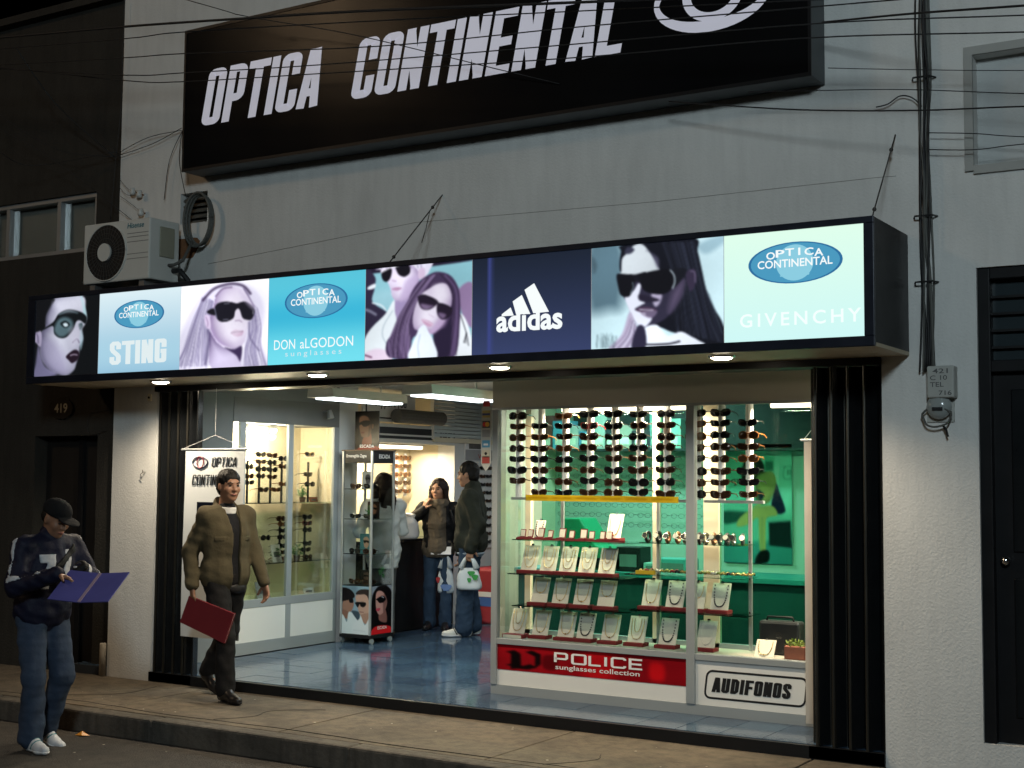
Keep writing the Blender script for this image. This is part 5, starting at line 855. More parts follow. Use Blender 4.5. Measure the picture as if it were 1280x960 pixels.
pb = Print([(535, 125), (800, 105), (800, 770), (540, 800)], (128, 134, 146), 45, 60); pb.poly([(540, 330), (580, 180), (650, 108), (740, 118), (810, 260), (810, 720), (700, 730), (530, 815)], (14, 10, 12), 8); pb.poly([(640, 520), (720, 450), (742, 625), (650, 605)], (130, 88, 82), 10); pb.poly([(600, 220), (640, 184), (700, 220), (740, 330), (730, 420), (690, 500), (640, 522), (605, 450), (595, 330)], (180, 134, 128), 8); pb.poly([(700, 230), (742, 340), (700, 500), (690, 380)], (110, 74, 72), 16, .8); pb.poly([(600, 300), (680, 258), (726, 300), (700, 346), (650, 362), (615, 322)], (8, 8, 10), 5); pb.line([(675, 272), (695, 282)], (200, 200, 210), 9, 6); pb.poly([(600, 440), (656, 432), (640, 470), (610, 466)], (180, 62, 84), 6); pb.poly([(590, 690), (770, 680), (810, 780), (550, 810)], (206, 30, 36), 8)
o = pb.build('poster', PRN, Vector((TX1 - .008, TY0 + .024, zp - .006)) + to, (0, TY1 - TY0 - .048, 0), (0, 0, zp - zb - .012), tw); text('lettering', 'ESCADA', '+x', Vector((TX1 - .008, TY0 + .13, zb + .05)) + to, .15, .03, WHITE, tw, .01)
text('lettering', 'Ermenegildo Zegna', '-y', Vector((TX0 + .05, TY0 + .010, zt - .085)) + to, .25, .04, WHITE, tw, .01); text('lettering', 'ESCADA', '+x', Vector((TX1 - .010, TY0 + .12, zt - .085)) + to, .18, .04, WHITE, tw, .01)
pe = Print([(330, 105), (745, 105), (740, 670), (300, 665)], (18, 16, 16), 45, 60); pe.poly([(470, 470), (590, 400), (600, 600), (440, 600)], (190, 92, 56), 12); pe.poly([(400, 200), (470, 165), (560, 200), (590, 300), (602, 400), (540, 472), (440, 472), (410, 420), (395, 330)], (168, 122, 94), 14); pe.poly([(560, 200), (600, 300), (600, 410), (545, 470), (560, 330)], (100, 66, 46), 24, .8); pe.poly([(390, 270), (480, 235), (570, 240), (592, 280), (540, 315), (470, 322), (430, 290), (400, 302)], (8, 8, 8), 5); pe.poly([(420, 402), (480, 394), (470, 422), (430, 420)], (150, 72, 62), 6); pe.poly([(612, 295), (650, 290), (640, 350), (618, 350)], (130, 90, 66), 8); pe.poly([(360, 645), (430, 612), (720, 620), (745, 675), (350, 672)], (226, 70, 44), 10)
pe.c *= .5
eb = thing('topper_board', 'dark portrait board lettered ESCADA standing on top of the glass display tower', 'poster', (TX0 + .22, TY0 + .10, zt)); hb = py(455, 514, 2.6).z - zt; pe.build('board', PRN, (-.14, 0, hb), (.30, 0, 0), (0, 0, hb), eb, d=.008); text('lettering', 'ESCADA', '-y', (-.075, 0, .022), .18, .03, WHITE, eb, .012); box('foot', (-.08, .006, 0), (.08, .07, .01), BLACK, eb)
for i, (z_, x_, w_, h_, l) in enumerate(((zs[2], -.02, .14, .17, 'silver'), (zs[1], .06, .15, .17, 'portrait'), (zs[0], -.03, .15, .19, 'turquoise'), (zp, -.02, .16, .14, 'dark'))):
    q = Print([(0, 0), (100, 0), (100, 120), (0, 120)], [(150, 155, 160), (60, 48, 42), (70, 120, 125), (24, 22, 24)][i], 24, 28); q.poly([(30, 30), (55, 18), (75, 35), (72, 75), (52, 92), (35, 75)], [(70, 70, 76), (170, 125, 95), (180, 145, 120), (90, 70, 60)][i], 6); q.poly([(28, 44), (50, 40), (76, 46), (70, 58), (54, 52), (40, 60)], (12, 12, 14), 4)
    t = thing('show_card', '%s show card standing on a shelf of the glass display tower' % l, 'card', ((TX0 + TX1) / 2 + x_, TY0 + .2, z_ + .007 * (i < 3))); q.build('card', PRN, (-w_ / 2, 0, h_), (w_, 0, 0), (0, 0, h_), t); box('strut', (-.03, .005, 0), (.03, .05, .006), BLACK, t)
    for s_, a_ in ((-.09, 'front pane'), (.10, 'corridor pane')): c_ = g_.choice(['black', 'brown']); sunglasses('%s sunglasses on the %s shelf of the glass tower, by the %s' % (CNAME[c_], ['top', 'second', 'third', 'lowest'][i], a_), 'sunglasses in the glass display tower', ((TX0 + TX1) / 2 + s_, TY0 + .09, z_ + .007 + .026), R(25 if s_ > 0 else 0), c_, i % 3, 1)
t = thing('potted_plant', 'tiny dark green plant on a shelf of the glass display tower', 'plant', (TX0 + .26, TY0 + .12, zs[1] + .007)); MB().tube([(0, 0, 0), (0, 0, .04)], [.02, .028], 10).build('pot', BLACK, t); foliage(t, (0, 0, .04), (.04, .04, .1), 36, LEAF, .014, 9)
# cartons at the back
for i, (u_, v_, w_, h_, z_, c_, l) in enumerate(((608, 760, .32, .34, FZ, (.3, .03, .03), 'red bulky parcel on the floor behind the man in the dark jacket'),)):
    t = thing('parcel', l, 'parcel', (-8.42, 5.0, z_)); box('body', (-.2, -.25, 0), (.2, .3, .62), mat('parcel_red', (.35, .03, .04), .6, var=.3, vs=6), t, .03); box('band', (-.203, -.253, .2), (.203, .303, .30), mat('parcel_blue', (.06, .14, .4), .5), t); box('band', (-.203, -.253, .305), (.203, .303, .36), WHITE, t)
# ================================================================ left hanging banner
hb_ = thing('hanging_banner', 'white hanging banner with the shop emblem behind the man in the brown jacket', 'banner', (-7.835, -.12, .42)); BM = mat('banner_vinyl', (.62, .65, .66), .5, var=.06, vs=3)
ns_ = 12; vs = []
for i in range(ns_ + 1):
    z_ = 1.5 * i / ns_; k_ = .04 * (1 - i / ns_)
    for j in range(9): t_ = j / 8; vs.append((-.325 + .03 * (1 - i / ns_) + .65 * t_ - .02 * t_ * (1 - i / ns_), -.012 * math.sin(t_ * math.pi * 2 + i * .3) * (1 - i / ns_) - k_, z_))
MB().add(vs, [(i * 9 + j, i * 9 + j + 1, (i + 1) * 9 + j + 1, (i + 1) * 9 + j) for i in range(ns_) for j in range(8)]).build('sheet', BM, hb_, smooth=True)
MB().cyl((-.37, 0, 1.505), (.35, 0, 1.505), .009).build('rod', ALU, hb_); MB().tube([(-.36, 0, 1.51), (0, 0, 1.62), (.34, 0, 1.51)], .0013, 4).build('cord', WHITE, hb_); MB().cyl((0, 0, 1.62), (0, 0, 2.0), .0012, 4).build('cord', WHITE, hb_)
heavy_word('OPTICA', '-y', (-.03, -.004, 1.365), .27, .075, LETB, hb_, .16, t=.11, cw=.36, gap=.07, lift=.004); heavy_word('CONTINENTAL', '-y', (-.24, -.006, 1.215), .51, .085, LETB, hb_, .16, t=.11, cw=.36, gap=.07, lift=.006)
INK = mat('ink_navy', (.02, .02, .06), .5); INR = mat('ink_crimson', (.3, .02, .05), .5)
MB().tube([(-.155 + .082 * math.cos(a), -.009, 1.40 + .045 * math.sin(a)) for a in np.linspace(0, 2 * math.pi, 33)], .005, 5).build('eye_mark', INK, hb_); MB().tube([(-.150 + .036 * math.cos(a), -.012, 1.40 + .046 * math.sin(a)) for a in np.linspace(0, 2 * math.pi, 25)], .0045, 5).build('iris_mark', INR, hb_)
q = Print([(0, 0), (100, 0), (100, 140), (0, 140)], (16, 20, 30), 40, 50)
for a in ([(12, 46), (30, 80), (48, 98)], [(48, 44), (62, 66), (80, 80)]): q.line(a, (220, 225, 230), 9, 4)
q.line([(35, 90), (60, 86), (80, 96)], (150, 155, 165), 8, 5); q.build('picture', PRN, (-.17, -.018, 1.08), (.3, 0, 0), (0, 0, .42), hb_, d=.003)
# ================================================================ people: one smooth skin surface per body, clothes as shells over the same skeleton
class Field:
    def __init__(s, lo, hi, h):
        s.h = h; s.lo = np.array(lo, np.float32); s.n = np.ceil((np.array(hi) - lo) / h).astype(int) + 1; s.F = np.full(s.n, .5, np.float32)
        s.ax = [s.lo[i] + h * np.arange(s.n[i], dtype=np.float32) for i in range(3)]
    def sl(s, lo, hi):
        a = np.clip(np.floor((np.array(lo) - s.lo) / s.h).astype(int), 0, s.n); b = np.clip(np.ceil((np.array(hi) - s.lo) / s.h).astype(int) + 1, 0, s.n)
        q = tuple(slice(i, j) for i, j in zip(a, b)); return q, np.meshgrid(s.ax[0][q[0]], s.ax[1][q[1]], s.ax[2][q[2]], indexing='ij', sparse=True)
    def comb(s, q, d, k, sub):
        a = s.F[q]
        if a.size == 0: return
        if sub: a = -a
        hh = np.maximum(k - np.abs(a - d), 0) / k; r = np.minimum(a, d) - hh * hh * k / 4; s.F[q] = -r if sub else r
    def cone(s, a, b, ra, rb, k=.02, sub=False):
        a, b = np.array(a, float), np.array(b, float); m = max(ra, rb) + k + 3 * s.h; q, (X, Y, Z) = s.sl(np.minimum(a, b) - m, np.maximum(a, b) + m); e = b - a
        t = np.clip(((X - a[0]) * e[0] + (Y - a[1]) * e[1] + (Z - a[2]) * e[2]) / (e @ e + 1e-9), 0, 1)
        d = np.sqrt((X - a[0] - t * e[0]) ** 2 + (Y - a[1] - t * e[1]) ** 2 + (Z - a[2] - t * e[2]) ** 2) - (ra + (rb - ra) * t); s.comb(q, d, k, sub)
    def ell(s, c, r, k=.02, M=None, sub=False):
        c, r = np.array(c, float), np.array(r, float); m = r.max() + k + 3 * s.h; q, (X, Y, Z) = s.sl(c - m, c + m); P = [X - c[0], Y - c[1], Z - c[2]]
        if M is not None: P = [M[0][i] * P[0] + M[1][i] * P[1] + M[2][i] * P[2] for i in range(3)]
        k0 = np.sqrt(sum((p / w) ** 2 for p, w in zip(P, r))); k1 = np.sqrt(sum((p / w ** 2) ** 2 for p, w in zip(P, r))) + 1e-6; s.comb(q, k0 * (k0 - 1) / k1, k, sub)
    def clip(s, fn):
        """keep only where fn(x, y, z) < 0"""
        X, Y, Z = np.meshgrid(*s.ax, indexing='ij', sparse=True); s.F = np.maximum(s.F, fn(X, Y, Z).astype(np.float32)); return s
    def folds(s, amp, seed, f=32):
        h = np.random.default_rng(seed); X, Y, Z = np.meshgrid(*s.ax, indexing='ij', sparse=True); w = 0
        for i in range(5):
            d = h.normal(0, 1, 3); d[2] *= 1.5; d *= f * h.uniform(.7, 2.2) / np.linalg.norm(d); w = w + np.sin(d[0] * X + d[1] * Y + d[2] * Z + h.uniform(0, 6)) * np.sin(d[1] * X - d[0] * Y + .6 * d[2] * Z + h.uniform(0, 6)) / (1 + .4 * i)
        s.F = s.F + (amp * w).astype(np.float32); return s
    def mesh(s, name):
        F = s.F; F[0] = F[-1] = .5; F[:, 0] = F[:, -1] = .5; F[:, :, 0] = F[:, :, -1] = .5; I = F < 0; nx, ny, nz = F.shape
        c = [I[i:nx - 1 + i, j:ny - 1 + j, k:nz - 1 + k] for i in (0, 1) for j in (0, 1) for k in (0, 1)]; al = np.logical_and.reduce(c); an = np.logical_or.reduce(c); act = an & ~al
        ii = np.argwhere(act); idx = np.full(act.shape, -1, np.int64); idx[act] = np.arange(len(ii)); acc = np.zeros((len(ii), 3)); cnt = np.zeros(len(ii)); off = [(i, j, k) for i in (0, 1) for j in (0, 1) for k in (0, 1)]
        for a in off:
            for ax in range(3):
                if a[ax]: continue
                b = list(a); b[ax] = 1; fa = F[ii[:, 0] + a[0], ii[:, 1] + a[1], ii[:, 2] + a[2]]; fb = F[ii[:, 0] + b[0], ii[:, 1] + b[1], ii[:, 2] + b[2]]; m = (fa < 0) != (fb < 0)
                t = fa[m] / (fa[m] - fb[m]); p = np.tile(np.array(a, float), (m.sum(), 1)); p[:, ax] = t; acc[m] += p; cnt[m] += 1
        V = (ii + acc / cnt[:, None]) * s.h + s.lo; Q = []
        for ax in range(3):
            o1, o2 = [(1, 2), (2, 0), (0, 1)][ax]; A = [slice(None)] * 3; B = [slice(None)] * 3; A[ax] = slice(0, -1); B[ax] = slice(1, None); ch = I[tuple(A)] != I[tuple(B)]; e = np.argwhere(ch); e = e[(e[:, o1] > 0) & (e[:, o2] > 0)]
            def cell(d1, d2): g = e.copy(); g[:, o1] -= d1; g[:, o2] -= d2; return idx[g[:, 0], g[:, 1], g[:, 2]]
            q = np.stack([cell(1, 1), cell(0, 1), cell(0, 0), cell(1, 0)], 1); ins = I[e[:, 0], e[:, 1], e[:, 2]]; q[~ins] = q[~ins][:, ::-1]; Q.append(q)
        Q = np.concatenate(Q); Q = Q[(Q >= 0).all(1)]; me = bpy.data.meshes.new(name); me.vertices.add(len(V)); me.vertices.foreach_set('co', V.ravel()); me.loops.add(len(Q) * 4); me.loops.foreach_set('vertex_index', Q.ravel().astype(np.int32)); me.polygons.add(len(Q))
        me.polygons.foreach_set('loop_start', np.arange(0, len(Q) * 4, 4, dtype=np.int32)); me.polygons.foreach_set('loop_total', np.full(len(Q), 4, np.int32)); me.polygons.foreach_set('use_smooth', np.ones(len(Q), bool)); me.update(calc_edges=True); me.validate(); return me
def rotm(yaw, pit=0, rol=0): return np.array(Matrix.Rotation(yaw, 3, 'Z') @ Matrix.Rotation(pit, 3, 'Y') @ Matrix.Rotation(rol, 3, 'X'))
def skel(**kw):
    J = dict(pel=(0, 0, .93), chest=(0, 0, 1.25), neck=(-.015, 0, 1.46), head=(.02, 0, 1.63))
    for s, n in ((1, 'L'), (-1, 'R')): J.update({'sh' + n: (0, .185 * s, 1.40), 'el' + n: (-.03, .235 * s, 1.12), 'wr' + n: (.03, .245 * s, .87), 'hip' + n: (0, .085 * s, .91), 'kn' + n: (.02, .095 * s, .50), 'an' + n: (0, .095 * s, .085), 'hd' + n: (.15, 0, -1), 'pn' + n: (0, -s, 0), 'toe' + n: (1, .12 * s, 0)})
    J.update(curl=.35, hyaw=0, hpit=0, hrol=0); J.update(kw); return {k: (np.array(v, float) if isinstance(v, tuple) else v) for k, v in J.items()}
def f_torso(F, J, e, sh=True, female=False):
    w = .155 if female else .165; F.ell(J['pel'] + (0, 0, .02), (.115 + e, w + e, .13 + e), .06); F.ell((J['pel'] + J['chest']) / 2, (.105 + e, w - .022 + e, .17 + e), .06); F.ell(J['chest'] + (0, 0, .0), (.118 + e, w + .006 + e, .18 + e), .06)
    if female: F.ell(J['chest'] + (.085, 0, -.01), (.055 + e * .6, .125 + e * .6, .06), .05)
    for n in 'LR': F.cone((J['neck'] + J['chest'] * 0 + (0, 0, -.05)), J['sh' + n], .058 + e * .8, .056 + e * .8, .05)
def f_arms(F, J, e, k=.03, trim=0, fa=0):
    for n in 'LR': w = J['wr' + n] + (J['el' + n] - J['wr' + n]) * trim; F.cone(J['sh' + n], J['el' + n], .053 + e, .041 + e * 1.05, k); F.cone(J['el' + n], w, .041 + e * 1.05, .029 + e * .9 + fa, k)
def f_legs(F, J, e, fl=0, trim=0, lo=1.0):
    for n in 'LR': a = J['an' + n] + (J['kn' + n] - J['an' + n]) * trim; F.cone(J['hip' + n], J['kn' + n], .082 + e, .056 + e, .04); F.cone(J['kn' + n], a, .056 + e, .038 + e + fl, .03)
def head_l(J): M = rotm(J['hyaw'], J['hpit'], J['hrol']); return M, lambda *p: J['head'] + M @ np.array(p)
def f_head(F, J):
    M, H = head_l(J)
    F.ell(H(-.014, 0, .032), (.098, .077, .088), .02, M); F.ell(H(.022, 0, -.022), (.072, .062, .095), .03, M); F.ell(H(.034, 0, -.078), (.052, .046, .042), .03, M); F.ell(H(.07, 0, -.1), (.02, .022, .018), .02, M); F.cone(H(.084, -.034, .026), H(.084, .034, .026), .011, .011, .02)
    for s in (1, -1): F.ell(H(.062, .04 * s, -.028), (.026, .024, .026), .02, M); F.ell(H(-.004, .077 * s, -.008), (.021, .01, .033), .01, M)
    for s in (1, -1): F.ell(H(.102, .033 * s, .004), (.017, .02, .011), .012, M, True)
    F.cone(H(.088, 0, .012), H(.110, 0, -.028), .009, .013, .012); 
    for s in (1, -1): F.ell(H(.098, .012 * s, -.032), (.011, .009, .008), .008, M)
    F.ell(H(.088, 0, -.060), (.013, .026, .008), .008, M); F.ell(H(.086, 0, -.071), (.013, .022, .008), .006, M); F.cone(J['neck'] + (0, 0, -.03), H(-.02, 0, -.05), .060, .053, .03)
def f_hand(F, w, d, pn, side, curl, k=.006):
    d = d / np.linalg.norm(d); pn = pn - d * (pn @ d); pn /= np.linalg.norm(pn); la = np.cross(pn, d) * side   # lateral, towards the thumb
    for t in (-.024, -.008, .008, .024): F.cone(w + la * t * .6 - d * .01, w + d * .085 + la * t, .015, .0125, .012)
    for i, (t, L) in enumerate(((.030, .9), (.010, 1), (-.011, .95), (-.031, .76))):
        p = w + d * .086 + la * t; a = .12 + curl * .3; q = d
        for j, l in enumerate((.042, .028, .022)):
            q = d * math.cos(a) + pn * math.sin(a) + la * t * 1.2 * (j == 0); n = p + q * l * L; F.cone(p, n, .0098 - j * .0008, .009 - j * .0008, k); p = n; a += curl
    p = w + d * .022 + la * .026; q = d * .65 + la * .75 + pn * .35; q /= np.linalg.norm(q); n = p + q * .045; F.cone(p, n, .014, .0115, .01); q2 = q + pn * curl * .6 + d * .5; q2 /= np.linalg.norm(q2); F.cone(n, n + q2 * .034, .011, .009, k)
SKIN = mat('skin_warm', (.36, .19, .115), .5, var=.1, vs=18); SKIND = mat('skin_tan', (.27, .135, .08), .5, var=.1, vs=18); HAIRM = mat('hair_black', (.008, .007, .006), .6, spec=.2, var=.4, vs=60, bump=.002, bs=150); HAIRB = mat('hair_dark_brown', (.018, .010, .007), .55, spec=.25, var=.5, vs=50, bump=.002, bs=150); EYE = mat('eye_dark', (.02, .015, .012), .2); LIP = mat('lip', (.26, .09, .07), .45)
LO, HI = np.array((-.62, -.62, -.02)), np.array((.72, .62, 1.82))
def part(F, name, m, par): me = F.mesh(name); return link(name, me, m, par)
def shoes(J, par, m, sole, stripe=None, boot=0):
    for n in 'LR':
        a = J['an' + n]; d = J['toe' + n] / np.linalg.norm(J['toe' + n]); u = np.array((0, 0, 1.)) - d * d[2]; u /= np.linalg.norm(u); heel = a - d * .045 - u * .035; ball = a + d * .13 - u * .052; F = Field(a - .32, a + .34 + boot, .006)
        F.cone(heel, ball, .040, .036, .02); F.cone(ball, ball + d * .065, .037, .029, .02); F.cone(a + u * (.03 + boot), heel + d * .05, .046, .042, .03); F.cone(a + d * .02, ball, .042, .032, .02)
        zc = a - u * .083; F.clip(lambda X, Y, Z: -((X - zc[0]) * u[0] + (Y - zc[1]) * u[1] + (Z - zc[2]) * u[2])); F.clip(lambda X, Y, Z: ((X - a[0]) * u[0] + (Y - a[1]) * u[1] + (Z - a[2]) * u[2]) - (.035 + boot)); o = part(F, 'shoe', m, par)
        G = Field(a - .32, a + .34, .006); G.cone(heel, ball, .044, .040, .02); G.cone(ball, ball + d * .068, .041, .032, .02); G.clip(lambda X, Y, Z: -((X - zc[0]) * u[0] + (Y - zc[1]) * u[1] + (Z - zc[2]) * u[2])); G.clip(lambda X, Y, Z: ((X - zc[0]) * u[0] + (Y - zc[1]) * u[1] + (Z - zc[2]) * u[2]) - .024); part(G, 'sole', sole, o)
        if stripe:
            for k in range(2):
                G = Field(a - .3, a + .3, .006); c = a + d * (.05 + .035 * k) - u * .03; G.cone(heel, ball, .0425, .0385, .02); G.cone(a + d * .02, ball, .0445, .0345, .02); G.clip(lambda X, Y, Z: np.abs((X - c[0]) * d[0] + (Y - c[1]) * d[1] + (Z - c[2]) * (d[2] - .6)) - .008); G.clip(lambda X, Y, Z: -((X - zc[0]) * u[0] + (Y - zc[1]) * u[1] + (Z - zc[2]) * u[2] - .022)); part(G, 'stripe', stripe, o)
def face(J, par):
    M, H = head_l(J); 
    for s in (1, -1):
        e = MB().ball(tuple(H(.0845, .033 * s, .004)), (.011, .0125, .0075), 10, 6).build('eye', EYE, par, smooth=True); MB().tube([H(.094, .014 * s, .022), H(.094, .034 * s, .029), H(.082, .054 * s, .024)], [.0045, .0045, .003], 6).build('eyebrow', HAIRM, par, smooth=True)
    MB().tube([H(.088, -.025, -.066), H(.1005, -.008, -.063), H(.1015, 0, -.0645), H(.1005, .008, -.063), H(.088, .025, -.066)], [.003, .0065, .006, .0065, .003], 6).build('lips', LIP, par, smooth=True)
def person(label, loc, heading, J, skin, height=1.0, group=None):
    t = thing('person', label, 'person', loc, R(heading), group); t.scale = (height,) * 3; F = Field(LO, HI, .0075); f_torso(F, J, -.012); f_arms(F, J, -.004); f_legs(F, J, -.006)
    for n in 'LR': a = J['an' + n]; F.cone(a, a + J['toe' + n] * .12 - (0, 0, .05), .038, .028, .02)
    f_head(F, J)
    for n, s in (('L', 1), ('R', -1)): f_hand(F, J['wr' + n], J['hd' + n], J['pn' + n], s * (-1), J['curl' + n] if 'curl' + n in J else J['curl'])
    part(F, 'body', skin, t); face(J, t); return t
def hair_short(J, par, m, top=.0):
    M, H = head_l(J); F = Field(J['head'] - .2, J['head'] + .22, .006); F.ell(H(-.018, 0, .044), (.106, .087, .090 + top), .02, M); F.ell(H(-.05, 0, -.02), (.065, .078, .07), .03, M); F.ell(H(.125, 0, -.035), (.085, .10, .105), .012, M, True)
    for s in (1, -1): F.ell(H(.01, .09 * s, -.045), (.04, .03, .05), .01, M, True)
    F.folds(.003, 5, 110); return part(F, 'hair', m, par)
def cloth(name, rgb, rough=.9, var=.3): return mat(name, rgb, rough, var=var, vs=9, bump=.012, bs=11, det=7, spec=.2)
# ---- man walking past in a brown jacket
J = skel(shL=(0, .172, 1.40), shR=(0, -.172, 1.40), anR=(.17, -.085, .085), knR=(.17, -.095, .50), toeR=(1, -.05, 0), anL=(-.33, .075, .17), knL=(-.06, .09, .515), toeL=(.86, 0, -.5), elR=(-.12, -.235, 1.13), wrR=(-.04, -.265, .875), elL=(.02, .25, 1.12), wrL=(.15, .265, .885), hdR=(.1, .05, -1), hdL=(.35, 0, -1), pnR=(.2, 1, 0), curlR=.75, curlL=.4, hyaw=R(-6), hpit=R(2), head=(.03, 0, 1.635))
W1 = person('man in an olive brown jacket walking past with a red folder in his hand', (-7.50, -.33, .0), -14, J, SKIND)
F = Field(LO, HI, .009); f_legs(F, J, .018, .016, .04); F.ell(J['pel'] + (0, 0, -.0), (.125, .175, .12), .05); F.clip(lambda X, Y, Z: Z - 1.0); F.folds(.004, 2, 34); part(F, 'trousers', cloth('trousers_charcoal', (.013, .012, .012)), W1)
F = Field(LO, HI, .009); f_torso(F, J, .004); F.cone(J['neck'] + (.01, 0, -.06), J['neck'] + (.02, 0, .0), .075, .066, .02); F.clip(lambda X, Y, Z: .9 - Z); part(F, 'shirt', cloth('shirt_black', (.012, .012, .014)), W1)
F = Field(LO, HI, .007); F.cone(J['neck'] + (.02, 0, -.03), J['neck'] + (.025, 0, .025), .076, .068, .01); F.clip(lambda X, Y, Z: Z - 1.475 - .1 * (0 - X)); F.clip(lambda X, Y, Z: 1.43 - Z - .2 * X); part(F, 'undershirt_collar', cloth('white_cotton', (.6, .58, .56)), W1)
F = Field(LO, HI, .008); f_torso(F, J, .030); f_arms(F, J, .018, trim=.02, fa=.006); F.ell(J['pel'] + (0, 0, .03), (.145, .195, .16), .05); F.folds(.0045, 3, 24); F.clip(lambda X, Y, Z: .80 - Z)
F.cone(J['neck'] + (-.01, 0, -.05), J['neck'] + (-.015, 0, .03), .105, .088, .02); F.cone(J['neck'] + (.02, 0, -.02), J['neck'] + (.01, 0, .12), .074, .085, .008, True); F.clip(lambda X, Y, Z: np.minimum(X - .0, .035 + np.clip((Z - 1.25) * .12, 0, .05) - np.abs(Y - .01) + 0 * Z)); JK = cloth('jacket_olive', (.078, .063, .036)); jk = part(F, 'jacket', JK, W1)
for s in (1, -1):
    G = Field(LO, HI, .008); f_torso(G, J, .034); y0 = .105 * s; G.clip(lambda X, Y, Z: np.maximum(np.maximum(np.abs(Y - y0) - .055, np.abs(Z - 1.23) - .018), -X)); part(G, 'pocket_flap', JK, jk)
for s in (1, -1): MB().add([J['neck'] + p for p in ((.055, .035 * s, .015), (.02, .085 * s, .03), (.06, .125 * s, -.045), (.105, .06 * s, -.07))] + [J['neck'] + p for p in ((.052, .035 * s, .003), (.017, .085 * s, .018), (.055, .125 * s, -.06), (.10, .06 * s, -.085))], [(0, 1, 2, 3), (7, 6, 5, 4), (0, 4, 5, 1), (1, 5, 6, 2), (2, 6, 7, 3), (3, 7, 4, 0)]).build('collar', JK, jk)
F = Field(LO, HI, .009); F.ell(J['pel'] + (.10, .05, -.085), (.03, .085, .04), .01); part(F, 'belt_pouch', cloth('pouch_black', (.015, .014, .014), .5), W1)
hair_short(J, W1, HAIRM); shoes(J, W1, mat('black_leather', (.012, .011, .011), .3), BLACK)
fo = thing('red_folder', 'red folder carried by the man in the olive brown jacket', 'folder', (-7.46, -.585, .46)); q = [(-.255, .13), (-.165, .335), (.30, .225), (.205, .0)]; MB().prism(q, .008).build('cover', mat('folder_red', (.22, .022, .03), .5, var=.12, vs=8), fo); MB().prism([(a * .97, b_ * .97 + .004) for a, b_ in q], .008, Matrix.Translation((.003, .0082, 0))).build('sheets', WHITE, fo); MB().prism(q, .004, Matrix.Translation((0, .0164, 0))).build('cover', MATS['folder_red'], fo)
# ---- man in the road with cap, looking down at his hands
J = skel(anR=(.07, -.11, .085), knR=(.09, -.115, .5), anL=(-.10, .12, .10), knL=(.10, .11, .50), toeL=(.95, .1, -.25), chest=(.04, 0, 1.24), neck=(.06, 0, 1.44), head=(.125, -.0, 1.585), shL=(.05, .19, 1.385), shR=(.04, -.19, 1.385), elR=(.10, -.29, 1.13), wrR=(.40, -.17, 1.22), elL=(.22, .24, 1.15), wrL=(.42, .0, 1.25), hdR=(.8, .5, -.35), hdL=(.5, -.7, -.6), pnR=(.4, 0, -1), pnL=(-.2, -.3, -1), curl=.6, hyaw=R(4), hpit=R(26))
W2 = person('man in a navy track jacket and black cap in the road with a purple folder', (-7.72, -1.88, -.15), -4, J, SKIND, .985)
F = Field(LO, HI, .009); f_legs(F, J, .022, .022, .02); F.ell(J['pel'], (.125, .175, .12), .05); F.clip(lambda X, Y, Z: Z - 1.0); F.folds(.005, 7, 34); part(F, 'jeans', cloth('denim_blue', (.036, .052, .085), var=.35), W2)
NAVY = cloth('navy_nylon', (.008, .009, .024), .6); STR = cloth('stripe_white', (.5, .5, .52), .6)
def jack(e, h=.009):
    F = Field(LO, HI, h); f_torso(F, J, .034 + e); f_arms(F, J, .026 + e, trim=.02); F.ell(J['pel'] + (0, 0, .03), (.15 + e, .2 + e, .15), .05); F.cone(J['neck'] + (0, 0, -.04), J['neck'] + (.01, 0, .04), .09 + e, .078 + e, .03); F.folds(.005, 8, 32); F.clip(lambda X, Y, Z: .80 - Z); return F
j2 = part(jack(0), 'track_jacket', NAVY, W2)
F = jack(.006); F.clip(lambda X, Y, Z: np.maximum(np.maximum(.05 - X, np.minimum(np.maximum(np.abs(Y + .085) - .05, np.abs(Z - 1.31) - .03), np.maximum(np.abs(Y + .07 + (1.25 - Z) * .2) - .028, np.abs(Z - 1.22) - .12)) + 0 * X), 1.08 - Z + 0 * X)); part(F, 'chest_figure', STR, j2)
F = jack(.006); F.clip(lambda X, Y, Z: np.maximum(.05 - X + 0 * Z, np.maximum(np.abs(Y - .06 + (1.25 - Z) * .25) - .03, np.abs(Z - 1.24) - .13) + 0 * X)); part(F, 'chest_figure', STR, j2)
def sleeve(n, dz):
    G = jack(.006); s, e_, w = J['sh' + n], J['el' + n], J['wr' + n]
    def fn(X, Y, Z):
        r = None
        for a, b_ in ((s, e_), (e_, w)):
            m = b_ - a; t = np.clip(((X - a[0]) * m[0] + (Y - a[1]) * m[1] + (Z - a[2]) * m[2]) / (m @ m), 0, 1); o = np.array((0, (-1 if n == 'R' else 1) * .07, .05 + dz)); d = np.sqrt((X - a[0] - t * m[0] - o[0]) ** 2 + (Y - a[1] - t * m[1] - o[1]) ** 2 + (Z - a[2] - t * m[2] - o[2]) ** 2) - .026; r = d if r is None else np.minimum(r, d)
        return r
    G.clip(fn); part(G, 'sleeve_stripe', STR, j2)
sleeve('R', 0); sleeve('L', .01)
F = jack(.010); F.clip(lambda X, Y, Z: np.maximum(np.abs((Z - 1.27) * .8 - (Y + .0) * .62) - .022, np.maximum(1.0 - Z + 0 * X, np.abs(Y) - .15) + 0 * X)); part(F, 'bag_strap', cloth('strap_black', (.008, .008, .008), .6), W2)
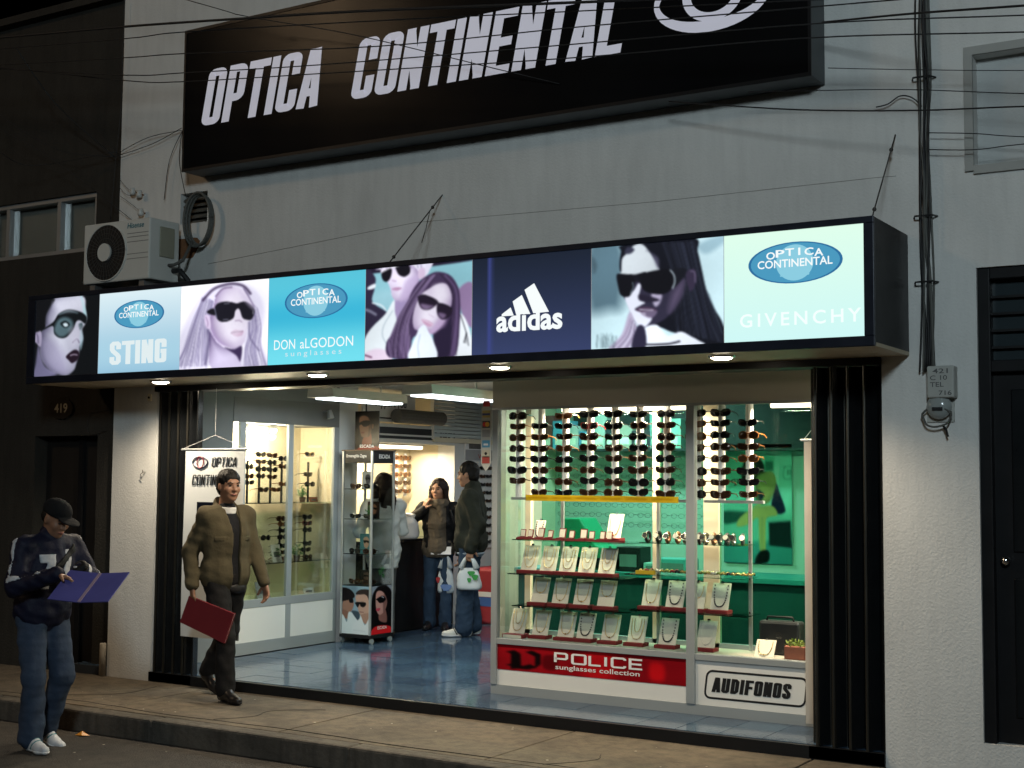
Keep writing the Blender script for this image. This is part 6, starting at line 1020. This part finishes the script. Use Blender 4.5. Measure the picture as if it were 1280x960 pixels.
M_, H_ = head_l(J); F = Field(J['head'] - .26, J['head'] + .28, .006); F.ell(H_(-.012, 0, .055), (.112, .094, .082), .02, M_); F.clip(lambda X, Y, Z: -((X - J['head'][0]) * M_[0][2] + (Y - J['head'][1]) * M_[1][2] + (Z - J['head'][2]) * M_[2][2]) + .035); F.ell(H_(.125, 0, .042), (.085, .075, .010), .012, M_); part(F, 'cap', cloth('cap_black', (.008, .008, .009)), W2); F = Field(J['head'] - .2, J['head'] + .2, .006); F.ell(H_(-.03, 0, .0), (.085, .083, .07), .02, M_); F.clip(lambda X, Y, Z: (X - J['head'][0]) * M_[0][0] + (Z - J['head'][2]) * M_[2][0] + .01); part(F, 'hair', HAIRM, W2)
shoes(J, W2, mat('sneaker_white', (.55, .56, .58), .5, var=.1), WHITE, mat('sneaker_teal', (.05, .2, .22), .5)); F = Field(LO, HI, .007); F.cone(J['wrL'] + (-.01, .03, 0), J['wrL'] + (.0, .012, 0), .040, .040, .005); F.clip(lambda X, Y, Z: np.abs(Y - J['wrL'][1] - .02) - .012 + 0 * X); part(F, 'wristwatch', CHROME, W2)
pf = thing('purple_folder', 'purple blue folder held open flat by the man in the black cap', 'folder', (-7.07, -2.04, .97)); PF = mat('folder_purple', (.085, .085, .30), .4, var=.3, vs=5)
for s, x0, x1 in ((-1, -.235, -.004), (1, .004, .235)): MB().box((x0, -.14, 0), (x1, .14, .006), Matrix.Rotation(R(12), 4, 'Z') @ Matrix.Rotation(R(38), 4, 'X') @ Matrix.Rotation(R(-5 * s), 4, 'Y')).build('cover', PF, pf)
MB().box((-.012, -.138, .004), (.012, .138, .010), Matrix.Rotation(R(12), 4, 'Z') @ Matrix.Rotation(R(38), 4, 'X')).build('spine', mat('folder_spine', (.3, .22, .3), .5), pf)
# ---- man in the dark green jacket
J = skel(elL=(-.10, .24, 1.13), wrL=(-.03, .25, .90), wrR=(.05, -.24, .88), anR=(-.02, -.1, .085), anL=(.05, .1, .085), knL=(.04, .1, .5), curlL=.8, hpit=R(6), hyaw=R(-8), head=(.035, 0, 1.635))
W3 = person('man in a dark green jacket and jeans standing at the counter in profile', (-7.87, 3.70, FZ), 207, J, SKIN, 1.02)
F = Field(LO, HI, .010); f_legs(F, J, .026, .030, .03); F.ell(J['pel'], (.13, .18, .12), .05); F.clip(lambda X, Y, Z: Z - 1.0); F.folds(.005, 12, 34); part(F, 'jeans', cloth('denim_dark', (.028, .05, .085), var=.3), W3)
F = Field(LO, HI, .009); f_torso(F, J, .042); f_arms(F, J, .030, trim=.0, fa=.006); F.ell(J['pel'] + (0, 0, .04), (.165, .215, .16), .05); F.cone(J['neck'] + (0, 0, -.04), J['neck'] + (.0, 0, .05), .098, .085, .03); F.folds(.006, 13, 28); F.clip(lambda X, Y, Z: .84 - Z); part(F, 'jacket', cloth('jacket_dark_green', (.024, .027, .02)), W3)
F = Field(LO, HI, .010); F.ell(J['pel'] + (0, 0, -.06), (.15, .2, .1), .03); F.clip(lambda X, Y, Z: np.maximum(Z - .85, .80 - Z) + 0 * X); part(F, 'shirt_hem', cloth('shirt_pale', (.3, .36, .42)), W3); hair_short(J, W3, HAIRM, .006); shoes(J, W3, mat('sneaker_cream', (.6, .6, .55), .5), WHITE, BLACK)
def bag(label, loc, w, h, d, hh, m, deco=None, rz=0):
    t = thing('shopping_bag', label, 'bag', loc, rz); vs = []; n = 24; lv = 10; g = random.Random(label)
    for i in range(lv + 1):
        f = i / lv; s = (.72 + .28 * math.sin(min(1, f * 5 + .3) * math.pi / 2)) * (1 - .22 * f) * (1 - .25 * max(0, f - .7) / .3); 
        for k in range(n): a = 2 * math.pi * k / n; rr = 1 + .05 * math.sin(3 * a + 5 * f) + g.uniform(-.03, .03); vs.append((w / 2 * s * rr * math.copysign(abs(math.cos(a)) ** .7, math.cos(a)), d / 2 * s * rr * math.copysign(abs(math.sin(a)) ** .7, math.sin(a)), h * f))
    MB().add(vs, [(i * n + k, i * n + (k + 1) % n, (i + 1) * n + (k + 1) % n, (i + 1) * n + k) for i in range(lv) for k in range(n)] + [tuple(range(n))]).build('sack', m, t, smooth=True)
    for s in (-1, 1): MB().tube([(-w * .30, s * d * .2, h * .97), (-w * .16, s * d * .1, h + hh * .6), (0, s * .01, h + hh), (w * .16, s * d * .1, h + hh * .6), (w * .30, s * d * .2, h * .97)], [.034, .02, .010, .02, .034], 6).build('handle', m, t, smooth=True)
    for (x, z, a, b_, mm) in deco or []: MB().add([(x + a * math.cos(q) * (1 + .3 * math.sin(3 * q)), -d / 2 * .97 - .012, z + b_ * math.sin(q) * (1 + .25 * math.cos(2 * q))) for q in np.linspace(0, 2 * math.pi, 17)[:-1]], [tuple(range(16))]).build('print', mm, t)
    return t
PL = mat('plastic_white', (.62, .66, .66), .35, var=.05, vs=6); GP = mat('print_green', (.04, .3, .06), .5); RPm = mat('print_red', (.4, .03, .03), .5); BPm = mat('print_blue', (.15, .25, .5), .5)
p_ = py(586, 737, 3.5); bag('white plastic bag with green leaf print held by the man in the dark green jacket', (p_.x, 3.5, p_.z), .27, .22, .12, .14, PL, [(.04, .17, .035, .03, GP), (.08, .13, .03, .035, GP), (.02, .10, .02, .03, GP)], R(20))
# ---- woman with the scarf
J = skel(chest=(0, 0, 1.24), elR=(.08, -.33, 1.24), wrR=(.14, -.16, 1.40), hdR=(-.1, .35, 1), pnR=(-.6, .6, 0), elL=(-.02, .25, 1.12), wrL=(.08, .26, .88), curl=.7, hyaw=R(-18), hpit=R(2), anL=(.08, .10, .085), knL=(.06, .1, .5), anR=(-.02, -.1, .085))
W4 = person('woman in a black jacket and grey scarf leaning on the counter with a bag', (-8.50, 4.02, FZ), -64, J, SKIN, .925)
F = Field(LO, HI, .010); f_legs(F, J, .014, .022, .0); F.ell(J['pel'], (.12, .175, .12), .05); F.clip(lambda X, Y, Z: Z - 1.0); F.folds(.004, 21, 34); part(F, 'jeans', MATS['denim_dark'], W4)
KN = cloth('knit_taupe', (.105, .085, .062), .95, .3); F = Field(LO, HI, .010); f_torso(F, J, .024, female=True); F.ell(J['pel'] + (0, 0, .0), (.145, .195, .16), .05); F.clip(lambda X, Y, Z: .84 - Z); F.folds(.003, 22, 60); part(F, 'knit_top', KN, W4)
F = Field(LO, HI, .008)
for a in np.linspace(0, 2 * math.pi, 13)[:-1]: F.cone(J['neck'] + (.02 + .085 * math.cos(a), .085 * math.sin(a), .0), J['neck'] + (.02 + .085 * math.cos(a + .55), .085 * math.sin(a + .55), .015), .045, .045, .02)
F.cone(J['neck'] + (.1, .03, -.03), J['neck'] + (.13, .05, -.2), .05, .04, .03); F.folds(.005, 23, 60); part(F, 'scarf', KN, W4)
F = Field(LO, HI, .009); f_torso(F, J, .034, female=True); f_arms(F, J, .022, trim=.02); F.folds(.005, 24, 32); F.clip(lambda X, Y, Z: .86 - Z); F.clip(lambda X, Y, Z: np.minimum(X + .01, .105 + .3 * np.clip(X - .1, -.2, 0) - np.abs(Y) + 0 * Z)); part(F, 'jacket', cloth('jacket_black', (.008, .008, .009), .7), W4)
def hair_long(J, par, m, ln):
    M, H = head_l(J); F = Field(J['head'] - (.26, .26, ln + .1), J['head'] + .24, .007); F.ell(H(-.018, 0, .044), (.108, .092, .092), .02, M); F.ell(H(.13, 0, -.045), (.105, .07, .125), .012, M, True)
    for s in (1, -1): F.cone(H(.01, .083 * s, .02), J['head'] + (-.01, .095 * s, -.14), .03, .034, .03); F.cone(J['head'] + (-.01, .095 * s, -.14), J['head'] + (-.03, .11 * s, -ln * .8), .034, .018, .03)
    for y in (-.05, 0, .05): F.cone(H(-.07, y, .02), J['head'] + (-.10, y, -.16), .045, .045, .03); F.cone(J['head'] + (-.10, y, -.16), J['head'] + (-.11, y * 1.2, -ln), .045, .022, .03)
    F.folds(.0035, 6, 90); return part(F, 'hair', m, par)
hair_long(J, W4, HAIRB, .26); shoes(J, W4, mat('black_leather', (0, 0, 0)), BLACK)
MB().tube([J['shL'] + (.06, -.05, .05), J['shL'] + (.09, -.03, -.03), J['shL'] + (.1, .03, -.2), J['shL'] + (.05, .12, -.4)], .012, 6).build('bag_strap', BLACK, W4, smooth=True)
p_ = py(557, 741, 4.0); bag('slim white plastic bag with red and blue print held by the woman with the scarf', (p_.x, 4.0, p_.z), .19, .27, .10, .16, PL, [(-.07, .14, .02, .04, RPm), (.02, .06, .055, .045, BPm)], R(20))
p_ = py(551, 693, 3.92); ppr = MB().box((-.11, 0, 0), (.11, .006, .085), Matrix.Rotation(R(25), 4, 'Z') @ Matrix.Rotation(R(-15), 4, 'X')).build('paper_slip', WHITE); ppr.location = p_; tag(ppr, 'folded white paper held by the woman with the scarf', 'paper')
wb = bag('crumpled white bag resting on the black counter between the two women', (XL - .02, 3.72, FZ + .975), .34, .24, .2, .03, mat('plastic_clear_white', (.5, .5, .52), .4), None, R(60))
# ---- woman in the white coat
J = skel(elR=(.05, -.27, 1.13), wrR=(.26, -.20, 1.12), elL=(.05, .27, 1.13), wrL=(.26, .18, 1.12), hdR=(1, .3, 0), hdL=(1, -.3, 0), pnR=(0, 0, -1), pnL=(0, 0, -1), curl=.5, hyaw=R(10))
W5 = person('woman in a white coat with long dark hair facing the counter behind the tower', (-8.54, 3.08, FZ), 158, J, SKIN, .955)
F = Field(LO, HI, .010); f_torso(F, J, .026, female=True); f_arms(F, J, .022, trim=.03); F.cone(J['pel'] + (0, 0, .02), J['pel'] + (0, 0, -.18), .155, .17, .06); F.ell(J['pel'], (.16, .205, .2), .05); F.folds(.0055, 31, 30); F.clip(lambda X, Y, Z: .74 - Z); part(F, 'coat', cloth('coat_white', (.58, .62, .64), .8, .06), W5)
F = Field(LO, HI, .010); f_legs(F, J, .006, .008); F.clip(lambda X, Y, Z: Z - .95); part(F, 'leggings', cloth('leggings_grey', (.12, .13, .14)), W5); hair_long(J, W5, HAIRB, .34); shoes(J, W5, mat('boot_brown', (.045, .035, .025), .6), BLACK, boot=.18)
# ================================================================ overhead cables, meter, small things
def cable(label, pts, y, r, group='overhead cables crossing the facade', name='overhead_cable', m=None):
    P = [py(u, v, yy) for (u, v), yy in zip(pts, y if isinstance(y, list) else [y] * len(pts))]
    o = MB().tube([tuple(p) for p in spline(P, 6)], r * .5, 6).build(name, m or CABLE, smooth=True); tag(o, label, 'cable', group); return o
def ext(p): 
    (a, b_), (c, d) = p[0], p[1]; (e, f), (g, h) = p[-2], p[-1]
    L = (a - 420, b_ + (b_ - d) / (a - c + 1e-6) * -420 * 1.0 if abs(a - c) > 1 else b_); Rr = (g + 420, h + (h - f) / (g - e + 1e-6) * 420)
    return [L] + p + [Rr]
cable('thick sagging overhead cable, topmost of those crossing the left end of the black sign', ext([(0, 47), (160, 33), (306, 23), (450, 14), (720, 3)]), -1.1, .018)
cable('thin overhead cable just below the thick one, over the sign top corner', ext([(0, 61), (160, 48), (230, 40), (470, 26), (720, 14)]), -1.0, .008)
cable('thin overhead cable passing over the tops of the sign letters', ext([(0, 81), (160, 72), (230, 67), (470, 58), (720, 34), (1000, 10)]), -1.0, .008)
cable('thin overhead cable crossing the middle of the word OPTICA', ext([(0, 86), (160, 94), (230, 91), (400, 81), (720, 55), (1028, 29), (1280, 19)]), -.95, .008)
cable('thin overhead cable crossing OPTICA below its middle', ext([(0, 84), (160, 101), (230, 102), (400, 92), (720, 72), (1000, 48), (1280, 40)]), -.9, .008)
cable('overhead cable dropping from the roof edge across the white letters', ext([(234, 0), (306, 20), (440, 43), (620, 86), (700, 105)])[:-1], [-.9, -.7, -.55, -.45, -.35, -.26], .007)
cable('thick overhead cable right of the sign, above the cable riser', ext([(1028, 28), (1140, 17), (1280, 7)])[1:], [-.31, -.6, -.9, -1.1], .013)
cable('thin wire meeting the cable riser level with the sign corner', [(1035, 85), (1135, 87), (1280, 88), (1500, 84)], -.2, .005)
cable('thin wire crossing just under the sign corner', [(935, 115), (1030, 113), (1135, 112), (1280, 117), (1500, 122)], -.27, .006)
cable('heavy black wire slung below the sign past the cable riser', [(836, 127), (994, 137), (1144, 138), (1280, 133), (1500, 128)], [-.27, -.4, -.5, -.6, -.8], .009)
cable('short black wire right of the riser level with the grey window recess', [(1158, 166), (1220, 167), (1280, 171), (1500, 178)], -.08, .006)
cable('lowest black wire right of the riser under the grey window recess', [(1160, 187), (1220, 187), (1280, 180), (1500, 160)], -.08, .006)
for i, (p, l) in enumerate((([(-60, 100), (60, 182), (143, 196)], 'dark wire slanting to the bracket on the brown wall edge'), ([(20, 60), (70, 130), (143, 196)], 'steep dark wire running down to the bracket on the brown wall edge'), ([(-60, 130), (60, 195), (165, 275)], 'dark wire slanting past the curtained window to the insulators'), ([(0, 190), (40, 207), (143, 190)], 'slack dark wire hanging on the brown wall above the window'), ([(143, 196), (190, 180), (227, 160)], 'rusty wire from the bracket to the sign corner'), ([(143, 194), (185, 172), (227, 163)], 'second thin wire from the bracket to the sign corner'), ([(155, 0), (152, 120), (145, 195), (138, 275)], 'upright service wire on the joint of the two houses'), ([(228, 163), (212, 200), (205, 250)], 'loose wire hanging from the sign corner to the cooling unit'), ([(228, 163), (224, 200), (232, 245)], 'loose wire hanging from the sign corner to the vent'))):
    cable(l, p, [-.6, -.3, -.03] if i < 4 and i != 6 else -.05, .006 if i != 1 else .010, 'service wires on the house joint', 'service_wire')
for i, (u, v) in enumerate(((168, 240), (176, 243), (178, 266))):
    p = py(u, v, -.03); t = thing('wire_insulator', 'small pale wire insulator on the white wall, %s' % ['highest', 'middle one on a rusty patch', 'lowest, above the cooling unit'][i], 'insulator', (p.x, 0, p.z)); MB().cyl((0, .0, 0), (0, -.06, 0), .008, 6).build('stalk', MATS['rust'], t); MB().tube([(0, -.05, -.03), (0, -.05, -.01), (0, -.05, .01), (0, -.05, .03)], [.02, .028, .018, .024], 10).build('knob', mat('porcelain', (.55, .55, .52), .3), t, smooth=True)
    cable('short wire tied to the %s insulator' % ['highest', 'middle', 'lowest'][i], [(150, 225 + 10 * i), (160, 236 + 8 * i), (u, v)], -.05, .004, 'short insulator wires', 'service_wire')
# riser with many cables down to the meter
g_ = random.Random(4); rz_ = thing('cable_riser', 'bundle of dark cables running down the white wall to the meter box', 'cable', (-2.17, 0, 2.35))
for k in range(9):
    o_ = g_.uniform(-.045, .05); P = []
    for z_ in np.linspace(6.7, 2.36, 16): P.append((o_ * (.4 + .6 * abs(math.sin(z_ * 1.7 + k))) + g_.uniform(-.008, .008) + .008 * math.sin(z_ * 3 + k), -.02 - .016 * (k % 3), z_ - 2.35))
    MB().tube([tuple(q) for q in spline(P, 3)], g_.uniform(.005, .010), 5).build('cable', (CABLE, mat('grey_sheath', (0, 0, 0)))[k % 2], rz_, smooth=True)
for z_ in (4.15, 3.3, 2.9): MB().tube([(-.07, .0, z_ - 2.35), (-.05, -.06, z_ - 2.35), (.05, -.06, z_ - 2.35), (.07, 0, z_ - 2.35)], .006, 5).build('clamp', CABLE, rz_)
cable('curled loose cable end beside the riser under the sign corner', [(1095, 134), (1110, 130), (1125, 120), (1140, 122), (1152, 133)], -.04, .008, 'service wires on the house joint', 'loose_cable')
mb = thing('meter_box', 'pale meter box stencilled with numbers at the foot of the cable riser', 'meter', (-2.075, 0, 2.18)); box('cover', (-.08, -.09, .02), (.08, -.0, .21), mat('meter_grey', (.42, .42, .39), .6, var=.15, vs=9), mb, .01); MB().ball((-.02, -.045, -.03), (.075, .045, .075), 16, 10).build('meter_glass', mat('meter_dome', (.3, .32, .31), .15), mb, smooth=True); box('meter_back', (-.1, -.012, -.12), (.06, 0, .02), mat('meter_grey', (0, 0, 0)), mb); box('meter_dial', (-.05, -.093, -.055), (.01, -.088, -.035), LETB, mb)
ST_ = mat('stencil', (.1, .1, .1), .7)
for s_, z_, x_, w_ in (('421', .165, -.045, .09), ('C 10', .125, -.06, .1), ('TEL', .085, -.06, .08), ('716', .035, -.01, .075)): text('number', s_, '-y', (x_, -.09, z_), w_, .028, ST_, mb, .01)
MB().tube([(-.03 + (.085 + .006 * math.sin(5 * a)) * math.cos(a), -.05 - .004 * (a % 7), -.09 + (.06 + .004 * math.cos(3 * a)) * math.sin(a)) for a in np.linspace(.4, 6 * math.pi, 70)], .006, 5).build('slack_coil', mat('grey_sheath', (0, 0, 0)), mb, smooth=True); MB().tube([(.0, -.05, -.14), (.02, -.05, -.17), (.03, -.05, -.21)], .007, 5).build('tail', CABLE, mb)
# by the number plate
cable('thin wire framing the corner beside the number plate', [(138, 480), (137, 508), (133, 512), (112, 518), (110, 540), (118, 543), (134, 538)], .04, .004, 'service wires on the house joint', 'service_wire')
p_ = py(181, 590, -.01); t = thing('wall_hook', 'small metal hook with a scrap of wire on the white pillar', 'hook', (p_.x, 0, p_.z)); MB().tube([(0, .005, 0), (0, -.03, 0), (.0, -.04, .02)], .005, 6).build('hook', CHROME, t); MB().tube([(0, -.03, 0), (-.03, -.03, -.02), (-.02, -.02, -.06)], .003, 5).build('wire_scrap', CABLE, t)
p_ = py(187, 497, -.01); t = thing('bell_push', 'tiny bell push high on the white pillar', 'bell', (p_.x, 0, p_.z)); box('plate', (-.02, -.015, -.03), (.02, 0, .03), CREAM, t, .003); MB().cyl((0, -.015, 0), (0, -.022, 0), .01, 10).build('button', LETB, t)
p_ = pz(116, 917, -.15); o = MB().add([(-.05, -.02, .004), (.03, -.03, .012), (.06, .02, .006), (-.02, .035, .022), (.0, .0, .035)], [(0, 1, 4), (1, 2, 4), (2, 3, 4), (3, 0, 4), (3, 2, 1, 0)]).build('litter', mat('wrapper_orange', (.6, .24, .03), .4)); o.location = (p_.x, -1.42, -.152); tag(o, 'crumpled orange wrapper in the gutter by the kerb', 'litter')
h_ = random.Random(9); sm = MB()
for i in range(60):
    x_, y_ = h_.uniform(-9, -2), h_.choice((h_.uniform(-1.1, -.1), h_.uniform(-3.2, -1.36))); z_ = .004 if y_ > -1.16 else -.149; s_ = h_.uniform(.004, .012); sm.add([(x_ - s_, y_, z_), (x_, y_ - s_, z_ + .001), (x_ + s_, y_, z_), (x_, y_ + s_ * .7, z_ + .002)], [(0, 1, 2, 3)])
tag(sm.build('grit', mat('grit', (.4, .37, .3), .8)), 'pale specks of grit and gum scattered over pavement and road', 'grit', kind='stuff')
# ================================================================ street lamps across the road (they light the upper wall and glint in the sign)
def street_lamp(label, x, y, h, ax, col, power, glow):
    t = thing('street_lamp', label, 'street lamp', (x, y, -.15), 0, 'street lamps across the road'); P = mat('lamp_pole', (.2, .2, .19), .5, .5)
    MB().tube([(0, 0, 0), (0, 0, h), (ax * .2, .1, h + .25), (ax * .6, .5, h + .35)], [.08, .055, .045, .04], 10).build('pole', P, t, smooth=True); MB().ball((ax * .7, .75, h + .36), (.16, .34, .09), 14, 8).build('head', P, t, smooth=True)
    MB().ball((ax * .7, .75, h + .30), (.11, .26, .06), 12, 8).build('lens', emit('lamp_' + label[:6], col, glow), t, smooth=True); lamp('lamp_light', 'POINT', (ax * .7, .75, h + .15), power, col, t, .8)
street_lamp('sodium orange street lamp on the far pavement left of the shop', -15.6, -11.5, 9.8, .5, (1, .68, .40), 650, 10)
street_lamp('cold white street lamp on the far pavement right of the shop', 2.0, -13.0, 6.4, -.3, (.76, .93, 1), 2000, 30)
